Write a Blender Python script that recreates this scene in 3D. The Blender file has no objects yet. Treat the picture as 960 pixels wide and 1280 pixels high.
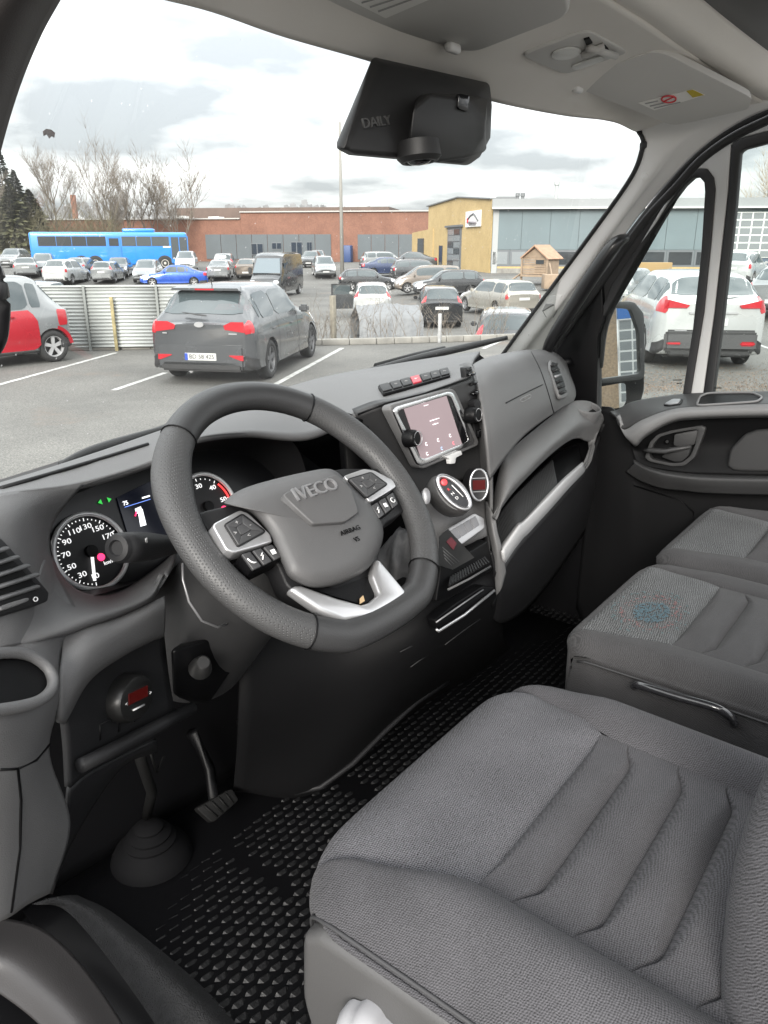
import bpy, bmesh, math, random
import numpy as np
from mathutils import Vector, Matrix
from mathutils.bvhtree import BVHTree
random.seed(7)
S = bpy.context.scene
COL = S.collection
R = math.radians
# ------------------------------------------------------------------ camera (origin), pitch 19.2 deg down, van axes: X right, Y forward
FPX = 961.0
TH = math.atan(335/FPX)
AZ = R(37.3)
GZ = -2.05                                  # ground height under the camera
_cf = Vector((math.cos(AZ), math.sin(AZ), 0)); _cr = Vector((math.sin(AZ), -math.cos(AZ), 0)); _up = Vector((0, 0, 1))
_F = _cf*math.cos(TH) - _up*math.sin(TH); _U = _cf*math.sin(TH) + _up*math.cos(TH)
cam = bpy.data.objects.new('camera', bpy.data.cameras.new('camera')); COL.objects.link(cam)
cam.data.sensor_fit = 'HORIZONTAL'; cam.data.sensor_width = 36; cam.data.lens = 36*FPX/960
cam.data.clip_start = 0.02; cam.data.clip_end = 3000
m = Matrix((( _cr.x, _U.x, -_F.x), (_cr.y, _U.y, -_F.y), (_cr.z, _U.z, -_F.z)))
cam.matrix_world = m.to_4x4()
S.camera = cam
# ------------------------------------------------------------------ sky, sun, exposure
SUN_EL, SUN_AZ = R(25), R(206)           # sun azimuth measured from +X, counter-clockwise
W = bpy.data.worlds.new('World'); S.world = W; W.use_nodes = True
nt = W.node_tree; N = nt.nodes; L = nt.links
bg = N['Background']; bg.inputs[1].default_value = 0.1
sky = N.new('ShaderNodeTexSky'); sky.sky_type = 'NISHITA'; sky.sun_disc = False
sky.sun_elevation = SUN_EL; sky.sun_rotation = R(90) - SUN_AZ; sky.dust_density = 3
tc = N.new('ShaderNodeTexCoord'); sx = N.new('ShaderNodeSeparateXYZ'); L.new(tc.outputs['Generated'], sx.inputs[0])
def wm(op, a, b, clamp=False):
    n = N.new('ShaderNodeMath'); n.operation = op; n.use_clamp = clamp
    for i, q in enumerate((a, b)):
        if q is None: continue
        if isinstance(q, (int, float)): n.inputs[i].default_value = q
        else: L.new(q, n.inputs[i])
    return n.outputs[0]
zc = wm('MAXIMUM', sx.outputs[2], 0.0)
den = wm('ADD', zc, 0.16)
cx = wm('DIVIDE', sx.outputs[0], den); cy = wm('DIVIDE', sx.outputs[1], den)
cmb = N.new('ShaderNodeCombineXYZ'); L.new(cx, cmb.inputs[0]); L.new(cy, cmb.inputs[1])
nz = N.new('ShaderNodeTexNoise'); nz.inputs['Scale'].default_value = 1.25; nz.inputs['Detail'].default_value = 6; nz.inputs['Roughness'].default_value = 0.5
L.new(cmb.outputs[0], nz.inputs['Vector'])
rmp = N.new('ShaderNodeValToRGB'); rmp.color_ramp.elements[0].position = 0.40; rmp.color_ramp.elements[0].color = (.37, .385, .40, 1)
rmp.color_ramp.elements[1].position = 0.66; rmp.color_ramp.elements[1].color = (1.0, 1.0, .99, 1)
L.new(nz.outputs[0], rmp.inputs[0])
grad = wm('ADD', wm('MULTIPLY', zc, 15.0), 4.2)     # overcast sky: the zenith about three times the horizon
vm = N.new('ShaderNodeVectorMath'); vm.operation = 'SCALE'; L.new(rmp.outputs[0], vm.inputs[0]); L.new(grad, vm.inputs['Scale'])
mx = N.new('ShaderNodeMix'); mx.data_type = 'RGBA'; mx.inputs[0].default_value = 0.93
L.new(sky.outputs[0], mx.inputs[6]); L.new(vm.outputs[0], mx.inputs[7]); L.new(mx.outputs[2], bg.inputs[0])
sun = bpy.data.objects.new('sun', bpy.data.lights.new('sun', 'SUN')); COL.objects.link(sun)
sun.data.energy = 1.5; sun.data.angle = R(26); sun.data.color = (1, .96, .9)
sd = Vector((math.cos(SUN_EL)*math.cos(SUN_AZ), math.cos(SUN_EL)*math.sin(SUN_AZ), math.sin(SUN_EL)))
sun.rotation_euler = sd.to_track_quat('Z', 'Y').to_euler()
S.view_settings.view_transform = 'Standard'; S.view_settings.look = 'None'; S.view_settings.gamma = 1
S.view_settings.use_curve_mapping = False; S.view_settings.exposure = 1.85
S.cycles.use_denoising = True; S.cycles.max_bounces = 8; S.cycles.transparent_max_bounces = 16
S.cycles.caustics_reflective = False; S.cycles.caustics_refractive = False

# ------------------------------------------------------------------ pixel -> place helpers (photograph pixels, 960 x 1280)
def ray(px, py): return _F*FPX + _cr*(px-480) + _U*(640-py)
def PX(px, py, X): d = ray(px, py); return d*(X/d.x)
def PY(px, py, Y): d = ray(px, py); return d*(Y/d.y)
def PZ(px, py, Z): d = ray(px, py); return d*(Z/d.z)
def G(px, py): return PZ(px, py, GZ)
def PL(px, py, o, n): d = ray(px, py); return d*(o.dot(n)/d.dot(n))
def PD(px, py, D):                              # horizontal depth D in front of the camera
    d = ray(px, py); return d*(D/(d.dot(_cf)))
def proj(p): return (480+FPX*p.dot(_cr)/p.dot(_F), 640-FPX*p.dot(_U)/p.dot(_F))

# ------------------------------------------------------------------ objects
def mark(o, label=None, cat=None, group=None, kind=None):
    if label: o['label'] = label
    if cat: o['category'] = cat
    if group: o['group'] = group
    if kind: o['kind'] = kind
    return o
def empty(name, loc=(0, 0, 0), rz=0, **k):
    o = bpy.data.objects.new(name, None); COL.objects.link(o); o.location = loc; o.rotation_euler.z = rz; o.empty_display_size = .1
    return mark(o, **k)
def link(name, me, mat, parent=None, **k):
    o = bpy.data.objects.new(name, me); COL.objects.link(o)
    if mat is not None:
        if isinstance(mat, (list, tuple)):
            for q in mat: me.materials.append(q)
        elif not me.materials: me.materials.append(mat)
    if parent is not None:
        o.parent = parent
        if k.pop('world', True) and parent.matrix_world is not None: o.matrix_parent_inverse = wmat(parent).inverted()
    else: k.pop('world', None)
    return mark(o, **k)
def wmat(o):
    mm = Matrix.LocRotScale(o.location, o.rotation_euler, o.scale)
    return wmat(o.parent) @ o.matrix_parent_inverse @ mm if o.parent else mm
def mesh(name, vs, fs, mat, parent=None, smooth=True, **k):
    me = bpy.data.meshes.new(name); me.from_pydata([tuple(v) for v in vs], [], [tuple(f) for f in fs]); me.validate(); me.update()
    if smooth: me.polygons.foreach_set('use_smooth', [True]*len(me.polygons))
    return link(name, me, mat, parent, **k)
def frombm(name, bm, mat, parent=None, smooth=True, ang=None, **k):
    bmesh.ops.recalc_face_normals(bm, faces=bm.faces[:])
    me = bpy.data.meshes.new(name); bm.to_mesh(me); bm.free()
    if smooth:
        me.polygons.foreach_set('use_smooth', [True]*len(me.polygons))
        if ang: me.set_sharp_from_angle(angle=R(ang))
    return link(name, me, mat, parent, **k)
def bev(o, w, seg=2):
    b = o.modifiers.new('bevel', 'BEVEL'); b.width = w; b.segments = seg; b.limit_method = 'ANGLE'; b.angle_limit = R(35); b.harden_normals = False
    o.data.polygons.foreach_set('use_smooth', [True]*len(o.data.polygons))
    return o
def solid(o, t, off=1):
    b = o.modifiers.new('solid', 'SOLIDIFY'); b.thickness = t; b.offset = off; return o
def cr(P, n, closed=False):
    """Catmull-Rom through points (array k x d) -> n samples"""
    P = np.asarray(P, float); k = len(P)
    if k == 2: return P[0] + np.linspace(0, 1, n)[:, None]*(P[1]-P[0])
    out = []
    for t in np.linspace(0, k if closed else k-1, n, endpoint=not closed):
        i = int(min(t, (k if closed else k-1)-1e-9)); f = t-i
        if closed: a, b, c, d = (P[(i+j) % k] for j in (-1, 0, 1, 2))
        else:
            b, c = P[i], P[i+1]; a = P[i-1] if i > 0 else 2*b-c; d = P[i+2] if i+2 < k else 2*c-b
        out.append(.5*((2*b)+(c-a)*f+(2*a-5*b+4*c-d)*f*f+(3*b-a-3*c+d)*f**3))
    return np.array(out)
def netpts(net, ax='Y'):
    fn = {'X': PX, 'Y': PY, 'Z': PZ, 'D': PD}[ax] if ax else None
    return [[Vector(p) if ax is None or isinstance(p, Vector) else fn(*p) for p in row] for row in net]
def dense(net, nu, nv):
    rows = [cr([tuple(p) for p in r], nu) for r in net]
    A = np.array(rows); return np.stack([cr(A[:, j], nv) for j in range(nu)], 1)    # nv x nu x 3
def gridmesh(name, A, mat, parent=None, smooth=True, **k):
    nv, nu = A.shape[:2]
    fs = [(i*nu+j, i*nu+j+1, (i+1)*nu+j+1, (i+1)*nu+j) for i in range(nv-1) for j in range(nu-1)]
    return mesh(name, A.reshape(-1, 3), fs, mat, parent, smooth, **k)
def patch(name, net, mat, parent=None, ax='Y', nu=30, nv=24, t=0.006, **k):
    """smooth panel through a net of (pixel x, pixel y, depth) points, given thickness away from the viewer"""
    A = dense(netpts(net, ax), nu, nv)
    o = gridmesh(name, A, mat, parent, **k)
    if t: 
        # make the normal face the camera, then thicken backwards
        me = o.data; p = me.polygons[len(me.polygons)//2]
        if p.normal.dot(-p.center) < 0: me.flip_normals()
        solid(o, t, -1)
    return o
def slab(name, pts, mat, parent=None, d=(0, 0, -.01), bevel=0, holes=(), seg=2, **k):
    """polygon (list of Vectors) extruded by vector d, holes cut through"""
    d = Vector(d); bm = bmesh.new()
    def loop(ps):
        vs = [bm.verts.new(p) for p in ps]; return vs, [bm.edges.new((vs[i], vs[(i+1) % len(vs)])) for i in range(len(vs))]
    if holes:
        es = loop(pts)[1]
        for h in holes: es += loop(h)[1]
        bmesh.ops.triangle_fill(bm, use_beauty=True, use_dissolve=False, edges=es)
    else:
        bm.faces.new(loop(pts)[0])
    fs = bm.faces[:]
    r = bmesh.ops.extrude_face_region(bm, geom=fs)
    bmesh.ops.translate(bm, vec=d, verts=[v for v in r['geom'] if isinstance(v, bmesh.types.BMVert)])
    o = frombm(name, bm, mat, parent, smooth=False, **k)
    if bevel: bev(o, bevel, seg)
    return o
def rnd(pts, r=.25, n=4):
    """round the corners of a polygon: each corner replaced by n+1 points of a quadratic curve"""
    out = []; k = len(pts)
    for i in range(k):
        a, b, c = pts[i-1], pts[i], pts[(i+1) % k]
        p, q = b.lerp(a, r), b.lerp(c, r)
        for j in range(n+1):
            t = j/n; out.append(p*(1-t)**2 + b*2*t*(1-t) + q*t*t)
    return out
def frame(axis, up=(0, 0, 1)):
    z = Vector(axis).normalized(); u = Vector(up)
    if abs(z.dot(u.normalized())) > .98: u = Vector((1, 0, 0))
    x = u.cross(z).normalized(); return x, z.cross(x), z
def tube(name, path, r, mat, parent=None, seg=8, closed=False, caps=True, flat=1, up=(0, 0, 1), **k):
    P = [Vector(p) for p in path]; n = len(P); vs = []; fs = []
    for i, p in enumerate(P):
        t = (P[(i+1) % n]-P[i-1]) if closed else (P[min(i+1, n-1)]-P[max(i-1, 0)])
        x, y, z = frame(t, up); rr = r[i] if isinstance(r, (list, tuple, np.ndarray)) else r
        for j in range(seg):
            a = 2*math.pi*j/seg; vs.append(p + x*rr*math.cos(a) + y*rr*flat*math.sin(a))
    for i in range(n if closed else n-1):
        for j in range(seg):
            a, b = i*seg+j, i*seg+(j+1) % seg; c, d = ((i+1) % n)*seg+(j+1) % seg, ((i+1) % n)*seg+j
            fs.append((a, b, c, d))
    if not closed and caps: fs += [tuple(range(seg))[::-1], tuple((n-1)*seg+j for j in range(seg))]
    return mesh(name, vs, fs, mat, parent, **k)
def lathe(name, o, axis, prof, mat, parent=None, seg=28, sx=1, sy=1, up=(0, 0, 1), ang=40, **k):
    """profile of (radius, distance along axis)"""
    x, y, z = frame(axis, up); o = Vector(o); bm = bmesh.new(); rings = []
    for r, h in prof:
        if r < 1e-6: rings.append([bm.verts.new(o+z*h)])
        else: rings.append([bm.verts.new(o+z*h+x*r*sx*math.cos(2*math.pi*j/seg)+y*r*sy*math.sin(2*math.pi*j/seg)) for j in range(seg)])
    for a, b in zip(rings, rings[1:]):
        for j in range(seg):
            q = [a[j % len(a)], a[(j+1) % len(a)], b[(j+1) % len(b)], b[j % len(b)]]
            q = [v for i, v in enumerate(q) if v not in q[:i]]
            if len(q) > 2: bm.faces.new(q)
    return frombm(name, bm, mat, parent, ang=ang, **k)
def bmbox(bm, c, s, ax=None):
    c = Vector(c); x, y, z = ax or (Vector((1, 0, 0)), Vector((0, 1, 0)), Vector((0, 0, 1)))
    v = [bm.verts.new(c+x*(s[0]/2*i)+y*(s[1]/2*j)+z*(s[2]/2*q)) for i in (-1, 1) for j in (-1, 1) for q in (-1, 1)]
    for f in ((0, 1, 3, 2), (4, 6, 7, 5), (0, 4, 5, 1), (2, 3, 7, 6), (0, 2, 6, 4), (1, 5, 7, 3)): bm.faces.new([v[i] for i in f])
def box(name, c, s, mat, parent=None, ax=None, bevel=0, **k):
    bm = bmesh.new(); bmbox(bm, c, s, ax); o = frombm(name, bm, mat, parent, smooth=False, **k)
    if bevel: bev(o, bevel)
    return o
def text(name, s, size, o, xd, yd, mat, parent=None, ext=.0004, align='CENTER', shear=0, squash=1, **k):
    cu = bpy.data.curves.new(name, 'FONT'); cu.body = s; cu.size = size; cu.align_x = align; cu.align_y = 'CENTER'; cu.extrude = ext; cu.shear = shear
    cu.resolution_u = 3
    ob = bpy.data.objects.new(name, cu); COL.objects.link(ob)
    x = Vector(xd).normalized(); y = Vector(yd); y = (y - x*y.dot(x)).normalized(); z = x.cross(y)
    M = Matrix((x*squash, y, z)).transposed().to_4x4(); M.translation = Vector(o)
    dg = bpy.context.evaluated_depsgraph_get(); me = bpy.data.meshes.new_from_object(ob.evaluated_get(dg)); bpy.data.objects.remove(ob)
    me.transform(M); me.name = name; me.materials.clear()
    return link(name, me, mat, parent, **k)
class Surf:
    """casts pixels on built surfaces, to seat small things on them"""
    def __init__(s, *objs):
        vs, fs = [], []
        for o in objs:
            b = len(vs); vs += [v.co.copy() for v in o.data.vertices]; fs += [[b+i for i in p.vertices] for p in o.data.polygons]
        s.t = BVHTree.FromPolygons(vs, fs)
    def hit(s, px, py, lift=0.0):
        d = ray(px, py).normalized(); p, n, i, q = s.t.ray_cast(Vector((0, 0, 0)), d)
        if p is None:                       # just off the edge: continue the nearest piece of surface
            for rad in range(1, 40):
                for k in range(12):
                    d2 = ray(px+rad*math.cos(k*R(30)), py+rad*math.sin(k*R(30))).normalized(); p, n, i, q = s.t.ray_cast(Vector((0, 0, 0)), d2)
                    if p is not None: break
                if p is not None: break
            p = d*(p.dot(n)/d.dot(n))
        if n.dot(d) > 0: n = -n
        return p + n*lift, n

# ------------------------------------------------------------------ materials
MATS = {}
def mat(name, col, rough=.5, metal=0, bump=0, bscale=400, var=0, vscale=3, coat=0, spec=.5, emit=None, alpha=None, detail=2, bdist=.001):
    if name in MATS: return MATS[name]
    M = bpy.data.materials.new(name); M.use_nodes = True; t = M.node_tree; b = t.nodes['Principled BSDF']
    c = (col, col, col) if isinstance(col, (int, float)) else col
    b.inputs['Base Color'].default_value = (*c, 1); b.inputs['Roughness'].default_value = rough; b.inputs['Metallic'].default_value = metal
    b.inputs['Coat Weight'].default_value = coat; b.inputs['Coat Roughness'].default_value = .08; b.inputs['Specular IOR Level'].default_value = spec
    tcn = t.nodes.new('ShaderNodeTexCoord')
    if bump:
        n = t.nodes.new('ShaderNodeTexNoise'); n.inputs['Scale'].default_value = bscale; n.inputs['Detail'].default_value = detail
        t.links.new(tcn.outputs['Object'], n.inputs['Vector'])
        u = t.nodes.new('ShaderNodeBump'); u.inputs['Strength'].default_value = bump; u.inputs['Distance'].default_value = bdist
        t.links.new(n.outputs[0], u.inputs['Height']); t.links.new(u.outputs[0], b.inputs['Normal'])
    if var:
        n = t.nodes.new('ShaderNodeTexNoise'); n.inputs['Scale'].default_value = vscale; n.inputs['Detail'].default_value = 5
        t.links.new(tcn.outputs['Object'], n.inputs['Vector'])
        r = t.nodes.new('ShaderNodeMapRange'); r.inputs[1].default_value = .3; r.inputs[2].default_value = .7; r.inputs[3].default_value = 1-var; r.inputs[4].default_value = 1+var
        t.links.new(n.outputs[0], r.inputs[0])
        v = t.nodes.new('ShaderNodeVectorMath'); v.operation = 'SCALE'; v.inputs[0].default_value = c; t.links.new(r.outputs[0], v.inputs['Scale'])
        t.links.new(v.outputs[0], b.inputs['Base Color'])
        r2 = t.nodes.new('ShaderNodeMapRange'); r2.inputs[1].default_value = .3; r2.inputs[2].default_value = .7; r2.inputs[3].default_value = max(0, rough-.06); r2.inputs[4].default_value = min(1, rough+.06)
        t.links.new(n.outputs[0], r2.inputs[0]); t.links.new(r2.outputs[0], b.inputs['Roughness'])
    if emit:
        b.inputs['Emission Color'].default_value = (*emit[0], 1); b.inputs['Emission Strength'].default_value = emit[1]
    MATS[name] = M; return M
def nodes_of(M): return M.node_tree.nodes, M.node_tree.links, M.node_tree.nodes['Principled BSDF']
def glass_mat(name, tint=(.93, .95, .94), dust=.02, refl=1.0):
    M = bpy.data.materials.new(name); M.use_nodes = True; t = M.node_tree; t.nodes.clear()
    o = t.nodes.new('ShaderNodeOutputMaterial'); tr = t.nodes.new('ShaderNodeBsdfTransparent'); tr.inputs[0].default_value = (*tint, 1)
    gl = t.nodes.new('ShaderNodeBsdfGlossy'); gl.inputs['Roughness'].default_value = 0.01
    fr = t.nodes.new('ShaderNodeFresnel'); fr.inputs[0].default_value = 1.45
    ml = t.nodes.new('ShaderNodeMath'); ml.operation = 'MULTIPLY'; ml.inputs[1].default_value = refl; t.links.new(fr.outputs[0], ml.inputs[0])
    m1 = t.nodes.new('ShaderNodeMixShader'); t.links.new(ml.outputs[0], m1.inputs[0]); t.links.new(tr.outputs[0], m1.inputs[1]); t.links.new(gl.outputs[0], m1.inputs[2])
    last = m1
    if dust:
        df = t.nodes.new('ShaderNodeBsdfTranslucent'); df.inputs[0].default_value = (.8, .8, .78, 1)
        tcn = t.nodes.new('ShaderNodeTexCoord'); n = t.nodes.new('ShaderNodeTexVoronoi'); n.inputs['Scale'].default_value = 55
        t.links.new(tcn.outputs['Object'], n.inputs['Vector'])
        r = t.nodes.new('ShaderNodeMapRange'); r.inputs[1].default_value = .085; r.inputs[2].default_value = .05; r.inputs[3].default_value = dust; r.inputs[4].default_value = dust+.28
        t.links.new(n.outputs['Distance'], r.inputs[0])
        m2 = t.nodes.new('ShaderNodeMixShader'); t.links.new(r.outputs[0], m2.inputs[0]); t.links.new(m1.outputs[0], m2.inputs[1]); t.links.new(df.outputs[0], m2.inputs[2]); last = m2
    t.links.new(last.outputs[0], o.inputs[0]); return M
def fabric(name, col, pitch=.0024, contrast=.5, bumpd=.0006, diag=True):
    M = mat(name, col, .85, spec=.25); n, l, b = nodes_of(M); b.inputs['Sheen Weight'].default_value = .05; b.inputs['Sheen Roughness'].default_value = .5
    tcn = n.new('ShaderNodeTexCoord'); mp = n.new('ShaderNodeMapping'); l.new(tcn.outputs['Object'], mp.inputs[0])
    if diag: mp.inputs['Rotation'].default_value = (0, 0, R(32))
    dn = n.new('ShaderNodeTexNoise'); dn.inputs['Scale'].default_value = 130; l.new(tcn.outputs['Object'], dn.inputs['Vector'])
    dm = n.new('ShaderNodeVectorMath'); dm.operation = 'SCALE'; dm.inputs['Scale'].default_value = pitch*.9; l.new(dn.outputs['Color'], dm.inputs[0])
    da = n.new('ShaderNodeVectorMath'); l.new(mp.outputs[0], da.inputs[0]); l.new(dm.outputs[0], da.inputs[1])
    s = n.new('ShaderNodeSeparateXYZ'); l.new(da.outputs[0], s.inputs[0])
    def mth(op, a, bb=None):
        q = n.new('ShaderNodeMath'); q.operation = op
        for i, v in enumerate((a, bb)):
            if v is None: continue
            if isinstance(v, (int, float)): q.inputs[i].default_value = v
            else: l.new(v, q.inputs[i])
        return q.outputs[0]
    k = 2*math.pi/pitch
    yz = mth('ADD', s.outputs[1], mth('MULTIPLY', s.outputs[2], .9))
    h = mth('MULTIPLY', mth('SINE', mth('MULTIPLY', s.outputs[0], k)), mth('SINE', mth('MULTIPLY', yz, k)))
    nz_ = n.new('ShaderNodeTexNoise'); nz_.inputs['Scale'].default_value = 900; nz_.inputs['Detail'].default_value = 1; l.new(tcn.outputs['Object'], nz_.inputs['Vector'])
    nb = n.new('ShaderNodeTexNoise'); nb.inputs['Scale'].default_value = 14; nb.inputs['Detail'].default_value = 4; l.new(tcn.outputs['Object'], nb.inputs['Vector'])
    hh = mth('ADD', mth('MULTIPLY', h, .7), mth('MULTIPLY', nz_.outputs[0], 1.6))
    f = mth('ADD', 1-.1*contrast, mth('ADD', mth('MULTIPLY', mth('SUBTRACT', hh, .8), contrast), mth('MULTIPLY', mth('SUBTRACT', nb.outputs[0], .5), .5)))
    v = n.new('ShaderNodeVectorMath'); v.operation = 'SCALE'; v.inputs[0].default_value = col; l.new(f, v.inputs['Scale']); l.new(v.outputs[0], b.inputs['Base Color'])
    u = n.new('ShaderNodeBump'); u.inputs['Strength'].default_value = .5; u.inputs['Distance'].default_value = bumpd; l.new(hh, u.inputs['Height']); l.new(u.outputs[0], b.inputs['Normal'])
    return M
plast = mat('dash_plastic', (.118, .117, .118), .5, bump=.5, bscale=900, var=.04, vscale=5)
plast_d = mat('dark_plastic', (.012, .012, .013), .5, spec=.3, bump=.25, bscale=900)
plast_b = mat('black_plastic', (.0035, .0035, .004), .45, spec=.18, bump=.2, bscale=700)
gloss_b = mat('gloss_black', (.006, .006, .007), .12)
silver = mat('silver_plastic', (.58, .58, .59), .33, metal=.75, bump=.05, bscale=1500)
satin = mat('satin_grey', (.30, .30, .31), .4, metal=.5)
lining = mat('roof_lining', (.80, .77, .725), .9, bump=.5, bscale=1300, var=.03, vscale=4)
trimg = mat('pillar_trim', (.76, .755, .745), .6, bump=.25, bscale=900, var=.02)
rubber = mat('rubber', (.012, .012, .013), .6, bump=.2, bscale=500)
leather = mat('leather', (.032, .032, .033), .42, bump=.5, bscale=700, bdist=.0008)
white_ink = mat('white_ink', (.75, .75, .75), .5); red_ink = mat('red_ink', (.6, .03, .04), .5); grey_ink = mat('grey_ink', (.35, .35, .35), .5)
# ================================================================== VAN CAB SHELL
V = Vector
cab = empty('van_cab', (1.1, .2, -1.06), label='light grey roof lining, pillars, windscreen and dark floor of the van cab around the seats', cat='van cab')
# floor and footwell
mesh('floor', [(.1, -.9, -1.062), (2.1, -.9, -1.062), (2.1, 1.12, -1.062), (.1, 1.12, -1.062)], [(0, 1, 2, 3)], plast_b, cab, False)
fw = dense([[V((.28, 1.10, -1.06)), V((.7, 1.08, -1.06)), V((1.2, 1.08, -1.06)), V((1.97, 1.08, -1.06))],
            [V((.28, 1.13, -.75)), V((.7, 1.12, -.75)), V((1.2, 1.12, -.75)), V((1.97, 1.12, -.75))],
            [V((.28, 1.10, -.45)), V((.7, 1.14, -.42)), V((1.2, 1.18, -.40)), V((1.97, 1.12, -.40))]], 20, 16)
o = gridmesh('firewall', fw, plast_b, cab); solid(o, .02, 1)
# left rear-hinged aperture: sill of the driver's door
patch('door_sill', [[(-60, 1140, -.93), (60, 1165, -.955), (160, 1290, -.955), (190, 1400, -.955)],
                    [(-60, 1190, -.92), (20, 1205, -.945), (105, 1290, -.945), (120, 1400, -.945)],
                    [(-60, 1225, -.96), (-20, 1230, -.97), (65, 1300, -.97), (80, 1400, -.97)]], mat('sill_plastic', (.03, .028, .028), .45, bump=.3, bscale=500), cab, 'Z', t=.05)
# felt strip between sill and mat
patch('carpet_strip', [[(40, 1130, -1.035), (90, 1145, -1.035), (200, 1290, -1.035), (250, 1420, -1.035)],
                       [(75, 1120, -1.02), (130, 1150, -1.02), (270, 1290, -1.02), (330, 1420, -1.02)],
                       [(105, 1118, -1.055), (160, 1150, -1.055), (290, 1270, -1.055), (360, 1420, -1.055)]], mat('floor_carpet', (.022, .022, .023), .95, bump=1, bscale=350, bdist=.003, var=.3, vscale=60), cab, 'Z', t=.01)
# windscreen: inner surface from cowl to header
ws_bot = [V((.30, .79, -.27)), V((.396, .86, -.27)), V((.667, .93, -.27)), V((1.1, 1.05, -.27)), V((1.6, 1.05, -.27)), V((1.91, .93, -.27)), V((1.985, .84, -.27))]
ws_top = [V((.40, .60, .25)), V((.50, .68, .25)), V((.66, .755, .252)), V((1.1, .795, .252)), V((1.5, .79, .252)), V((1.86, .74, .25)), V((1.93, .70, .25))]
ws_mid = [a.lerp(b, .5)+V((0, .02, .01)) for a, b in zip(ws_bot, ws_top)]
wsA = dense([ws_bot, ws_mid, ws_top], 40, 14)
wscreen = gridmesh('windscreen', wsA, glass_mat('windscreen_glass', dust=.016, refl=.6), cab)
# black frit band and seal along the header
hd = cr([tuple(p) for p in ws_top], 60)
bm = bmesh.new()
def strip(bm, A, B, t=V((0, 0, .004))):
    for i in range(len(A)-1):
        vs = [bm.verts.new(q) for q in (A[i], A[i+1], B[i+1], B[i])]; bm.faces.new(vs)
hp = [V(PX(p[0], p[1], 1)) for p in ()]
# header trim line traced along the windscreen top edge
hline = [PZ(*p, .25) for p in [(180, -22), (250, 0), (350, 36), (465, 71), (540, 97), (620, 121), (700, 138), (765, 148), (795, 158)]]
hl = [V(p) for p in cr([tuple(p) for p in hline], 50)]
tube('windscreen_seal', [PZ(p[0], p[1], .2515) for p in [proj(q) for q in hl]], .006, rubber, cab, seg=6)
# headliner: rows from the header backwards (pixel, depth plane Z)
hl_rows = [hline,
           [V((.40, .58, .280)), V((.62, .68, .286)), V((.8, .70, .290)), V((1.0, .71, .292)), V((1.2, .71, .292)), V((1.4, .70, .290)), V((1.6, .69, .287)), V((1.78, .67, .276)), V((1.90, .655, .256))],
           [V((.40, .53, .318)), V((.62, .59, .324)), V((.8, .61, .329)), V((1.0, .62, .331)), V((1.2, .62, .331)), V((1.4, .615, .329)), V((1.6, .61, .324)), V((1.78, .585, .308)), V((1.93, .555, .273))],
           [V((.40, .49, .337)), V((.62, .51, .344)), V((.8, .525, .349)), V((1.0, .535, .352)), V((1.2, .54, .352)), V((1.4, .54, .350)), V((1.6, .535, .344)), V((1.78, .505, .326)), V((1.93, .46, .288))]]
A = dense(hl_rows, 60, 26)
hlo = gridmesh('headliner', A, lining, cab); solid(hlo, .012, 1)
# overhead shelf lip and the recess behind it
lipA = dense([[V((.3, .48, .337)), V((1.1, .535, .354)), V((1.6, .535, .344)), V((1.95, .455, .288))],
              [V((.3, .45, .350)), V((1.1, .505, .359)), V((1.6, .505, .349)), V((1.95, .43, .290))],
              [V((.3, .44, .40)), V((1.1, .495, .40)), V((1.6, .495, .39)), V((1.95, .42, .335))]], 40, 12)
o = gridmesh('overhead_shelf', lipA, lining, cab); solid(o, .01, 1)
clothm = mat('roof_cloth', (.13, .13, .128), .9, bump=.5, bscale=900)
clA = dense([[V((.3, .445, .398)), V((1.1, .50, .398)), V((1.6, .50, .388)), V((1.95, .425, .333))], [V((.2, .47, .60)), V((1.1, .52, .62)), V((1.6, .52, .60)), V((2.02, .50, .56))]], 40, 6)
o = gridmesh('shelf_lining', clA, clothm, cab); solid(o, .01, 1)
rf = dense([[V((.2, .50, .55)), V((1.1, .53, .57)), V((1.99, .52, .50))], [V((.2, .1, .55)), V((1.1, .1, .58)), V((1.99, .1, .50))], [V((.2, -.45, .55)), V((1.1, -.45, .58)), V((1.99, -.45, .50))]], 20, 12)
o = gridmesh('roof', rf, mat('roof_cloth', (.16, .16, .16), .9, bump=.5, bscale=900), cab); solid(o, .02, 1)
# passenger-side roof rail / A pillar trim, windscreen edge to door seal
pil = [[(810, 130, 1.83), (803, 160, 1.86), (804, 186, 1.87), (788, 222, 1.875), (742, 287, 1.885), (682, 368, 1.895), (625, 445, 1.905), (600, 480, 1.91)],
       [(862, 128, 1.86), (838, 165, 1.88), (828, 193, 1.885), (806, 232, 1.89), (762, 292, 1.90), (706, 372, 1.91), (648, 445, 1.92), (620, 482, 1.925)],
       [(925, 128, 1.90), (890, 152, 1.905), (856, 182, 1.91), (822, 222, 1.915), (782, 272, 1.92), (732, 342, 1.93), (682, 412, 1.94), (655, 450, 1.945)],
       [(1000, 122, 1.93), (930, 150, 1.935), (876, 186, 1.94), (836, 226, 1.945), (797, 272, 1.95), (748, 342, 1.955), (696, 414, 1.96), (670, 452, 1.965)]]
apil = patch('a_pillar', pil, trimg, cab, 'X', nu=50, nv=16, t=.012)
sp = Surf(apil)
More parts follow.
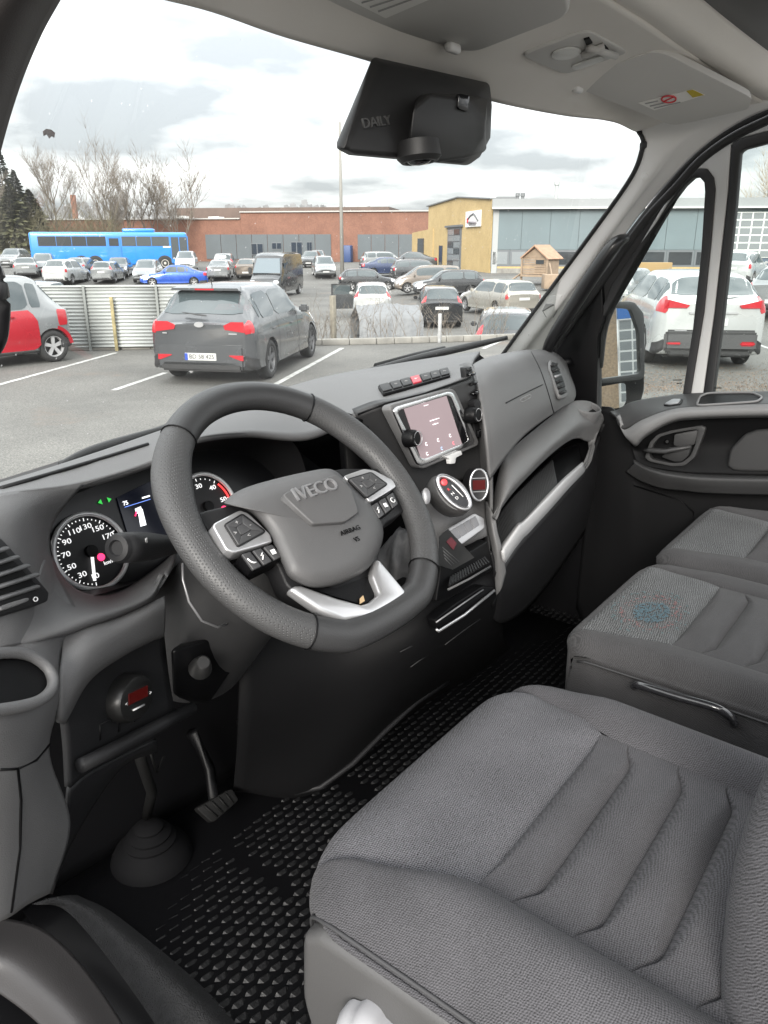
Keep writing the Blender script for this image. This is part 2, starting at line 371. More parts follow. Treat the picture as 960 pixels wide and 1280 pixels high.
# airbag flap on the pillar: shallow rectangular panel with an embossed hexagon
q = [sp.hit(px, py, .0012)[0] for px, py in [(677, 370), (703, 369), (686, 400), (661, 401)]]
slab('pillar_flap', q, trimg, cab, d=sp.hit(680, 385)[1]*-.003, bevel=.001)
c6 = [sp.hit(687+9*math.cos(R(60*i)), 388+9.5*math.sin(R(60*i)), .0024)[0] for i in range(6)]
slab('emblem', c6, mat('emboss_grey', (.36, .36, .36), .6), cab, d=sp.hit(687, 388)[1]*-.002)
c6 = [sp.hit(806+5*math.cos(R(40*i)), 221+5*math.sin(R(40*i)), .0015)[0] for i in range(9)]
slab('trim_plug', c6, trimg, cab, d=sp.hit(806, 221)[1]*-.002, bevel=.0006)
# black weather seal between pillar and passenger door
seal = [(1010, 128, 1.945), (960, 150, 1.945), (915, 172, 1.95), (876, 200, 1.955), (845, 234, 1.96), (803, 280, 1.965), (752, 352, 1.97), (700, 424, 1.975), (672, 462, 1.98)]
tube('door_seal', [V(p) for p in cr([tuple(PX(*p)) for p in seal], 50)], .010, rubber, cab, seg=8)
# black channel outside the pillar
chan = [[(1010, 119, 1.962), (935, 146, 1.966), (880, 184, 1.97), (838, 226, 1.975), (797, 275, 1.98), (744, 345, 1.985), (692, 416, 1.99), (664, 455, 1.995)],
        [(1010, 145, 2.0), (952, 162, 2.0), (905, 185, 2.0), (868, 216, 2.0), (842, 258, 2.0), (800, 330, 2.0), (762, 400, 2.0), (752, 460, 2.0)]]
patch('pillar_channel', chan, rubber, cab, 'X', nu=50, nv=4, t=.01)
# kick panel beside the passenger footwell
mesh('kick_panel', [(1.995, .60, -1.07), (1.995, 1.18, -1.07), (1.995, 1.18, -.30), (1.995, .60, -.62)], [(0, 1, 2, 3)], plast_b, cab, False)
gh = [(783, 297, 1.90), (768, 306, 1.87), (745, 338, 1.865), (722, 374, 1.87), (700, 408, 1.875), (688, 428, 1.885), (682, 445, 1.91)]
tube('grab_handle', [V(p) for p in cr([tuple(PX(*p)) for p in gh], 30)], cr([[.010], [.0165], [.019], [.018], [.017], [.015], [.013]], 30)[:, 0], mat('satin_black', (.012, .012, .013), .28), cab, seg=12)
# driver side A pillar (outer edge of the photo) with its grab handle
lp = [[(165, -180, .36), (112, -60, .35), (76, 0, .345), (50, 48, .345), (24, 112, .345), (2, 186, .34), (-14, 260, .335), (-18, 330, .33)],
      [(90, -180, .31), (40, -60, .30), (10, 0, .295), (-10, 48, .295), (-30, 112, .295), (-50, 186, .29), (-60, 260, .285), (-60, 330, .28)],
      [(-60, -180, .27), (-110, -60, .26), (-130, 0, .26), (-140, 48, .26), (-160, 112, .255), (-180, 186, .25), (-180, 260, .25), (-180, 330, .25)]]
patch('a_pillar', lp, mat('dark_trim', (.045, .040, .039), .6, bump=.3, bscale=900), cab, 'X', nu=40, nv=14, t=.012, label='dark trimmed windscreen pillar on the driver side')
lh = [(-40, 300, .30), (-14, 330, .30), (-2, 365, .30), (-1, 400, .30), (-8, 432, .30), (-40, 470, .30)]
tube('grab_handle', [V(p) for p in cr([tuple(PX(*p)) for p in lh], 24)], .0075, MATS['satin_black'], cab, seg=12)
# windscreen speck
bs = [V(PY(px, py, .80)) for px, py in [(54, 164), (58, 161), (64, 162), (69, 166), (68, 172), (65, 170), (62, 173), (59, 168), (55, 170)]]
slab('splash_mark', bs, mat('bird_mess', (.07, .06, .06), .8, var=.5, vscale=300), cab, d=(0, .001, 0))
# sun visors, in their recesses under the lining
def visor(poly, zs, name='sun_visor', **k):
    pts = [PZ(px, py, z) for (px, py), z in zip(poly, zs)]
    n = (pts[1]-pts[0]).cross(pts[2]-pts[0]).normalized(); n = -n if n.z > 0 else n
    c = sum(pts, V())/len(pts)
    pts = [PL(px, py, c, n) for px, py in poly]      # all corners in one plane
    o = slab(name, rnd(pts, .16, 5), mat('visor_vinyl', (.62, .61, .59), .8, bump=.4, bscale=1200), cab, d=n*-.016, bevel=.006, seg=3, **k)
    return o, c, n
v1, c1, n1 = visor([(590, 68), (714, 20), (700, -60), (330, -90), (300, -30), (470, 34)], [.268, .290, .300, .300, .285, .270])
v2, c2, n2 = visor([(700, 102), (735, 92), (822, 62), (940, 122), (935, 137), (868, 152), (840, 157)], [.262, .272, .300, .280, .270, .262, .258])
def on(c, n, px, py, lift=.0015): return PL(px, py, c+n*lift, n)
vis_c1, vis_c2 = c1, c2
lab = [on(c2, n2, *p) for p in [(798, 129), (866, 112), (881, 119), (818, 138)]]
st = slab('sticker', lab, mat('label_white', (.86, .85, .82), .4), v2, d=n2*-.001)
def quad_on(name, c, n, ps, m_, par, lift=.0028): return slab(name, [on(c, n, *p, lift) for p in ps], m_, par, d=n*-.0008)
quad_on('warning_triangle', c2, n2, [(858, 114), (866, 112.4), (880, 119), (866, 122)], mat('label_yellow', (.55, .42, .03), .5), v2)
ring = [on(c2, n2, 836+9*math.cos(t), 124+4.2*math.sin(t), .0026) for t in np.linspace(0, 2*math.pi, 21)[:-1]]
tube('prohibition_ring', ring, .0016, red_ink, v2, seg=5, closed=True)
tube('prohibition_bar', [on(c2, n2, 829, 127, .0026), on(c2, n2, 843, 121, .0026)], .0014, red_ink, v2, seg=5)
for i in range(4):
    a = on(c2, n2, 812+i*3.2, 129.5+i*1.7-.6, .0026); 
quad_on('text_line', c2, n2, [(806, 129.5), (822, 126), (823, 126.8), (807, 130.4)], grey_ink, v2)
quad_on('text_line', c2, n2, [(812, 132.5), (836, 127.2), (837, 128), (813, 133.4)], grey_ink, v2)
quad_on('text_line', c2, n2, [(817, 135.2), (850, 127.6), (851, 128.4), (818, 136)], grey_ink, v2)
st1 = quad_on('sticker', c1, n1, [(405, -16), (520, -40), (545, -4), (482, 23)], MATS['label_white'], v1, .0015)
for i in range(6):
    t0 = .12+.14*i
    a = V((405, -16, 0)).lerp(V((482, 23, 0)), t0); b = V((520, -40, 0)).lerp(V((545, -4, 0)), t0); a2 = a.lerp(b, .06); b2 = a.lerp(b, .9-.1*(i % 3))
    quad_on('text_line', c1, n1, [(a2.x, a2.y), (b2.x, b2.y), (b2.x+.6, b2.y+1.2), (a2.x+.6, a2.y+1.2)], grey_ink, v1)
# visor clips
for (px, py, c, n, par) in ((566, 60, c1, n1, v1), (722, 111, c2, n2, v2)):
    p = on(c, n, px, py, .006); box('clip', p, (.030, .014, .014), trimg, par, bevel=.005)
# roof lamp: bezel, two lenses, slider
shl_ = Surf(hlo); lpts = [shl_.hit(px, py, .016)[0] for px, py in [(651, 70), (735, 38), (787, 66), (706, 94)]]
ln = (lpts[1]-lpts[0]).cross(lpts[2]-lpts[0]).normalized(); ln = -ln if ln.z > 0 else ln
lc = sum(lpts, V())/4; lpts = [PL(px, py, lc, ln) for px, py in [(651, 70), (735, 38), (787, 66), (706, 94)]]
lamp = slab('roof_lamp', rnd(lpts, .14), mat('lamp_plastic', (.52, .51, .49), .5), cab, d=ln*-.04, bevel=.004)
def onl(px, py, lift): return PL(px, py, lc+ln*lift, ln)
ring = [onl(706+19*math.cos(t)+2, 68+7.5*math.sin(t)-3*math.cos(t), .003) for t in np.linspace(0, 2*math.pi, 25)[:-1]]
slab('lens', ring, mat('lens_milky', (.6, .6, .58), .3), lamp, d=ln*-.004, bevel=.002)
slab('lens', rnd([onl(*p, .003) for p in [(712, 84), (752, 70), (756, 76), (720, 89)]], .3), MATS['lens_milky'], lamp, d=ln*-.003, bevel=.001)
slab('slider_slot', [onl(*p, .003) for p in [(730, 50), (737, 48), (741, 54), (733, 57)]], plast_b, lamp, d=ln*-.003)
slab('slider_slot', [onl(*p, .003) for p in [(744, 64), (757, 58), (761, 62), (748, 69)]], plast_b, lamp, d=ln*-.003)
tube('slider', [onl(727, 70, .006), onl(755, 58, .006)], .006, MATS['lamp_plastic'], lamp, seg=8)
tube('slider', [onl(735, 60, .006), onl(770, 70, .006)], .006, MATS['lamp_plastic'], lamp, seg=8)
# black edge of the windscreen along the header corner and the pillar
fe_ = [PZ(620, 121, .2505), PZ(700, 138, .2505), PZ(765, 149, .2505), PX(792, 158, 1.862), PX(802, 170, 1.868), PX(803, 188, 1.872), PX(788, 224, 1.878), PX(742, 289, 1.888), PX(682, 370, 1.898), PX(625, 448, 1.908)]
tube('windscreen_edge', [V(p) for p in cr([tuple(p) for p in fe_], 70)], .0085, rubber, cab, seg=8, flat=.6)
# wipers on the outside of the glass
def wiper(pts, r, name='wiper'):
    P3 = [V(PY(*p)) for p in pts]
    w = tube(name, [V(p) for p in cr([tuple(p) for p in P3], 24)], cr([[r*.5], [r], [r*.6]], 24)[:, 0], rubber, cab, seg=6); return w
w1 = wiper([(450, 466, 1.10), (520, 448, 1.10), (590, 432, 1.06), (634, 422, 1.0)], .010)
tube('arm', [PY(470, 458, 1.12), PY(520, 444, 1.12), PY(555, 436, 1.11)], .008, plast_b, w1, seg=6)
w2 = wiper([(75, 581, .92), (110, 566, .93), (160, 550, .95), (215, 533, .97)], .008)
# cowl outside the windscreen base (black)
A = dense([[p+V((0, .02, -.02)) for p in ws_bot], [p+V((0, .22, -.06)) for p in ws_bot]], 30, 4)
solid(gridmesh('cowl', A, plast_b, cab), .02, -1)

# ================================================================== OVERHEAD HOUSING
oh = empty('camera_housing', PY(515, 150, .70), label='black overhead housing with raised DAILY lettering and round lens fixed to the windscreen header', cat='camera housing')
mb = mat('housing_black', (.012, .012, .0125), .5, bump=.3, bscale=900)
def hull(name, pts, mt, par, bevel=.004, **k):
    bm = bmesh.new(); 
    for p in pts: bm.verts.new(p)
    bmesh.ops.convex_hull(bm, input=bm.verts[:])
    bmesh.ops.dissolve_limit(bm, angle_limit=R(3), verts=bm.verts[:], edges=bm.edges[:])
    o = frombm(name, bm, mt, par, smooth=False, **k)
    if bevel: bev(o, bevel, 3)
    return o
fr = [(466, 71), (421, 178), (421, 186), (436, 194), (500, 196), (585, 207), (600, 196), (613, 172), (615, 132), (612, 104)]
shl = hull('shell', [PY(p[0], p[1], .70) for p in fr] + [PY(p[0]+(14 if p[0] < 460 else 0), p[1], .80) for p in fr] + [PY(p[0]*.9+52, p[1]*.92+14, .665) for p in fr[2:8]] + [PY(480, 80, .68), PY(600, 112, .68)], mb, oh, .006)
hull('camera_pod', [PY(*p) for p in [(513, 168, .64), (517, 134, .635), (538, 116, .635), (585, 124, .635), (606, 150, .64), (604, 172, .64), (590, 196, .64), (548, 204, .645), (518, 194, .645), (508, 190, .66),
     (520, 120, .70), (610, 120, .70), (608, 190, .70), (514, 196, .70)]], mb, oh, .008)
lathe('lens_ring', PY(524, 197, .645), (0, -.12, -1), [(.028, -.02), (.030, 0), (.024, .006), (.020, .006), (.018, .001), (0, .0)], MATS['housing_black'], oh, seg=28)
lathe('lens', PY(524, 199, .645), (0, -.12, -1), [(.0185, .001), (.012, .006), (0, .008)], mat('dark_glass', (.01, .01, .012), .08), oh, seg=24)
slab('button', rnd([PY(*p, .632) for p in [(574, 116), (588, 119), (586, 140), (573, 136)]], .2), gloss_b, oh, d=(0, .006, 0), bevel=.001)
ssh = Surf(shl); dp, dn = ssh.hit(470, 153, .001); dx_ = PL(490, 150.5, dp, dn)-PL(450, 156, dp, dn); text('lettering', 'DAILY', .0165, dp, dx_, dn.cross(dx_), mat('emboss_dark', (.07, .07, .07), .4), oh, ext=.0012, squash=1.35)
# ================================================================== DASHBOARD
dash = empty('dashboard', (1.1, .8, -.6), label='charcoal dashboard with round dials, touchscreen and grab shelf running under the windscreen', cat='dashboard')
D = dash
top = patch('dash_top', [
    [(-90, 628, .80), (0, 603, .845), (100, 572, .87), (200, 538, .915), (300, 503, .98), (400, 472, 1.03), (480, 457, 1.04), (560, 444, 1.03), (600, 439, 1.01)],
    [(-90, 634, .765), (0, 609, .80), (100, 584, .835), (195, 553, .865), (270, 524, .905), (345, 503, .93), (440, 487, .92), (545, 462, .89), (592, 450, .88)],
    [(-90, 640, .742), (0, 618, .757), (100, 604, .79), (191, 577, .82), (240, 549, .83), (310, 541, .845), (385, 545, .82), (447, 517, .80), (530, 492, .765), (588, 470, .76)]], plast, D, nu=70, nv=16, t=.008)
# fine seam strip along the windscreen edge
st_ = Surf(top)
tube('edge_strip', [st_.hit(px, py, .001)[0] for px, py in [(2, 611), (60, 594), (120, 576), (185, 556)]], .0025, plast_d, D, seg=6)
patch('vent_face', [
    [(-60, 634, .743), (0, 617, .757), (50, 610, .775), (104, 606, .79)],
    [(-60, 672, .712), (0, 655, .722), (36, 650, .745), (66, 656, .79)],
    [(-60, 742, .682), (0, 725, .692), (40, 720, .722), (68, 706, .79)],
    [(-60, 800, .666), (0, 786, .668), (40, 776, .69), (84, 738, .77)],
    [(-60, 824, .665), (0, 810, .66), (48, 798, .68), (100, 770, .72)]], plast, D, nu=30, nv=30, t=.008)
vf = Surf(bpy.data.objects['vent_face'])
patch('dash_lip', [
    [(62, 684, .80), (80, 722, .84), (110, 742, .86), (150, 738, .88), (190, 713, .90), (218, 690, .91)],
    [(52, 706, .75), (72, 742, .755), (110, 757, .76), (150, 751, .78), (188, 729, .80), (215, 702, .84)],
    [(34, 760, .70), (66, 775, .70), (112, 768, .71), (150, 759, .73), (188, 742, .755), (206, 716, .79)],
    [(10, 812, .665), (60, 797, .675), (112, 781, .70), (152, 767, .725), (190, 748, .755), (204, 722, .80)],
    [(10, 818, .70), (60, 804, .71), (112, 788, .73), (152, 773, .755), (188, 756, .78), (202, 732, .82)]], plast, D, nu=50, nv=24, t=.006)
# instrument cavity: wall running back from the lip to the dial panel
lipc = [(66, 700, .79), (64, 656, .79), (72, 632, .79), (106, 607, .79), (191, 577, .82), (240, 549, .83), (310, 541, .845), (359, 547, .85), (380, 580, .86), (388, 640, .87), (380, 720, .88), (300, 745, .90), (200, 725, .90), (112, 745, .85), (80, 728, .83)]
l0 = [PY(*p) for p in lipc]; cc = sum(l0, V())/len(l0)
l1 = [p+V((0, .07, -.012)) for p in l0]; l2 = [p+(cc-p)*.04+V((0, .15, -.06)) for p in l0]
A = np.stack([cr([tuple(p) for p in r], 80, True) for r in (l0, l1, l2)]); A = np.concatenate([A, A[:, :1]], 1)
gridmesh('binnacle', A, plast_d, D)
# dial panel: slanted glossy board
po = PY(112, 690, .93); pn = V((0, -.90, .436)).normalized()
def onp(px, py, lift=0.): return PL(px, py, po+pn*lift, pn)
ux = V((1, 0, 0)); uy = pn.cross(ux)
cl = slab('instrument_cluster', rnd([onp(*p) for p in [(40, 640), (110, 590), (330, 530), (420, 600), (380, 760), (110, 770)]], .2), mat('cluster_black', (.006, .006, .007), .3), D, d=pn*-.02)
d1 = onp(112, 690); d2 = onp(258, 634)
def dial(c, labels, a0, a1, needle, r=.0535, fs=.0105):
    f = lathe('dial_face', c, pn, [(0, .002), (r*.93, .002), (r*.93, .004)], mat('dial_black', (.007, .007, .008), .5), cl, seg=48)
    tube('bezel', [c+ux*r*math.cos(t)+uy*r*math.sin(t)+pn*.006 for t in np.linspace(0, 2*math.pi, 65)[:-1]], .0036, mat('ring_white', (.7, .7, .7), .3, metal=.3), cl, seg=8, closed=True)
    n = len(labels)
    tk = bmesh.new()
    for i in range((n-1)*4+1):
        a = R(a0+(a1-a0)*i/((n-1)*4)); e = ux*math.cos(a)+uy*math.sin(a); major = i % 4 == 0
        bmbox(tk, c+e*(r*.86)+pn*.003, (.0045 if major else .002, .0012 if major else .0012, .0006), (e, pn.cross(e), pn))
    frombm('tick', tk, mat('tick_white', (.85, .85, .85), .5, emit=((1, 1, 1), .25)), f, False, kind='stuff')
    for i, s in enumerate(labels):
        a = R(a0+(a1-a0)*i/(n-1)); text('numeral', s, fs, c+(ux*math.cos(a)+uy*math.sin(a))*r*.66+pn*.003, ux, uy, MATS['tick_white'], f, align='CENTER', squash=1.3)
    a = R(needle); e = ux*math.cos(a)+uy*math.sin(a)
    bm = bmesh.new(); bmbox(bm, c+e*r*.42+pn*.006, (r*.72, .0042, .001), (e, pn.cross(e), pn)); frombm('needle', bm, mat('needle_white', (.85, .83, .82), .4, emit=((1, 1, 1), .3)), f, False)
    lathe('needle_cap', c+pn*.003, pn, [(.009, 0), (.0085, .006), (0, .007)], plast_b, f, seg=20)
    return f
s1 = dial(d1, ['10', '30', '50', '70', '90', '110', '130', '150', '170', '190'], 258, -8, 254)
text('unit', 'km/h', .008, d1+ux*.020-uy*.022+pn*.003, ux, uy, MATS['tick_white'], s1)
lathe('tell_tale', d1+ux*.012-uy*.012+pn*.002, pn, [(.0055, 0), (.005, .002), (0, .0022)], mat('tell_red', (.8, .02, .08), .4, emit=((1, .03, .12), .8)), s1, seg=16)
s2 = dial(d2, ['0', '10', '20', '30', '40', '50'], 225, 5, 250)
arc = [d2+ux*.046*math.cos(t)+uy*.046*math.sin(t)+pn*.004 for t in np.linspace(R(40), R(0), 12)]
tube('red_zone', arc, .0016, mat('zone_red', (.7, .02, .03), .4, emit=((1, .05, .05), .5)), s2, seg=6)
lathe('tell_tale', d2+ux*.03-uy*.012+pn*.002, pn, [(.0055, 0), (.005, .002), (0, .0022)], MATS['tell_red'], s2, seg=16)
# middle display with van pictogram
scr = slab('display', [onp(*p, .003) for p in [(146, 622), (220, 586), (236, 660), (168, 694)]], mat('screen_dark', (.004, .005, .01), .15, emit=((.02, .03, .08), .02)), cl, d=pn*-.002)
e_w = mat('lit_white', (.8, .8, .8), .4, emit=((.95, .97, 1), .6)); e_b = mat('lit_blue', (.05, .1, .4), .4, emit=((.2, .35, 1), .4))
def oncl(*a): return onp(*a, .0045)
slab('van_symbol', [oncl(*p) for p in [(173, 640), (178, 636), (183, 656), (176, 658)]], e_w, scr, d=pn*-.001)
slab('cab_symbol', [oncl(*p) for p in [(169, 636), (176, 633), (178, 639), (171, 642)]], e_w, scr, d=pn*-.001)
tube('door_symbol', [oncl(169, 645), oncl(171, 639)], .001, MATS['tell_red'], scr, seg=5)
tube('screen_line', [oncl(156, 634), oncl(188, 624)], .0005, e_b, scr, seg=5)
text('readout', '75', .0085, oncl(157, 629), ux, uy, e_w, scr); tube('readout', [oncl(178, 622.5), oncl(187, 619.8)], .0012, e_w, scr, seg=4)
for px, py, s in ((131, 626, '◄►'),):
    bm = bmesh.new()
    for sg in (-1, 1):
        c = onp(px, py, .003)+ux*.005*sg; vs = [bm.verts.new(c+ux*.006*sg), bm.verts.new(c+uy*.004), bm.verts.new(c-uy*.004)]; bm.faces.new(vs)
    frombm('turn_signal_lamp', bm, mat('lamp_green', (.02, .25, .04), .4, emit=((.05, .8, .1), .25)), cl, False)
# left side air vent
bz = [vf.hit(px, py, .001) for px, py in [(-40, 652), (0, 676), (12, 684), (50, 733), (60, 742), (58, 752), (0, 772), (-40, 784)]]
vn = sum((b[1] for b in bz), V()).normalized(); vc = sum((b[0] for b in bz), V())/len(bz)
def onv(px, py, lift=.0): return PL(px, py, vc+vn*lift, vn)
vent = slab('side_vent', rnd([onv(*p, .014) for p in [(-50, 640), (2, 672), (62, 740), (60, 752), (-50, 786)]], .12), plast_d, D, d=vn*-.012, bevel=.003)
slab('vent_opening', [onv(*p, .015) for p in [(-50, 650), (0, 683), (47, 733), (44, 738), (-50, 768)]], plast_b, vent, d=vn*-.004)
for i in range(5):
    y0 = 684+i*15; x1 = min(46, 8+i*13); tube('vent_blade', [onv(-50, y0+20, .018), onv(x1, y0-.32*x1+4, .018)], .0042, plast, vent, seg=8, flat=.5)
slab('vent_thumbwheel', rnd([onv(*p, .020) for p in [(0, 757), (36, 746), (37, 751), (2, 764)]], .3), plast, vent, d=vn*-.005, bevel=.002)
tube('open_symbol', [onv(44.5+2.6*math.cos(t), 749+2.6*math.sin(t), .016) for t in np.linspace(0, 2*math.pi, 17)[:-1]], .0007, white_ink, vent, seg=5, closed=True)
# lower left: storage column with cup pocket
lowl = patch('side_panel', [
    [(-70, 830, .668), (0, 812, .663), (50, 800, .675), (82, 791, .70)],
    [(-70, 905, .60), (0, 890, .60), (60, 875, .635), (78, 868, .672)],
    [(-70, 985, .605), (0, 963, .61), (40, 955, .63), (62, 940, .668)],
    [(-70, 1080, .625), (0, 1060, .63), (50, 1040, .655), (88, 1030, .69)],
    [(-70, 1165, .64), (0, 1152, .645), (36, 1130, .665), (64, 1116, .70)]], plast, D, nu=30, nv=40, t=.01)
sl = Surf(lowl)
cpn = sl.hit(20, 860)[1]
cpo, _ = sl.hit(25, 858)
pock = rnd([PL(px, py, cpo+cpn*.002, cpn) for px, py in [(-80, 815), (30, 818), (60, 838), (62, 862), (40, 878), (-80, 890)]], .3)
slab('cup_pocket', pock, plast_b, D, d=cpn*-.004)
pk = [PL(px, py, cpo+cpn*.006, cpn) for px, py in [(-60, 822), (20, 816), (52, 828), (66, 848), (60, 868), (30, 882), (-60, 896)]]
tube('pocket_rim', [V(p) for p in cr([tuple(p) for p in pk], 40)], .0055, plast, D, seg=8)
tube('panel_seam', [sl.hit(px, py, .0)[0] for px, py in [(0, 962), (22, 961), (26, 1000), (25, 1060), (14, 1140)]], .0016, plast_b, D, seg=5)
tube('panel_seam', [sl.hit(px, py, .0)[0] for px, py in [(22, 961), (45, 950), (62, 930)]], .0016, plast_b, D, seg=5)
# knee panel: shelf edge, recessed board, bottom bar
knee = patch('knee_shelf', [
    [(80, 792, .70), (112, 783, .703), (152, 770, .728), (190, 752, .757), (206, 745, .77)],
    [(76, 840, .665), (108, 815, .672), (150, 790, .70), (190, 767, .73), (207, 762, .745)],
    [(76, 900, .66), (108, 846, .668), (150, 816, .697), (190, 795, .727), (206, 790, .745)],
    [(82, 905, .70), (112, 852, .70), (152, 822, .725), (190, 802, .752), (204, 797, .765)]], plast, D, nu=30, nv=24, t=.006)
kb = patch('knee_panel', [
    [(76, 860, .70), (110, 840, .71), (150, 812, .735), (205, 790, .765)],
    [(84, 925, .695), (118, 905, .705), (155, 880, .725), (212, 850, .755)],
    [(88, 985, .69), (112, 965, .70), (158, 940, .72), (222, 905, .75)]], plast_d, D, nu=20, nv=16, t=.008)
sk = Surf(kb)
tube('knee_bar', [PY(*p) for p in [(101, 957, .685), (150, 932, .70), (200, 906, .72), (240, 885, .74)]], .0085, plast_d, D, seg=10)
patch('arch_trim', [[(88, 985, .69), (110, 968, .70), (150, 947, .72), (196, 925, .74)], [(82, 1040, .70), (98, 1000, .705), (150, 957, .73), (196, 932, .75)], [(66, 1118, .72), (92, 1050, .74), (150, 962, .78), (196, 940, .80)]], plast_d, D, nu=20, nv=10, t=.005)
for a in ([(125, 905), (125, 925)], [(147, 893), (148, 915)], [(167, 882), (168, 902)], [(125, 906), (180, 876)]):
    tube('panel_seam', [sk.hit(px, py)[0] for px, py in a], .0014, plast_b, D, seg=5)
# heater control gauge on the knee panel
go, gn = sk.hit(155, 871); gx = (PL(183, 858, go, gn)-PL(128, 884, go, gn)).normalized(); gy = gn.cross(gx)
g = lathe('heater_control', go, gn, [(.036, 0), (.036, .012), (.032, .018), (.028, .019), (0, .019)], mat('gauge_black', (.012, .012, .012), .35), D, seg=40, sx=1, sy=.80, up=gy)
o2 = go+gn*.0195
ax_ = (gx, gy, gn)
box('display_window', o2+gy*.004, (.037, .013, .002), mat('display_red', (.05, .006, .006), .2, emit=((.5, .03, .02), .012)), g, ax=ax_)
for sx_ in (-1, 1):
    text('sign', '<' if sx_ < 0 else '>', .007, o2+gx*.024*sx_+gn*.001, gx, gy, white_ink, g)
tube('marking', [o2-gy*.011-gx*.011+gn*.0005, o2-gy*.011+gx*.011+gn*.0005], .0011, white_ink, g, seg=5)
# steering column shroud
wc = V((.675, .634, -.314)); wn = V((0, -math.sin(R(43.6)), math.cos(R(43.6)))).normalized(); wv = V((0, math.sin(R(46.4)), math.cos(R(46.4)))); wu = V((1, 0, 0))
wn = wu.cross(wv)
if wn.dot(-wc) < 0: wn = -wn
lathe('column_shroud', wc-wn*.05, -wn, [(.055, 0), (.075, .03), (.088, .08), (.095, .2), (.11, .34)], mat('shroud_plastic', (.025, .025, .026), .5, bump=.2, bscale=900), D, seg=36, sy=.9, up=wv)
tube('shroud_trim', [PY(*p) for p in [(228, 704, .72), (229, 725, .71), (236, 752, .70), (252, 776, .70), (272, 784, .70), (284, 780, .71)]], .0016, satin, D, seg=6)
hull('ignition_housing', [PY(*p) for p in [(212, 812, .74), (270, 795, .76), (290, 840, .78), (260, 880, .80), (215, 870, .78), (230, 800, .86), (300, 820, .88), (240, 880, .88)]], plast_b, D, .008)
lathe('ignition_lock', PY(253, 830, .735), wn+V((-.3, 0, 0)), [(.016, -.02), (.010, .006), (.008, .008), (0, .008)], mat('lock_steel', (.10, .10, .10), .35, metal=.8), D, seg=20)
# ------------------------------------------------------------------ centre stack
stack = patch('stack_face', [
    [(444, 519, .80), (483, 504, .768), (530, 492, .763), (573, 477, .758), (590, 471, .758)],
    [(462, 555, .80), (498, 545, .768), (545, 532, .755), (588, 518, .75), (601, 514, .75)],
    [(480, 592, .80), (510, 588, .768), (556, 572, .755), (598, 556, .75), (611, 552, .75)],
    [(498, 632, .80), (523, 622, .768), (562, 606, .755), (602, 590, .75), (613, 585, .75)]], mat('stack_grey', (.03, .03, .031), .5, bump=.3, bscale=900), D, nu=24, nv=24, t=.02)
tube('stack_seam', [PY(*p) for p in [(447, 518, .797), (483, 504, .765), (530, 492, .760), (573, 477, .755), (588, 472, .755)]], .002, plast_b, D, seg=5)
# switch strip with hazard button
bo, bn = st_.hit(517, 478); bo = bo+bn*.004
bcor = [PL(px, py, bo+bn*.0015, bn) for px, py in [(472, 482), (560, 459.5), (563, 469), (479, 492)]]
strip_ = slab('switch_strip', rnd(bcor, .06), plast_b, D, d=bn*-.006, bevel=.0015)
for i in range(7):
    def bl(u, v, lift=.003):
        a = bcor[0].lerp(bcor[1], u); b = bcor[3].lerp(bcor[2], u); return a.lerp(b, v)+bn*lift
    u0, u1 = (i+.06)/7, (i+.94)/7
    mm = mat('hazard_red', (.42, .03, .05), .4) if i == 3 else plast_d
    kb_ = slab('switch', [bl(u0, .1), bl(u1, .1), bl(u1, .9), bl(u0, .9)], mm, strip_, d=bn*-.004, bevel=.001, label='red hazard warning switch' if i == 3 else None)
    cx_ = bl((u0+u1)/2, .5, .0034); ex = (bcor[1]-bcor[0]).normalized(); ey = bn.cross(ex)
    if i == 3:
        for rr in (.0042, .0022): tube('triangle_symbol', [cx_+ex*rr*math.cos(R(90+120*q))+ey*rr*math.sin(R(90+120*q)) for q in range(3)], .0004, white_ink, kb_, seg=4, closed=True)
    elif i:
        tube('symbol', [cx_+ex*.003*math.cos(q)+ey*.003*math.sin(q) for q in np.linspace(0, 5+i*.1, 9)], .0004, grey_ink, kb_, seg=4)
# radio: surround, glass, screen, two knobs
rn = V((0, -1, .16)).normalized(); ro = PY(540, 532, .742)
def onr(px, py, lift=0.): return PL(px, py, ro+rn*lift, rn)
radio = slab('radio', rnd([onr(*p, .004) for p in [(485, 507), (568, 484), (601, 556), (526, 588)]], .10, 5), plast, D, d=rn*-.02, bevel=.004, seg=3)
bz_o = rnd([onr(*p, .007) for p in [(490, 510), (566, 488), (595, 554), (524, 584)]], .10, 5); bz_i = rnd([onr(*p, .007) for p in [(496, 514), (563, 493.5), (587, 551), (527.5, 575)]], .10, 5)
slab('chrome_bezel', bz_o, mat('chrome', (.75, .75, .76), .16, metal=1), radio, d=rn*-.005, holes=[bz_i], bevel=.0012)
slab('glass_front', rnd([onr(*p, .0055) for p in [(494, 512), (564, 491.5), (590.5, 552), (526, 578)]], .08), gloss_b, radio, d=rn*-.004)
sc_c = [onr(*p, .0065) for p in [(504.5, 509), (558, 494.5), (578, 556), (528, 577)]]
scr = slab('touch_screen', sc_c, mat('touch_glass', (.20, .16, .17), .25, emit=((.62, .47, .49), .10)), radio, d=rn*-.001)
def bs_(u, v): return sc_c[0].lerp(sc_c[1], u).lerp(sc_c[3].lerp(sc_c[2], u), v)+rn*.0008
ex = (sc_c[1]-sc_c[0]).normalized(); ey = (sc_c[0]-sc_c[3]).normalized()
e_p = mat('lit_pale', (.8, .75, .78), .4, emit=((.95, .88, .9), .55)); e_bl = mat('lit_sky', (.3, .45, .65), .4, emit=((.4, .6, .9), .4)); e_r = mat('lit_red', (.7, .15, .2), .4, emit=((.9, .2, .25), .4))
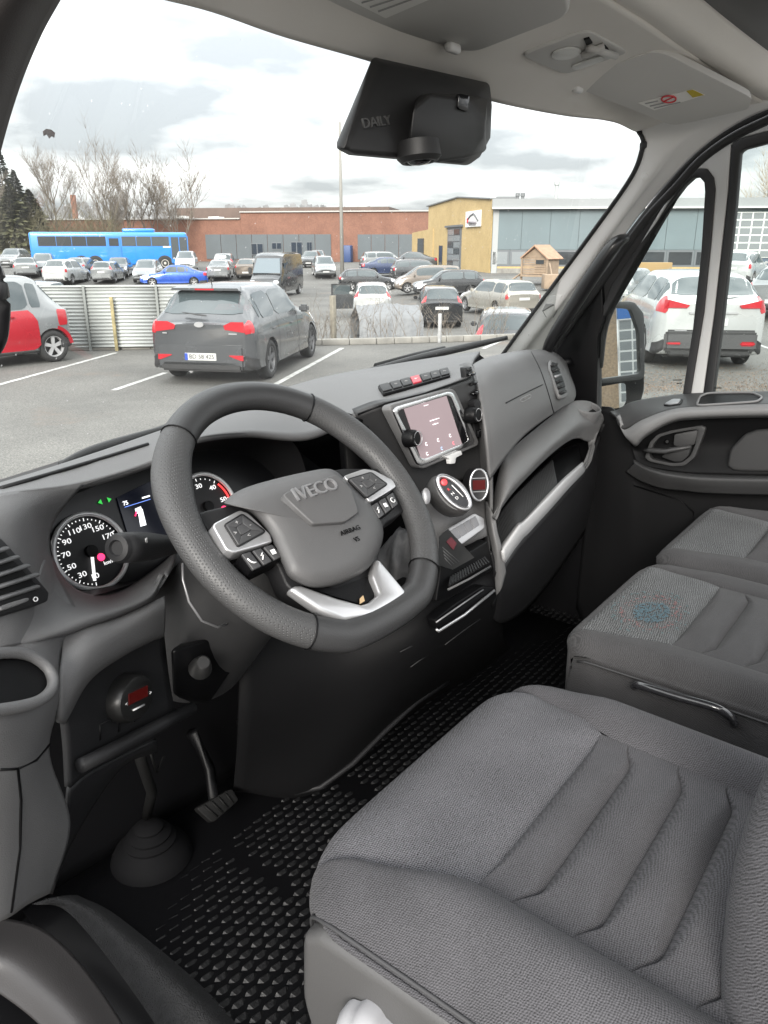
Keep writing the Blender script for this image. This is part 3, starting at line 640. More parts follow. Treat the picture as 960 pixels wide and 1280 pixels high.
for u0, u1, v, rr_ in ((.44, .66, .36, .0012), (.48, .60, .44, .0016), (.42, .52, .07, .0010)): tube('screen_text', [bs_(u0, v), bs_(u1, v)], rr_, e_p, scr, seg=4, flat=.3)
for u, v, mm in ((.2, .73, e_p), (.48, .74, e_p), (.78, .74, e_p), (.15, .9, e_p), (.5, .91, e_bl), (.8, .9, e_r)):
    p = bs_(u, v); tube('icon', [p+ex*.0026*math.cos(t)+ey*.0030*math.sin(t) for t in np.linspace(.6, 5.6, 9)], .0005, mm, scr, seg=4)
for px, py in ((508.5, 548), (585, 519)):
    kk = lathe('knob', onr(px, py, .004), rn, [(.0155, 0), (.0145, .016), (.012, .020), (.0, .0205)], plast_b, radio, seg=28)
    tube('knob_ring', [onr(px, py, 0)+rn*.0235+ux*.0115*math.cos(t)+rn.cross(ux)*.0115*math.sin(t) for t in np.linspace(0, 2*math.pi, 29)[:-1]], .0009, silver, kk, seg=5, closed=True)
slab('clip', rnd([onr(*p, .012) for p in [(558, 571), (576, 563), (578, 568), (570, 572), (569, 579), (563, 580), (562, 574)]], .15), mat('clip_white', (.62, .62, .62), .4), radio, d=rn*-.008, bevel=.001)
# centre air vents, left and right of the radio
def ventcol(pts, n, dv, nm='air_vent'):
    a = [PY(*p) for p in pts]
    v = slab(nm, rnd(a, .12), plast_d, D, d=(0, .012, 0), bevel=.003)
    for i in range(n):
        t = (i+.7)/(n+.4); p = a[0].lerp(a[3], t); q = a[1].lerp(a[2], t); p2, q2 = p.lerp(q, .08), p.lerp(q, .92)
        tube('vent_blade', [p2+V((0, -.004, 0)), p2.lerp(q2, .5)+V((0, -.009, 0)), q2+V((0, -.004, 0))], .0042, plast_b if i % 2 else gloss_b, v, seg=8, flat=.6)
    return v
cv = ventcol([(581, 460, .765), (590, 458, .765), (604, 540, .735), (595, 548, .735)], 7, 0)
lathe('vent_dial', PY(593, 505, .735), (-.2, -1, .1), [(.008, -.01), (.009, .008), (0, .009)], plast_d, cv, seg=14)
box('vent_tab', PY(586, 462, .752), (.010, .008, .007), plast_d, cv, bevel=.003)
box('usb_socket', PY(598.5, 542, .732), (.012, .006, .014), plast_b, cv, bevel=.002)
ventcol([(424, 512, .815), (446, 520, .80), (482, 562, .795), (470, 572, .80)], 5, 0)
# ------------------------------------------------------------------ passenger side pod with airbag cover
pod = patch('airbag_cover', [
    [(590, 456, .85), (605, 448, .87), (628, 442, .89), (663, 437, .90), (692, 440, .90), (708, 452, .88)],
    [(593, 462, .80), (612, 458, .80), (637, 452, .82), (668, 446, .85), (699, 449, .86), (714, 470, .85)],
    [(600, 492, .74), (617, 488, .742), (645, 480, .76), (677, 470, .79), (706, 470, .815), (719, 484, .825)],
    [(608, 540, .70), (622, 532, .705), (652, 515, .73), (684, 502, .76), (708, 492, .79), (720, 494, .81)],
    [(613, 600, .69), (628, 578, .693), (652, 548, .72), (676, 528, .748), (704, 509, .78), (717, 502, .80)]], plast, D, nu=44, nv=36, t=.006)
patch('pod_side', [
    [(574, 456, .87), (580, 500, .82), (592, 560, .79), (602, 620, .77), (606, 660, .76)],
    [(586, 453, .83), (592, 480, .775), (602, 540, .727), (609, 600, .705), (612, 650, .695)],
    [(594, 462, .80), (601, 492, .742), (609, 540, .703), (614, 600, .692), (616, 650, .685)]], plast, D, nu=36, nv=12, t=.006)
spd = Surf(pod)
for a in ([(664, 440), (675, 462), (684, 488), (692, 516)], [(632, 504), (655, 492), (678, 481)]):
    tube('panel_seam', [spd.hit(px, py, .0004)[0] for px, py in cr(a, 24)], .0013, plast_b, pod, seg=5)
eo, en = spd.hit(657, 498); e0, _ = spd.hit(652, 501); e1, _ = spd.hit(664, 495)
tube('airbag_label', rnd([PL(px, py, eo+en*.0008, en) for px, py in [(650, 499), (663, 492.5), (664, 496.5), (652, 503)]], .3, 3), .0005, grey_ink, pod, seg=4, closed=True)
text('lettering', 'AIRBAG', .0085, eo+en*.0012, e1-e0, en.cross(e1-e0), mat('emboss_light', (.16, .16, .16), .5), pod)
# end vent in the pod
evn = spd.hit(700, 472)[1]; evo = spd.hit(700, 472)[0]
def one(px, py, l=0.): return PL(px, py, evo+evn*l, evn)
ev = slab('side_vent', rnd([one(*p, .004) for p in [(689, 449), (697, 452), (709, 478), (710, 496), (702, 499), (694, 480), (688, 458)]], .25), plast, pod, d=evn*-.01, bevel=.003)
slab('vent_opening', rnd([one(*p, .005) for p in [(690, 452), (696, 455), (706, 479), (707, 492), (701, 494), (695, 478), (689, 460)]], .25), plast_b, ev, d=evn*-.004)
for i in range(6):
    t = i/5; cpx, cpy = 692+t*11, 456+t*34; tube('vent_blade', [one(cpx-2.5, cpy+1.5, .007), one(cpx+4, cpy-1, .007)], .0035, satin if i == 2 else plast_d, ev, seg=6)
# ------------------------------------------------------------------ shelf arm under the pod
arm = patch('shelf_arm', [
    [(612, 645, .71), (626, 580, .735), (641, 560, .755), (668, 537, .785), (693, 517, .81), (714, 502, .815), (738, 502, .795), (751, 514, .775)],
    [(615, 647, .685), (632, 598, .69), (655, 570, .715), (680, 549, .745), (704, 530, .77), (728, 516, .787), (747, 518, .776), (755, 523, .766)],
    [(618, 648, .668), (638, 612, .672), (662, 585, .692), (686, 560, .722), (708, 543, .748), (726, 532, .765), (742, 530, .765), (752, 532, .762)],
    [(620, 645, .675), (640, 618, .685), (663, 593, .702), (689, 568, .73), (710, 552, .755), (723, 548, .77), (735, 552, .77), (744, 550, .765)]], plast, D, nu=60, nv=26, t=.006)
patch('arm_end', [[(753, 528, .765), (748, 540, .762), (743, 556, .757), (737, 572, .75), (731, 588, .742)], [(744, 546, .762), (741, 555, .76), (738, 564, .756), (735, 574, .75), (730, 584, .743)], [(735, 552, .775), (735, 558, .775), (735, 565, .77), (733, 574, .765), (729, 580, .76)]], plast, D, nu=24, nv=10, t=.01)
patch('arm_column', [[(606, 625, .715), (608, 655, .695), (616, 698, .668), (620, 745, .664)], [(612, 636, .69), (615, 660, .672), (622, 692, .655), (627, 735, .652)], [(619, 645, .674), (622, 664, .664), (629, 690, .650), (633, 716, .648)]], plast, D, nu=20, nv=10, t=.006)
sa = Surf(arm)
co, cn = PY(732, 514, .792), V((-.08, -.30, 1)).normalized()
lathe('cup_holder', co+cn*.010, cn, [(.044, -.03), (.044, .0), (.040, .004), (.036, .001), (.035, -.012), (0, -.012)], plast, D, seg=36, sx=1, sy=.8)
lathe('cup_well', co+cn*.010, cn, [(.0345, -.010), (0, -.0105)], plast_b, D, seg=32, sy=.8)
# tray floor with ribs, back wall, front lip with its silver light put into a paler grey
dn_ = V((0, 0, -.012))
f0 = [PY(*p)+dn_ for p in [(627, 688, .655), (646, 662, .658), (656, 654, .665), (685, 624, .685), (707, 601, .708), (728, 582, .75)]]
b0 = [PY(*p)+dn_ for p in [(616, 648, .75), (634, 622, .77), (652, 603, .785), (676, 580, .81), (700, 560, .83), (724, 552, .82)]]
fa = cr([tuple(p) for p in f0], 70); ba = cr([tuple(p) for p in b0], 70)
tray = gridmesh('tray', np.stack([fa, .5*(fa+ba), ba]), plast_b, D)
bm = bmesh.new()
for i in range(1, 50):
    a, b = V(fa[i]), V(ba[i]); e = (b-a); x = e.normalized(); z = V((0, -.3, 1)).normalized(); y = z.cross(x).normalized()
    bmbox(bm, a.lerp(b, .46)+z*.002, (e.length*.9, .0040, .004), (x, y, x.cross(y)))
frombm('tray_rib', bm, mat('rib_grey', (.035, .035, .036), .5), tray, False, kind='stuff')
patch('tray_back', [[(612, 648, .762), (632, 624, .772), (652, 602, .79), (696, 564, .83), (726, 553, .822)], [(616, 640, .77), (640, 606, .78), (664, 580, .80), (700, 552, .82), (737, 545, .80)]], plast_b, D, t=.005, nv=4)
patch('shelf_lip', [
    [(625, 682, .668), (645, 656, .668), (655, 649, .672), (684, 618, .69), (706, 596, .712), (728, 577, .755)],
    [(628, 687, .647), (647, 660, .65), (656, 652, .655), (686, 622, .674), (708, 599, .697), (730, 580, .742)],
    [(630, 700, .645), (650, 671, .648), (660, 661, .653), (688, 631, .672), (710, 606, .695), (731, 585, .741)],
    [(631, 706, .656), (652, 676, .658), (663, 665, .664), (690, 635, .683), (712, 610, .706), (732, 589, .748)]], mat('lip_grey', (.42, .42, .425), .4, bump=.2, bscale=900), D, nu=40, nv=16, t=.005)
patch('shelf_under', [
    [(612, 690, .67), (620, 715, .66), (631, 706, .654), (650, 678, .657), (689, 636, .682), (732, 588, .745), (750, 545, .765)],
    [(610, 710, .69), (620, 738, .668), (636, 740, .665), (660, 715, .67), (698, 668, .70), (738, 612, .755), (754, 565, .775)],
    [(605, 740, .72), (618, 775, .70), (640, 775, .72), (670, 750, .74), (708, 700, .78), (742, 645, .80), (756, 600, .79)]], plast_d, D, nu=40, nv=14, t=.006)
# ------------------------------------------------------------------ lower console
patch('stack_column', [
    [(606, 585, .755), (614, 600, .735), (616, 650, .70), (620, 700, .675), (622, 745, .67)],
    [(600, 590, .76), (607, 610, .735), (610, 660, .70), (613, 705, .68), (616, 760, .675)]], plast_d, D, nu=20, nv=6, t=.02)
patch('console_body', [
    [(300, 770, .90), (420, 730, .86), (520, 700, .775), (560, 690, .755), (600, 680, .735), (622, 672, .72)],
    [(300, 860, .86), (420, 830, .80), (520, 788, .705), (560, 766, .685), (600, 742, .67), (624, 726, .665)],
    [(298, 930, .88), (410, 910, .82), (510, 850, .735), (556, 822, .72), (600, 795, .715), (628, 770, .71)],
    [(292, 982, .97), (396, 984, .87), (500, 895, .82), (548, 860, .805), (590, 835, .80), (630, 800, .79)],
    [(292, 990, 1.02), (396, 994, .95), (500, 905, .90), (548, 870, .89), (595, 846, .89), (640, 812, .88)]], mat('console_black', (.006, .006, .0065), .6, spec=.12, bump=.2, bscale=900), D, nu=40, nv=30, t=.008)
tube('console_edge', [PY(*p) for p in [(330, 984, .955), (370, 990, .90), (400, 984, .866), (440, 955, .84), (480, 915, .822), (520, 878, .81), (560, 852, .80)]], .006, plast_d, D, seg=8)
# silver switch panel
pn2 = V((-.15, -.8, .58)).normalized(); p2o = PY(583, 660, .70)
def on2(px, py, l=0.): return PL(px, py, p2o+pn2*l, pn2)
patch('control_panel', [[(520, 632, .785), (560, 612, .765), (600, 596, .758), (612, 592, .755)], [(528, 660, .76), (562, 645, .735), (598, 632, .725), (612, 628, .722)], [(545, 700, .735), (566, 690, .715), (600, 674, .70), (614, 668, .697)]], plast, D, nu=16, nv=16, t=.01)
swp = slab('switch_panel', rnd([on2(*p, .006) for p in [(558, 662), (593, 641), (605.5, 648), (606, 660), (577, 681), (572, 677)]], .14), mat('panel_silver', (.42, .42, .43), .38, metal=.5), D, d=pn2*-.012, bevel=.002)
qa, qb, qc, qd = (on2(*p, .0075) for p in [(561.5, 664), (595, 644.5), (600, 656), (570, 676)])
for i in range(4):
    u0, u1 = (i+.05)/4, (i+.95)/4
    slab('button', [qa.lerp(qb, u0), qa.lerp(qb, u1), qd.lerp(qc, u1), qd.lerp(qc, u0)], mat('button_grey', (.19, .19, .2), .5), swp, d=pn2*-.004, bevel=.001)
# gear selector barrel with oval silver face
gc = PY(567, 616, .655); ga = (gc-PY(546, 629, .745)).normalized(); gup = (PY(553, 594, .66)-PY(579, 640, .655)).normalized()
sel = lathe('gear_selector', gc-ga*.09, ga, [(.030, 0), (.040, .015), (.043, .05), (.040, .078), (.036, .088), (0, .089)], plast, D, seg=40, sx=.62, sy=1.0, up=gup)
gxx, gyy, _ = frame(ga, gup)
tube('selector_ring', [gc+ga*.001+gxx*.0155*math.cos(t)+gyy*.036*math.sin(t) for t in np.linspace(0, 2*math.pi, 41)[:-1]], .0042, mat('ring_silver', (.45, .45, .46), .3, metal=.9), sel, seg=10, closed=True)
lathe('selector_face', gc-ga*.002, ga, [(.0385, 0), (.037, .004), (0, .005)], gloss_b, sel, seg=36, sx=.38, sy=.92, up=gup)
for i, s in enumerate(['R', 'N', 'D']):
    text('letter', s, .0075, gc+ga*.0035+gyy*(.010-.010*i)+gxx*-.003, gxx, gyy, white_ink if i else red_ink, sel)
lathe('selector_button', gc+ga*.003+gyy*.024, ga, [(.006, 0), (.005, .002), (0, .003)], mat('select_red', (.5, .03, .04), .35, emit=((.9, .1, .1), .15)), sel, seg=14)
tube('selector_slot', [gc+ga*.004+gxx*.006+gyy*y for y in (-.016, .0, .012)], .0010, white_ink, sel, seg=5)
lathe('paddle', PY(533, 620, .69), (-.6, -.6, .4), [(.012, -.04), (.014, 0), (0, .004)], satin, sel, seg=16, sx=.5)
# round climate display
nc = PY(598, 606, .69); na = (nc-PY(585, 604, .745)).normalized()
rd = lathe('climate_dial', nc-na*.05, na, [(.026, 0), (.028, .05), (.026, .055), (.022, .054), (0, .053)], plast_d, D, seg=36, sx=.68, sy=1.12)
nx, ny, _ = frame(na)
tube('dial_ring', [nc+na*.004+nx*.017*math.cos(t)+ny*.029*math.sin(t) for t in np.linspace(0, 2*math.pi, 41)[:-1]], .0026, MATS['ring_silver'], rd, seg=8, closed=True)
box('display_window', nc+na*.0045, (.024, .018, .002), MATS['display_red'], rd, ax=(nx, ny, na))
for s_ in (-1, 1): box('display_bar', nc+na*.005+ny*.0125*s_, (.026, .0012, .002), satin, rd, ax=(nx, ny, na))
# storage nook: ribbed floor and silver edges
nk = slab('storage_nook', rnd([PY(*p) for p in [(552, 706, .672), (588, 690, .668), (610, 676, .668), (616, 712, .660), (562, 748, .660), (545, 752, .665)]], .10), plast_b, D, d=(0, .02, 0), bevel=.003)
bm = bmesh.new()
A0, A1, B0, B1 = (PY(*p) for p in [(560, 733, .652), (612, 703, .652), (562, 722, .665), (606, 696, .665)])
for i in range(16):
    t = (i+.5)/16; a = A0.lerp(A1, t); b = B0.lerp(B1, t); x = (b-a).normalized(); z = V((0, -.5, .86)); y = z.cross(x).normalized(); bmbox(bm, a.lerp(b, .5), ((b-a).length, .004, .004), (x, y, x.cross(y)))
frombm('nook_rib', bm, plast_d, nk, False, kind='stuff')
tube('nook_edge', [PY(*p) for p in [(560, 737, .648), (586, 724, .648), (613, 708, .648)]], .0022, plast, nk, seg=6)
lw = slab('lower_pocket', rnd([PY(*p) for p in [(544, 775, .668), (566, 757, .662), (604, 733, .658), (618, 735, .655), (617, 741, .655), (548, 789, .664)]], .12), plast_b, D, d=(0, .02, 0), bevel=.002)
tube('pocket_edge', [PY(*p) for p in [(545, 786, .660), (548, 789, .657), (580, 769, .653), (618, 738, .649)]], .0028, silver, lw, seg=6)
tube('pocket_edge', [PY(*p) for p in [(545, 778, .662), (575, 757, .656), (604, 737, .652)]], .0016, satin, lw, seg=6)
for a in ([(513, 834, .715), (535, 818, .705), (553, 806, .70)], [(556, 806, .70), (580, 788, .69), (600, 774, .685)], [(500, 815, .715), (530, 800, .70)]):
    tube('drawer_line', [PY(*p) for p in a], .0013, plast_d, D, seg=5)
# handbrake gaiter behind the wheel rim
bm = bmesh.new(); gz0 = PY(496, 692, .735); rings = []
for j in range(9):
    t = j/8; ring = []
    for i in range(32):
        a = 2*math.pi*i/32; r = (.052-.038*t)*(1+.22*math.sin(3*a+4*t+.6)*math.sin(math.pi*min(1, t*1.3)+.3)+.08*math.sin(7*a+2*t))
        ring.append(bm.verts.new(gz0+V((r*math.cos(a)*1.2, r*math.sin(a)*.9-.02*t, -.03+.075*t+.008*math.sin(5*a+6*t)))))
    rings.append(ring)
for a, b in zip(rings, rings[1:]):
    for i in range(32): bm.faces.new([a[i], a[(i+1) % 32], b[(i+1) % 32], b[i]])
bm.faces.new(rings[-1])
frombm('handbrake_gaiter', bm, mat('gaiter_leather', (.06, .06, .062), .5, bump=.4, bscale=600), D)
tube('column_stalk', [PY(*p) for p in [(235, 676, .76), (210, 682, .73), (185, 683, .715), (165, 684, .705), (149, 685, .697)]], [.011, .0125, .0165, .0175, .0165], plast_d, D, seg=18)
so = PY(149, 685, .6965); sa_ = (PY(149, 685, .697)-PY(185, 683, .715)).normalized()
lathe('stalk_cap', so, sa_, [(.0165, 0), (.0145, .005), (.009, .006), (.0075, .003), (0, .003)], plast_d, D, seg=22)
text('symbol', 'II', .008, PY(183, 676, .692), V((1, .3, 0)), V((0, 0, 1)), grey_ink, D)
A = dense([[PY(430, 512, .95), PY(560, 470, .95), PY(680, 450, .97), PY(770, 500, 1.0)], [PY(440, 620, .92), PY(560, 600, .92), PY(680, 570, .92), PY(775, 560, .95)], [PY(460, 760, .88), PY(560, 740, .88), PY(650, 700, .88), PY(770, 610, .95)]], 14, 10)
solid(gridmesh('dash_backing', A, plast_b, D), .02, 1)  # dark sheet added behind the dash panels to stop light leaking through gaps
# printed leaflet leaning in the nook
lf = [PY(*p) for p in [(552, 668, .652), (559, 661, .668), (593, 697, .650), (566, 712, .638), (552, 700, .640)]]
fn = (lf[1]-lf[0]).cross(lf[2]-lf[0]).normalized(); fn = fn if fn.dot(-lf[0]) > 0 else -fn
fo = lf[2]
def onf(px, py, l=0.): return PL(px, py, fo+fn*l, fn)
card = slab('leaflet', [onf(*p) for p in [(550, 670), (560, 661), (593, 697), (566, 712), (548, 706)]], mat('leaflet_black', (.012, .012, .012), .3), None, d=fn*-.0012, label='black printed leaflet with red heading leaning in the console nook', cat='leaflet')
slab('red_heading', [onf(*p, .0008) for p in [(558, 677), (564, 671), (571, 679), (567, 687)]], mat('leaflet_red', (.16, .02, .03), .4), card, d=fn*-.0004)
for i in range(4):
    a = (555+i*2.0, 682+i*3.4+2); b = (571+i*2.1-(i % 2)*4, 699+i*1.6-(i % 2)*4)
    tube('text_line', [onf(553+i*.8, 684+i*4.4, .001), onf(574-i*3.2, 702+i*1.6, .001)], .00022, grey_ink, card, seg=4)

# ================================================================== STEERING WHEEL
sw = empty('steering_wheel', wc-wn*.03, label='black leather multifunction steering wheel with silver lower spoke and IVECO hub', cat='steering wheel')
nseg = 120; vs = []; fs = []; K = 16
rimc = []
for i in range(nseg):
    a = 2*math.pi*i/nseg
    # flattened bottom, radius of the rim centre line
    rr = .1795
    y = rr*math.sin(a); x = rr*math.cos(a)
    if y < -.165: y = -.165-(abs(y)-.165)*.35
    rimc.append((x, y, a))
leather_p = mat('leather_perforated', (.05, .05, .051), .5)
n_, l_, b_ = nodes_of(leather_p)
tcn = n_.new('ShaderNodeTexCoord'); vo = n_.new('ShaderNodeTexVoronoi'); vo.inputs['Scale'].default_value = 330; vo.inputs['Randomness'].default_value = .15
l_.new(tcn.outputs['Object'], vo.inputs['Vector'])
rr_ = n_.new('ShaderNodeMapRange'); rr_.inputs[1].default_value = .15; rr_.inputs[2].default_value = .4; l_.new(vo.outputs['Distance'], rr_.inputs[0])
bu = n_.new('ShaderNodeBump'); bu.inputs['Strength'].default_value = .7; bu.inputs['Distance'].default_value = .0008; l_.new(rr_.outputs[0], bu.inputs['Height']); l_.new(bu.outputs[0], b_.inputs['Normal'])
def rimseg(name, i0, i1, m_, thick=lambda a: 1):
    vs = []; fs = []; n = i1-i0+1
    for i in range(i0, i1+1):
        x, y, a = rimc[i % nseg]; x0, y0, _ = rimc[(i-1) % nseg]; x1, y1, _ = rimc[(i+1) % nseg]
        t = V((x1-x0, y1-y0)).normalized(); nx_, ny_ = t.y, -t.x
        c = wc+wu*x+wv*y; k = thick(a)
        for j in range(K):
            q = 2*math.pi*j/K; ra, rb = .0205*k, .0175
            vs.append(c+(wu*nx_+wv*ny_)*ra*math.cos(q)+wn*rb*math.sin(q))
    for i in range(n-1):
        for j in range(K): fs.append((i*K+j, i*K+(j+1) % K, (i+1)*K+(j+1) % K, (i+1)*K+j))
    return mesh(name, vs, fs, m_, sw)
def thk(a):
    d = math.degrees(a) % 360; g = 0
    for c in (28, 152): 
        e = min(abs(d-c), 360-abs(d-c)); g += math.exp(-(e/16)**2)*.17
    return 1+g
def ia(deg): return int(round(deg/360*nseg))
rimseg('rim_grip', ia(52), ia(128), leather, thk); rimseg('rim_grip', ia(232), ia(308), leather, thk)
rimseg('rim_grip', ia(128), ia(232), leather_p, thk); rimseg('rim_grip', ia(308), ia(412), leather_p, thk)
for dg_ in (52, 128, 232, 308):
    x, y, a = rimc[ia(dg_)]; k = thk(a); e = V((x, y)).normalized(); c = wc+wu*x+wv*y
    tube('stitched_seam', [c+(wu*e.x+wv*e.y)*.0212*k*math.cos(q)+wn*.0182*math.sin(q) for q in np.linspace(0, 2*math.pi, 21)[:-1]], .0011, plast_b, sw, seg=5, closed=True)
def onw(px, py, l=0.): return PL(px, py, wc+wn*l, wn)
# dark carrier behind the hub and spokes
slab('spoke_carrier', rnd([onw(*p, .0) for p in [(245, 640), (300, 628), (420, 585), (480, 585), (520, 610), (505, 640), (480, 655), (470, 720), (505, 745), (440, 775), (360, 735), (345, 700), (280, 690)]], .2), plast_d, sw, d=wn*-.03, bevel=.006)
hubl = [(281, 629), (299, 614), (330, 603), (380, 591), (413, 587), (432, 600), (450, 617), (468, 636), (478, 660), (476, 681), (466, 702), (452, 716), (430, 727), (408, 733), (386, 733), (363, 722), (354, 706), (346, 688), (336, 666), (318, 644), (299, 633)]
hub_c = (400, 655)
def hubring(s, l): return [onw(hub_c[0]+(p[0]-hub_c[0])*s, hub_c[1]+(p[1]-hub_c[1])*s, l) for p in hubl]
rows = [hubring(1.0, -.002), hubring(1.01, .012), hubring(.98, .022), hubring(.90, .030), hubring(.72, .036), hubring(.45, .039), hubring(.02, .040)]
A = np.stack([cr([tuple(p) for p in r], 84, True) for r in rows]); A = np.concatenate([A, A[:, :1]], 1)
hubm = mat('hub_plastic', (.085, .084, .085), .5, bump=.3, bscale=1000)
hub = gridmesh('airbag_hub', A, hubm, sw)
plate = [(352, 617), (421, 592), (440, 612), (449, 640), (432, 652), (392, 655), (378, 642)]
pl_ = slab('hub_plateau', rnd([onw(*p, (.046)) for p in plate], .14), hubm, hub, d=wn*-.016, bevel=.010, seg=4)
fx = (onw(420, 604, 0)-onw(371, 618, 0)).normalized(); fy = wn.cross(fx)
text('lettering', 'IVECO', .0245, onw(395, 612, .0475), fx, fy, mat('lettering_grey', (.34, .34, .35), .3, metal=.5), hub, ext=.0015, squash=1.05)
text('lettering', 'AIRBAG', .0085, onw(438, 663, .0405), fx, fy, plast_b, hub, squash=1.2)
text('lettering', 'VS', .0085, onw(446, 674, .039), fx, fy, plast_b, hub)
# button pods
def podset(sil, diam, low, nlow, syms):
    b = slab('button_bezel', rnd([onw(*p, .022) for p in sil], .16), silver, sw, d=wn*-.02, bevel=.003, seg=3)
    slab('rocker_plate', rnd([onw(*p, .0245) for p in diam], .12), plast_d, b, d=wn*-.004, bevel=.001)
    c = V((sum(p[0] for p in diam)/len(diam), sum(p[1] for p in diam)/len(diam), 0))
    for i in range(4):
        a = V((*diam[i], 0)); e = V((*diam[(i+1) % 4], 0)); a, e, cc_ = a.lerp(c, .12), e.lerp(c, .12), c.lerp((a+e)/2, .28)
        f1, f2 = a.lerp(c, .60), e.lerp(c, .60)
        kq = slab('rocker_button', [onw(q.x, q.y, .026) for q in (a, e, f2, f1)], mat('button_dark', (.05, .05, .052), .45), b, d=wn*-.004, bevel=.001)
        mid = (a+e+f1+f2)/4; text('symbol', '+-<>'[i], .007, onw(mid.x, mid.y, .0265), fx, fy, grey_ink, kq)
    slab('ok_button', rnd([onw(q.x, q.y, .0265) for q in [V((*d_, 0)).lerp(c, .66) for d_ in diam]], .2), MATS['button_dark'], b, d=wn*-.004, bevel=.001)
    bb = slab('button_block', rnd([onw(*p, .020) for p in low], .15), plast_b, sw, d=wn*-.03, bevel=.003)
    p0, p1, p2, p3 = (V((*p, 0)) for p in low[:4])
    for i in range(nlow):
        u0, u1 = (i+.08)/nlow, (i+.92)/nlow; q = [p0.lerp(p1, u0), p0.lerp(p1, u1), p3.lerp(p2, u1), p3.lerp(p2, u0)]; cq = sum(q, V())/4; q = [w.lerp(cq, .10) for w in q]
        kq = slab('push_button', [onw(w.x, w.y, .0225) for w in q], MATS['button_dark'], bb, d=wn*-.004, bevel=.001)
        cw = onw(cq.x, cq.y, .0232)
        if syms[i] == 'o': tube('symbol', [cw+fx*.0036*math.cos(t)+fy*.0036*math.sin(t) for t in np.linspace(.8, 6.2, 10)], .0007, white_ink, kq, seg=4)
        elif syms[i] == 'c': tube('symbol', [cw+fx*x_*.004+fy*y_*.004 for x_, y_ in ((-1, .9), (-.6, -.2), (.2, -.9), (1, -1))], .0010, white_ink, kq, seg=4)
        elif syms[i] == 'b': box('symbol', cw, (.006, .006, .0006), white_ink, kq, ax=(fx, fy, wn))
        else: tube('symbol', [cw+fx*x_*.004+fy*y_*.004 for x_, y_ in ((-.6, -1), (.4, .2), (-.4, .2), (.7, 1))], .0009, white_ink, kq, seg=4)
podset([(265, 655), (300, 637), (311, 641), (338, 667), (341, 677), (318, 684), (293, 691), (283, 687)], [(280, 655), (303, 641), (334, 664), (298, 684)], [(300, 692), (341, 679), (356, 695), (316, 714)], 3, 'cvb')
podset([(429, 595), (455, 586), (468, 588), (491, 600), (495, 608), (488, 613), (463, 628), (452, 615)], [(434, 598), (464, 589), (486, 605), (459, 623)], [(463, 632), (492, 614), (499, 630), (474, 649)], 3, 'vbo')
# silver lower spoke
slab('lower_spoke', [onw(*p, .014) for p in [(362, 735), (370, 731), (378, 731), (420, 746), (452, 755), (462, 752), (475, 741), (465, 718), (471, 697), (476, 700), (508, 738), (509, 745), (505, 753), (468, 769), (431, 775), (400, 762)]], silver, sw, d=wn*-.016, bevel=.005, seg=3)
slab('spoke_opening', [onw(*p, .004) for p in [(378, 731), (420, 746), (452, 755), (462, 752), (475, 741), (465, 718), (455, 722), (420, 735)]], plast_b, sw, d=wn*-.004)
slab('tag', [onw(*p, .007) for p in [(450, 748), (454, 744), (456, 751), (450, 755)]], mat('tag_brass', (.45, .32, .18), .5), sw, d=wn*-.001)
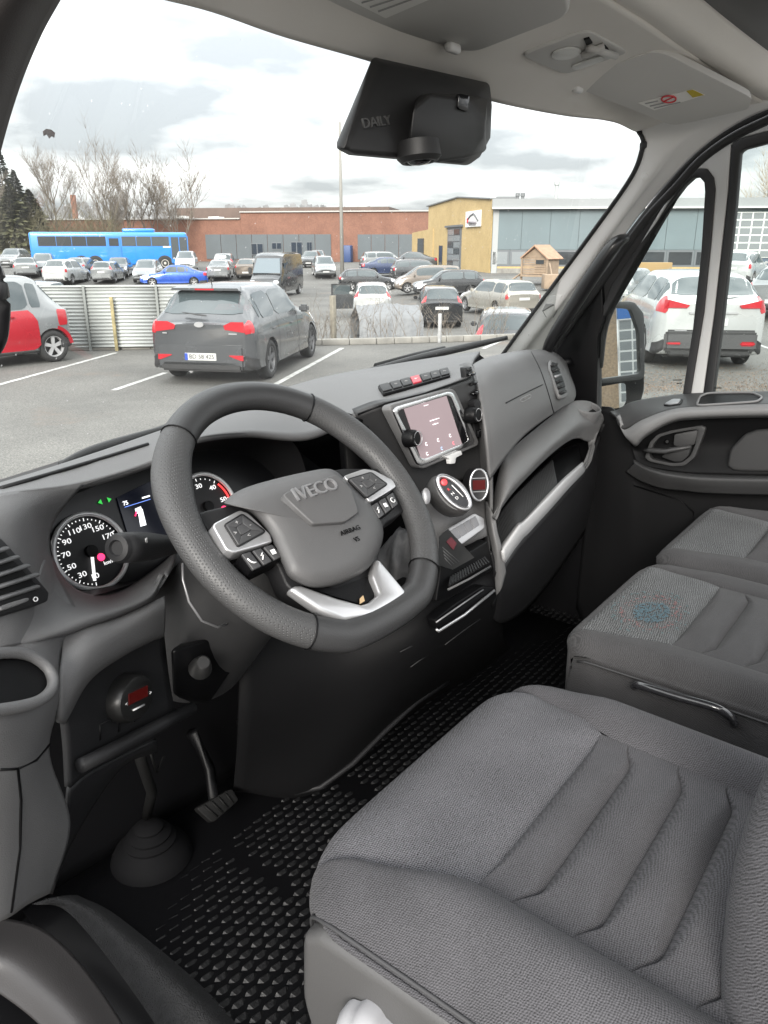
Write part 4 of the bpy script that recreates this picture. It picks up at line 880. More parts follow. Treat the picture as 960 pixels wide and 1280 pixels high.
# ================================================================== SEATS
fab_front = fabric('seat_weave_light', (.090, .089, .097), .0036, 1.1)
fab_body = fabric('seat_weave', (.062, .061, .066), .0034, .8)
fab_bench = fabric('bench_cloth', (.050, .049, .0505), .0028, .7, diag=False)
fab_speck = fabric('bench_flecked', (.085, .087, .089), .0050, 1.5)
piping = mat('piping', (.04, .04, .042), .7)
def sm(t): t = min(1, max(0, t)); return t*t*(3-2*t)
def wrap(s, r):
    if s <= 0: return s, 0
    if s < r*math.pi/2: return r*math.sin(s/r), r*(1-math.cos(s/r))
    return r, r+(s-r*math.pi/2)
class Cushion:
    def __init__(c, xc, half, yf, z0, r=.05, bol=.014, win=(.155, .207), ysplit=.288, tilt=.03, pc=.05):
        c.pc = pc
        c.xc, c.xe, c.ye, c.z0, c.r, c.bol, c.win, c.ys, c.tilt = xc, half-r, yf-r, z0, r, bol, win, ysplit, tilt
    def inner(c, y): 
        t = (y-c.ys)/.16; return c.win[0]+(c.win[1]-c.win[0])*(0 if t < 0 else min(t, 1.6)**.8)
    def P(c, px, py, lift=0.):
        sg = 1 if px >= 0 else -1; pc = c.pc
        qx, qy = max(abs(px)-(c.xe-pc), 0), max(py-(c.ye-pc), 0); h_ = math.hypot(qx, qy)
        ox, oy, dz = abs(px)-c.xe, py-c.ye, 0; sx, sy = qx, qy
        if h_ > pc:
            o, dz = wrap(h_-pc, c.r); k_ = (pc+o)/h_
            if qx > 0: ox = qx*k_-pc
            if qy > 0: oy = qy*k_-pc
        z = c.z0 - dz + c.bol*math.exp(-((abs(px)-c.xe*1.02)/.045)**2)*(1-sm((py-c.ys)/.1)) + c.tilt*(min(py, c.ye)-c.ye) + lift*(1 if dz < c.r*.6 else .5)
        return V((c.xc+sg*(c.xe+ox), c.ye+oy, z)) + V((sg*lift, 0, 0))*(1 if dz > c.r*.8 and sx > sy else 0) + V((0, lift, 0))*(1 if dz > c.r*.8 and sy > sx else 0)
    def cell(c, name, L, Rr, y0, y1, m_, par, nu=24, nv=24, h=.007, e=6, **k):
        """patch between plan curves x=L(y), x=Rr(y), y=y0(a), y=y1(a) with pillowed edges"""
        A = np.zeros((nv, nu, 3))
        for j in range(nv):
            for i in range(nu):
                u = .5-.5*math.cos(math.pi*i/(nu-1)); v = .5-.5*math.cos(math.pi*j/(nv-1)); a = 2*u-1
                y = y0(a)+(y1(a)-y0(a))*v; x = L(y)+(Rr(y)-L(y))*u
                q = max(abs(2*u-1), abs(2*v-1)); lift = -h*max(abs(2*u-1)**e, abs(2*v-1)**e)
                A[j, i] = c.P(x, y, lift+h-.009)
        return gridmesh(name, A, m_, par, **k)
    def seam(c, name, pts, r, m_, par): return tube(name, [c.P(x, y, -.001) for x, y in pts], r, m_, par, seg=6)
def bendy(y0, b): return lambda a: y0+b*sm((abs(a)-.74)/.26)
# driver's seat
ds = empty('driver_seat', (.686, .1, -1.05), label='grey cloth driver seat with ribbed centre panel, nearest to the camera', cat='seat')
c = Cushion(.686, .262, .478, -.594, r=.070, bol=.020, pc=.040)
ks = [.288, .236, .173, .117, .062, .0, -.12]
fe = c.ye+c.r*1.57+.05
c.cell('front_panel', lambda y: -c.inner(y), lambda y: c.inner(y), bendy(.288, 0), lambda a: fe, fab_front, ds, 44, 44, .011, 6)
for i in range(6):
    c.cell('channel', lambda y: -c.inner(y), lambda y: c.inner(y), bendy(ks[i+1], .015 if i < 5 else 0), bendy(ks[i], .015 if i else 0), fab_body, ds, 48, 28, .017, 2.6)
for sg in (-1, 1):
    xo = c.xe+c.r*1.57*.72
    c.cell('side_bolster', (lambda y: -xo) if sg < 0 else (lambda y: c.inner(y)), (lambda y: -c.inner(y)) if sg < 0 else (lambda y: xo), lambda a: -.14, lambda a: fe, fab_body, ds, 30, 64, .013, 5)
    c.cell('side_panel', (lambda y: -(xo+.11)) if sg < 0 else (lambda y: xo), (lambda y: -xo) if sg < 0 else (lambda y: xo+.11), lambda a: -.14, lambda a: fe, fab_body, ds, 12, 50, .004, 8)
    c.seam('piping', [(sg*xo, y) for y in np.linspace(-.14, fe-.05, 40)], .0022, piping, ds)
# seat base: moulded plastic valance with recliner knob, plinth
bs = c.xc-.262
slab('valance', rnd([V((bs, y, z)) for y, z in [(.405, -.648), (.432, -.668), (.436, -.76), (.40, -.86), (-.2, -.86), (-.2, -.66), (.0, -.652)]], .18), mat('valance_grey', (.066, .065, .065), .42, bump=.3, bscale=600), ds, d=(.045, 0, 0), bevel=.014, seg=4)
kn = V((bs-.002, .335, -.72)); kx = V((-1, -.12, .1)).normalized()
kb2 = bmesh.new(); rings = []
for rr_k, hh in ((.034, 0), (.034, .012), (.030, .024), (.022, .028), (0, .028)):
    ring = []
    for j in range(48):
        a = 2*math.pi*j/48; f = 1-.12*(.5+.5*math.cos(6*a))**3; x_, y_, z_ = frame(kx)
        ring.append(kb2.verts.new(kn+z_*hh+(x_*math.cos(a)+y_*math.sin(a))*max(rr_k, .001)*f))
    rings.append(ring)
for a, b in zip(rings, rings[1:]):
    for j in range(48): kb2.faces.new([a[j], a[(j+1) % 48], b[(j+1) % 48], b[j]])
frombm('adjuster_knob', kb2, mat('knob_grey', (.25, .25, .26), .5), ds, ang=50)
box('plinth', (c.xc+.01, .10, -.93), (.40, .56, .26), plast_b, ds, bevel=.02)
# backrest: leaning slab with side bolsters (only its lower edge enters the picture)
bk = []
for t in np.linspace(0, 1, 16):
    z = -.66+.62*t; y = -.055-.30*t*.62
    row = []
    for u in np.linspace(-1, 1, 25):
        x = c.xc+u*.245; dep = .075*sm((abs(u)-.52)/.30)-.06*sm((abs(u)-.86)/.14)
        row.append((x, y+dep*(1-.3*t)+.012, z))
    bk.append(row)
o = gridmesh('backrest', np.array(bk), fab_body, ds); solid(o, .09, 1)
bb2 = [PX(1022, 1400, .56), PX(1010, 1300, .575), PX(1008, 1210, .595), PX(1016, 1125, .61), PX(1040, 1040, .625), PX(1084, 940, .64)]
tube('backrest_bolster', [V(p) for p in cr([tuple(p) for p in bb2], 30)], cr([[.070], [.066], [.064], [.062], [.060], [.058]], 30)[:, 0], fab_body, ds, seg=20)
# passenger bench: two cushions on a covered box
pb = empty('passenger_bench', (1.5, .1, -1.05), label='dark grey two-seat passenger bench with flecked cloth front panels', cat='bench seat')
for k, (xl, xr, nm) in enumerate(((1.064, 1.498, 0), (1.506, 1.952, 1))):
    q = Cushion((xl+xr)/2, (xr-xl)/2, .462, -.597, r=.042, bol=.008, win=(.138, .170) if k == 0 else (.13, .165), ysplit=.294, tilt=.015, pc=.03)
    cu = empty('seat_cushion', (q.xc, .1, -.6)); cu.parent = pb; cu.matrix_parent_inverse = wmat(pb).inverted()
    fe2 = q.ye+q.r*1.57+.11; xo = q.xe+q.r*1.2
    q.cell('front_panel', lambda y: -q.inner(y), lambda y: q.inner(y), lambda a: .294, lambda a: q.ye+.016, fab_speck, cu, 36, 24, .008, 6)
    q.cell('front_skirt', lambda y: -q.inner(y), lambda y: q.inner(y), lambda a: q.ye+.016, lambda a: fe2, fab_bench, cu, 30, 16, .003, 10)
    ks2 = [.294, .236, .172, .112, .05, -.03, -.16]
    for i in range(6):
        q.cell('channel', lambda y: -q.inner(y), lambda y: q.inner(y), bendy(ks2[i+1], .013 if i < 5 else 0), bendy(ks2[i], .013 if i else 0), fab_bench, cu, 44, 20, .014, 2.6)
    for sg in (-1, 1):
        q.cell('side_bolster', (lambda y: -xo) if sg < 0 else (lambda y: q.inner(y)), (lambda y: -q.inner(y)) if sg < 0 else (lambda y: xo), lambda a: -.2, lambda a: fe2, fab_bench, cu, 18, 50, .005, 9)
        q.cell('side_panel', (lambda y: -(xo+.20)) if sg < 0 else (lambda y: xo), (lambda y: -xo) if sg < 0 else (lambda y: xo+.2), lambda a: -.2, lambda a: fe2, fab_bench, cu, 14, 40, .003, 9)
        q.seam('piping', [(sg*(xo+.012), y) for y in np.linspace(-.2, q.ye+.01, 30)], .0018, piping, cu)
    if k == 0:
        q0 = q
# faded round transfer on the middle seat: loose blue and red flecks lying in the weave
for nm, cl_, n_f, r0, r1, seed in (('blue_fleck', (.055, .095, .115), 300, 0, .036, 3), ('red_fleck', (.14, .075, .075), 110, .036, .060, 4), ('teal_fleck', (.065, .10, .105), 90, .045, .078, 5)):
    rg = random.Random(seed); bm = bmesh.new(); ccx, ccy = -.055, .357
    for i in range(n_f):
        a = rg.uniform(0, 6.283); r_ = r0+(r1-r0)*math.sqrt(rg.random()); p = q0.P(ccx+r_*math.cos(a)*1.25, ccy+r_*math.sin(a)*.8, .0012 - .001)
        p.z += .0008; s_ = rg.uniform(.0012, .0026); vs = [bm.verts.new(p+V((s_*x_, s_*y_, 0))) for x_, y_ in ((-1, -.6), (1, -.7), (.9, .6), (-.8, .7))]; bm.faces.new(vs)
    frombm(nm, bm, mat(nm, cl_, .9), pb, False, kind='stuff')
box('bench_box', (1.51, .10, -.90), (.86, .60, .30), plast_b, pb, bevel=.02)
gb = [V((1.058, y, z)) for y, z in ((.285, -.705), (.275, -.698), (.10, -.712), (.06, -.73), (.05, -.75))]
gb = [PX(*p) for p in [(793, 858, 1.052), (800, 857, 1.040), (850, 872, 1.036), (893, 884, 1.040), (912, 895, 1.046), (918, 905, 1.056)]]
tube('release_bar', [V(p) for p in cr([tuple(p) for p in gb], 24)], .0065, mat('bar_black', (.02, .02, .022), .18, coat=.5), pb, seg=10)

# ================================================================== PASSENGER DOOR
pd = empty('passenger_door', (1.95, .5, -.6), label='passenger door with grey sill, recessed handle and two windows split by a grey bar', cat='door')
door_p = mat('door_plastic', (.045, .045, .046), .5, bump=.3, bscale=800)
door_d = mat('door_dark', (.006, .006, .0065), .55, spec=.2, bump=.3, bscale=800)
door_g = mat('door_grey', (.19, .19, .192), .48, bump=.3, bscale=800)
rows = [[(762, 514, 1.97), (772, 512, 1.97), (790, 502, 1.972), (830, 495, 1.975), (873, 491, 1.976), (960, 489, 1.976), (1060, 489, 1.976)],
        [(768, 519, 1.94), (776, 521, 1.93), (798, 512, 1.93), (834, 504, 1.935), (873, 499, 1.935), (960, 497, 1.935), (1060, 497, 1.935)],
        [(772, 530, 1.925), (780, 536, 1.905), (802, 524, 1.89), (836, 512, 1.885), (873, 508, 1.88), (960, 505, 1.88), (1060, 505, 1.88)]]
patch('door_sill', rows, door_p, pd, 'X', nu=50, nv=16, t=.01)
rows = [[(770, 519, 1.928), (779, 537, 1.905), (802, 525, 1.888), (836, 512.5, 1.884), (873, 508, 1.879), (960, 505, 1.879), (1060, 505, 1.879)],
        [(776, 534, 1.92), (784, 547, 1.89), (803, 534, 1.872), (837, 518, 1.868), (873, 514, 1.866), (960, 511, 1.866), (1060, 511, 1.866)],
        [(784, 548, 1.92), (792, 555, 1.895), (806, 543, 1.876), (838, 526, 1.872), (873, 521, 1.870), (960, 518.5, 1.870), (1060, 518.5, 1.87)],
        [(788, 552, 1.94), (795, 558, 1.92), (808, 546, 1.905), (839, 529, 1.90), (873, 524.5, 1.90), (960, 522, 1.90), (1060, 522, 1.90)]]
patch('door_rim', rows, door_g, pd, 'X', nu=50, nv=18, t=.01)
rows = [[(786, 548, 1.945), (796, 556, 1.93), (808, 545, 1.925), (839, 528, 1.925), (873, 523, 1.925), (960, 521, 1.925), (1060, 521, 1.925)],
        [(790, 562, 1.95), (800, 565, 1.95), (815, 562, 1.95), (843, 558, 1.95), (876, 556, 1.95), (960, 555, 1.95), (1060, 555, 1.95)],
        [(794, 576, 1.94), (806, 582, 1.93), (824, 586, 1.925), (850, 590, 1.92), (880, 592, 1.92), (960, 594, 1.92), (1060, 594, 1.92)]]
recess = patch('door_recess', rows, door_d, pd, 'X', nu=40, nv=24, t=.01)
rows = [[(792, 574, 1.94), (805, 581, 1.925), (826, 587, 1.918), (852, 590.5, 1.915), (884, 593, 1.915), (960, 595, 1.915), (1060, 595, 1.915)],
        [(793, 578, 1.925), (806, 585, 1.90), (826, 590.5, 1.885), (852, 594.5, 1.88), (884, 597, 1.88), (960, 598.5, 1.88), (1060, 598.5, 1.88)],
        [(790, 582, 1.93), (804, 590, 1.905), (826, 597, 1.885), (852, 601, 1.88), (884, 605, 1.88), (960, 607, 1.88), (1060, 607, 1.88)],
        [(782, 590, 1.95), (800, 602, 1.93), (826, 611, 1.91), (852, 614, 1.905), (884, 617, 1.90), (960, 619, 1.90), (1060, 619, 1.90)]]
patch('armrest', rows, door_p, pd, 'X', nu=44, nv=20, t=.01)
rows = [[(752, 508, 1.99), (766, 512, 1.98), (784, 540, 1.965), (804, 570, 1.958), (850, 606, 1.955), (960, 610, 1.955), (1060, 610, 1.955)],
        [(742, 560, 1.985), (760, 590, 1.965), (784, 622, 1.955), (804, 640, 1.955), (850, 652, 1.955), (960, 660, 1.955), (1060, 660, 1.955)],
        [(732, 640, 1.985), (750, 690, 1.97), (780, 720, 1.965), (804, 730, 1.965), (850, 740, 1.965), (960, 740, 1.965), (1060, 740, 1.965)],
        [(720, 760, 1.985), (740, 800, 1.97), (780, 830, 1.965), (804, 840, 1.965), (850, 850, 1.965), (960, 850, 1.965), (1060, 850, 1.965)]]
patch('door_panel', rows, door_d, pd, 'X', nu=36, nv=24, t=.01)
sr = Surf(recess)
# handle cup, lever
hcup = [(806, 572), (812, 553), (822, 543), (840, 538), (876, 532), (882, 535), (874, 557), (868, 572), (856, 582), (840, 583), (812, 577)]
hp_ = [PX(px, py, 1.925) for px, py in hcup]
slab('handle_bezel', rnd(hp_, .2), door_p, pd, d=(.02, 0, 0), holes=[rnd([PX(px, py, 1.925) for px, py in [(811, 570), (817, 554), (825, 546), (842, 541), (873, 536), (869, 556), (863, 570), (853, 578), (840, 579.5), (815, 574.5)]], .2)], bevel=.003)
slab('handle_plate', rnd([PX(px, py, 1.93) for px, py in [(843, 543), (874, 537), (868, 556), (848, 559), (842, 556)]], .12), door_p, pd, d=(.01, 0, 0), bevel=.002)
lev = tube('door_handle', [PX(*p) for p in [(806, 563, 1.915), (815, 563, 1.905), (832, 564, 1.90), (846, 561, 1.90), (864, 558, 1.905)]], [.008, .011, .011, .010, .007], door_p, pd, seg=10, flat=.6)
slab('handle_wing', rnd([PX(*p) for p in [(838, 563, 1.908), (864, 557, 1.908), (860, 570, 1.915), (852, 577, 1.92), (842, 577, 1.92), (826, 571, 1.918)]], .2), door_p, lev, d=(.012, 0, 0), bevel=.003)
lathe('lock_screw', PX(834, 552, 1.935), (-1, -.2, .2), [(.006, -.01), (.006, 0), (.004, .002), (0, .002)], plast_b, pd, seg=12)
slab('speaker_cover', rnd([PX(px, py, 1.918) for px, py in [(908, 583), (912, 562), (930, 543), (948, 537), (1060, 535), (1060, 591), (918, 590)]], .25), mat('grille_grey', (.04, .04, .041), .6, bump=1, bscale=1400), pd, d=(.02, 0, 0), bevel=.008, seg=3)
# switch and pull pocket on the sill
sps = Surf(bpy.data.objects['door_sill.001']) if 'door_sill.001' in bpy.data.objects else Surf(bpy.data.objects['door_sill'])
slab('pull_pocket', rnd([sps.hit(px, py, .002)[0] for px, py in [(872, 506), (876, 497), (885, 494), (940, 493), (951, 498), (946, 502), (878, 507)]], .2), door_d, pd, d=(0, 0, -.003))
pr = rnd([sps.hit(px, py, .003)[0] for px, py in [(871, 507.5), (875, 497), (885, 492.5), (940, 491.8), (953, 498), (947, 503.5), (878, 508)]], .25)
tube('pocket_rim', pr, .0028, door_g, pd, seg=6, closed=True)
slab('window_switch', rnd([sps.hit(px, py, .004)[0] for px, py in [(831, 506), (841, 500), (852, 500), (849, 505), (838, 507)]], .2), satin, pd, d=(0, 0, -.004), bevel=.001)
slab('switch_plate', rnd([sps.hit(px, py, .0022)[0] for px, py in [(829, 507), (840, 499.3), (854, 499), (851, 506), (838, 508)]], .2), plast_b, pd, d=(0, 0, -.003))
tube('panel_seam', [PX(*p) for p in [(792, 607, 1.952), (850, 625, 1.952), (867, 640, 1.952), (866, 652, 1.952), (850, 668, 1.952)]], .0018, plast_b, pd, seg=5)
# window frame: grey inner frame with the two black-edged openings
FX = 1.985
quart_o = [(738, 540), (738, 444), (752, 400), (790, 330), (815, 288), (834, 256), (850, 233), (862, 219), (872, 211), (884, 211), (892, 222), (894, 236), (889, 300), (880, 390), (862, 500), (856, 540)]
quart_i = [(747, 530), (747, 398), (765, 355), (800, 305), (835, 258), (855, 232), (866, 222), (874, 221), (880, 228), (881, 240), (876, 320), (866, 410), (852, 500), (848, 530)]
door_o = [(872, 540), (893, 390), (910, 240), (914, 182), (918, 176), (928, 172), (1010, 150), (1130, 120), (1130, 540)]
door_i = [(886, 530), (904, 390), (919, 260), (925, 190), (931, 186), (1010, 165), (1120, 138), (1120, 530)]
frame_o = [(728, 550), (728, 450), (746, 398), (785, 330), (826, 262), (850, 228), (880, 192), (912, 170), (960, 148), (1040, 122), (1150, 90), (1150, 550)]
tof = lambda ps, X=FX: [PX(px, py, X) for px, py in ps]
slab('window_frame', tof(frame_o), mat('frame_paint', (.52, .52, .515), .4, coat=.2), pd, d=(.03, 0, 0), holes=[tof(quart_o), tof(door_o)], bevel=.002)
slab('quarter_seal', tof(quart_o, FX-.004), rubber, pd, d=(.03, 0, 0), holes=[tof(quart_i, FX-.004)], bevel=.004)
slab('window_seal', tof(door_o, FX-.004), rubber, pd, d=(.03, 0, 0), holes=[tof(door_i, FX-.004)], bevel=.004)
gm = glass_mat('side_glass', (.92, .95, .94), .006, .7)
slab('quarter_glass', tof(quart_i, FX+.012), gm, pd, d=(.004, 0, 0))
slab('door_glass', tof(door_i, FX+.012), gm, pd, d=(.004, 0, 0))
for ps in ([(841, 475), (852, 475)], [(846, 479), (852, 479)], [(889, 485), (902, 485)]):
    tube('glass_stamp', [PX(*ps[0], FX+.008), PX(*ps[1], FX+.008)], .0012, plast_b, pd, seg=4)
# black triangular mirror base under the pillar
slab('mirror_base', [PX(px, py, 1.978) for px, py in [(680, 470), (700, 432), (752, 352), (754, 400), (747, 420), (745, 520), (690, 520)]], plast_b, pd, d=(.03, 0, 0), bevel=.003)
# door mirror outside
mn = V((-.5, -.86, .10)).normalized(); mo = PX(775, 430, 2.30)
def onm(px, py, l=0.): return PL(px, py, mo+mn*l, mn)
mr = slab('door_mirror', rnd([onm(*p) for p in [(742, 376), (795, 377), (806, 392), (807, 486), (800, 512), (740, 518)]], .14, 5), plast_b, pd, d=-mn*.10, bevel=.012, seg=4)
slab('mirror_surround', rnd([onm(*p, .012) for p in [(745, 378), (794, 379), (805, 392), (806, 474), (746, 480)]], .13, 5), mat('mirror_rim', (.03, .03, .031), .4), mr, d=-mn*.03, holes=[rnd([onm(*p, .012) for p in [(754, 384), (789, 386), (799, 414), (801, 467), (749, 474)]], .13, 5)], bevel=.003)
mirr = mat('mirror_glass', (.85, .86, .86), .01, metal=1)
slab('mirror_glass', rnd([onm(*p, .004) for p in [(753, 383), (790, 385), (800, 414), (802, 468), (748, 475)]], .12, 5), mirr, mr, d=-mn*.003)
slab('wide_mirror', rnd([onm(*p, .005) for p in [(746, 484), (782, 478), (783, 500), (779, 509), (746, 514)]], .2, 5), mirr, mr, d=-mn*.004)
# ================================================================== FLOOR MAT AND PEDALS
fm = empty('floor_mat', (.9, .8, -1.06), label='black moulded rubber floor mat with raised almond treads in front of the driver seat', cat='floor mat')
rub = mat('mat_rubber', (.003, .003, .0035), .4, spec=.2, bump=.2, bscale=500)
A = dense([[V((.38, .30, -1.05)), V((1.0, .30, -1.05)), V((1.93, .30, -1.05))], [V((.40, .70, -1.052)), V((1.0, .70, -1.052)), V((1.93, .70, -1.05))], [V((.42, 1.07, -1.04)), V((1.0, 1.07, -1.05)), V((1.93, 1.07, -1.04))]], 12, 12)
solid(gridmesh('mat_sheet', A, rub, fm), .006, -1)
bm = bmesh.new(); rg_t = random.Random(2)
def tread(bm, x, y, a, z=-1.052):
    L_, w_, h_ = .0125, .0058, .0040; ca, sa2 = math.cos(a), math.sin(a)
    ring = [(-L_, 0, 0), (-L_*.35, w_, 0), (L_*.35, w_, 0), (L_, 0, 0), (L_*.35, -w_, 0), (-L_*.35, -w_, 0)]; q = lambda a, b, h: bm.verts.new((x+a*ca-b*sa2, y+a*sa2+b*ca, z+h))
    vs = [q(px, py, 0) for px, py, _ in ring]; a, b = q(-L_*.62, w_*.35, h_*rg_t.uniform(.8, 1.1)), q(L_*.62, w_*.35, h_*rg_t.uniform(.8, 1.1))
    for f in ((vs[0], vs[1], a), (vs[1], vs[2], b, a), (vs[2], vs[3], b), (vs[3], vs[4], b), (vs[4], vs[5], a, b), (vs[5], vs[0], a)): bm.faces.new(f[::-1])
for i in range(62):
    for j in range(30):
        x = .44+i*.0255+(j % 2)*.01275; y = .40+j*.0180
        if y > 1.03 or .985 < x < 1.02: continue
        if (x > .72 and x < .745 and y > .75): continue
        tpx, tpy = proj(V((x, y, -1.05)))
        if tpy > 1105+(tpx-80)*.86 and tpx < 400: continue
        tread(bm, x+rg_t.uniform(-.0006, .0006), y+rg_t.uniform(-.0006, .0006), R(-11)+rg_t.uniform(-.05, .05))
frombm('tread', bm, mat('tread_rubber', (.0032, .0032, .0036), .5, spec=.35, bump=.3, bscale=160, bdist=.004), fm, False, kind='stuff')
# pedals: steering shaft with boot, brake pedal
shf = empty('steering_shaft', PZ(200, 1070, -1.05), label='dark lower steering shaft entering a round rubber boot on the floor', cat='steering shaft')
bt = PZ(190, 1070, -1.045)
lathe('boot', bt, (0, 0, 1), [(.072, 0), (.070, .006), (.064, .018), (.044, .034), (.046, .040), (.036, .046), (.038, .052), (.024, .060), (.026, .066), (.014, .074), (0, .074)], mat('boot_rubber', (.003, .003, .0035), .8, spec=.12), shf, seg=36)
tube('shaft', [bt+V((0, 0, .09)), PY(190, 990, .93), PY(176, 950, .90), PY(172, 900, .90)], .009, mat('shaft_steel', (.006, .006, .006), .6, spec=.15), shf, seg=10)
tube('cable', [PY(186, 935, .95), PY(196, 965, .95), PY(205, 945, .95)], .0025, MATS['shaft_steel'], shf, seg=6)
bp = empty('brake_pedal', PZ(270, 1010, -1.0), label='black brake pedal with ribbed rubber pad beside the steering shaft', cat='pedal')
pn_ = V((-.1, -.8, .6)).normalized(); ppo = PY(275, 1000, .96)
def onq(px, py, l=0.): return PL(px, py, ppo+pn_*l, pn_)
pad = slab('pad', rnd([onq(*p) for p in [(245, 1010), (290, 985), (299, 1000), (266, 1029)]], .15), mat('pad_rubber', (.005, .005, .005), .7, spec=.2), bp, d=-pn_*.018, bevel=.003)
for i in range(4):
    t = .2+.2*i; a = V((245, 1010, 0)).lerp(V((290, 985, 0)), t); b = V((266, 1029, 0)).lerp(V((299, 1000, 0)), t)
    tube('rib', [onq(a.x+1, a.y+2, .001), onq(b.x-1, b.y-2, .001)], .002, MATS['pad_rubber'], pad, seg=5)
tube('arm', [onq(268, 1000, -.012), PY(262, 960, 1.02), PY(240, 915, 1.03)], .011, plast_b, bp, seg=8)
ap = empty('accelerator_pedal', PZ(325, 985, -1.0), label='slim black accelerator pedal between brake pedal and console', cat='pedal')
tube('arm', [PY(322, 978, .98), PY(310, 940, 1.03), PY(300, 900, 1.05)], .008, plast_b, ap, seg=8)
slab('pad', rnd([PY(*p) for p in [(308, 965, .99), (330, 962, .985), (338, 978, .97), (322, 988, .965)]], .2), MATS['pad_rubber'], ap, d=(0, .015, -.01), bevel=.003)
# carpeted bulge in front of the mat, passenger wheel arch hump, cable edge
patch('toe_carpet', [[(330, 985, 1.02), (380, 990, 1.0), (430, 1010, .92), (440, 1000, .92)], [(300, 1005, 1.0), (350, 1012, .97), (410, 1030, .92), (432, 1030, .90)], [(290, 1025, .99), (340, 1030, .95), (400, 1048, .90), (425, 1050, .88)]], MATS['floor_carpet'], cab, 'Y', t=.01)
patch('footwell_hump', [[(690, 725, 1.0), (725, 700, .98), (755, 690, .95)], [(676, 745, .95), (705, 765, .90), (735, 775, .84)], [(690, 790, .92), (716, 815, .86), (722, 830, .80)]], mat('hump_vinyl', (.03, .03, .031), .38), cab, 'Y', t=.01)
tube('footwell_edge', [PY(*p) for p in [(698, 662, 1.0), (703, 682, .985), (716, 700, .96), (735, 722, .93), (758, 742, .89)]], .004, plast, cab, seg=8)
# ================================================================== OUTSIDE: GROUND, MARKINGS, KERB
_k0, _k1 = G(-40, 441), G(660, 424); _kd = (_k1-_k0).normalized(); _kn = V((-_kd.y, _kd.x, 0)); _kn = _kn if _kn.dot(_cf) > 0 else -_kn
PROF = [(-600, 0), (.10, 0), (.55, -.04), (1.2, -.75), (2.6, -.98), (40, -1.0), (54, -.12), (60, 0), (1300, 0)]   # the far car park lies a metre lower
KL = (_k1-_k0).length
def drop(t):
    t = min(1, max(0, (t-KL-3)/9)); return 1-t*t*(3-2*t)
def gz(p):
    o = (p-_k0).dot(_kn); return GZ+float(np.interp(o, [q[0] for q in PROF], [q[1] for q in PROF]))*drop((p-_k0).dot(_kd))
def at(px, D, z):                              # point in column px, depth D, height z above the ground
    # column px at horizontal depth D: lateral offset depends on slant depth
    lo = _cf*D + _up*(GZ+z); s = lo.dot(_F); return lo + _cr*((px-480)*s/FPX)
def ag(px, D):
    p = at(px, D, 0)
    for i in range(3): p = at(px, D, gz(p)-GZ)
    return p
def DD(py, px=480):                            # depth at which the ground shows on row py
    lo, hi = 4, 400
    for i in range(50):
        m_ = (lo+hi)/2
        if proj(ag(px, m_))[1] > py: lo = m_
        else: hi = m_
    return lo
asph = mat('asphalt', (.095, .094, .090), .82, bump=.6, bscale=70, bdist=.006, spec=.4)
n_, l_, b_ = nodes_of(asph)
tcn = n_.new('ShaderNodeTexCoord'); cols = None
def noise_(sc, det=4, rough=.6):
    q = n_.new('ShaderNodeTexNoise'); q.inputs['Scale'].default_value = sc; q.inputs['Detail'].default_value = det; q.inputs['Roughness'].default_value = rough; l_.new(tcn.outputs['Object'], q.inputs['Vector']); return q.outputs[0]
def ramp_(v, a, b, ca, cb):
    r = n_.new('ShaderNodeValToRGB'); r.color_ramp.elements[0].position = a; r.color_ramp.elements[1].position = b
    r.color_ramp.elements[0].color = (*ca, 1); r.color_ramp.elements[1].color = (*cb, 1); l_.new(v, r.inputs[0]); return r.outputs[0]
def mix_(f, a, b, t='MIX'):
    q = n_.new('ShaderNodeMix'); q.data_type = 'RGBA'; q.blend_type = t
    if isinstance(f, float): q.inputs[0].default_value = f
    else: l_.new(f, q.inputs[0])
    l_.new(a, q.inputs[6]); l_.new(b, q.inputs[7]); return q.outputs[2]
base = ramp_(noise_(.35, 6, .65), .35, .68, (.088, .087, .084), (.140, .138, .132))
grain = ramp_(noise_(55, 3, .8), .32, .70, (.45, .45, .45), (1.65, 1.62, 1.55))
c_ = mix_(1.0, base, grain, 'MULTIPLY')
leafn = ramp_(noise_(.22, 5, .7), .60, .70, (0, 0, 0), (1, 1, 1)); brown = ramp_(noise_(9, 5, .8), .45, .62, (.125, .115, .102), (.165, .122, .097))
c_ = mix_(leafn, c_, brown)
l_.new(c_, b_.inputs['Base Color'])
A = np.array([[tuple(_k0+_kd*s_+_kn*o_+V((0, 0, d_*drop(s_)))) for s_ in (-900, -60, 0, KL+3, KL+4.5, KL+6, KL+7.5, KL+9, KL+10.5, KL+12, KL+40, 900)] for o_, d_ in PROF]); gridmesh('ground', A, asph, None, False, kind='structure')
paint = mat('road_paint', (.40, .40, .385), .75, var=.4, vscale=14, bump=.3, bscale=90)
def line(a, b, w=.10, z=.004, name='parking_line'):
    a, b = V(a), V(b); d = (b-a).normalized(); s = V((-d.y, d.x, 0))*w/2; u = V((0, 0, z))
    return mesh(name, [a+s+u, b+s+u, b-s+u, a-s+u], [(0, 1, 2, 3)], paint, None, False, kind='structure')
for a, b in (((-30, 489), (145, 441)), ((142, 488), (207, 466)), ((340, 483), (428, 435)), ((640, 420), (604, 436)), ((945, 430), (1010, 452)), ((700, 420), (640, 440))):
    line(G(*a), G(*b))
for a, b in (((160, 364), (176, 358)), ((235, 360), (246, 354)), ((410, 352), (470, 352))): line(ag(a[0], DD(a[1], a[0])), ag(b[0], DD(b[1], b[0])), .12)
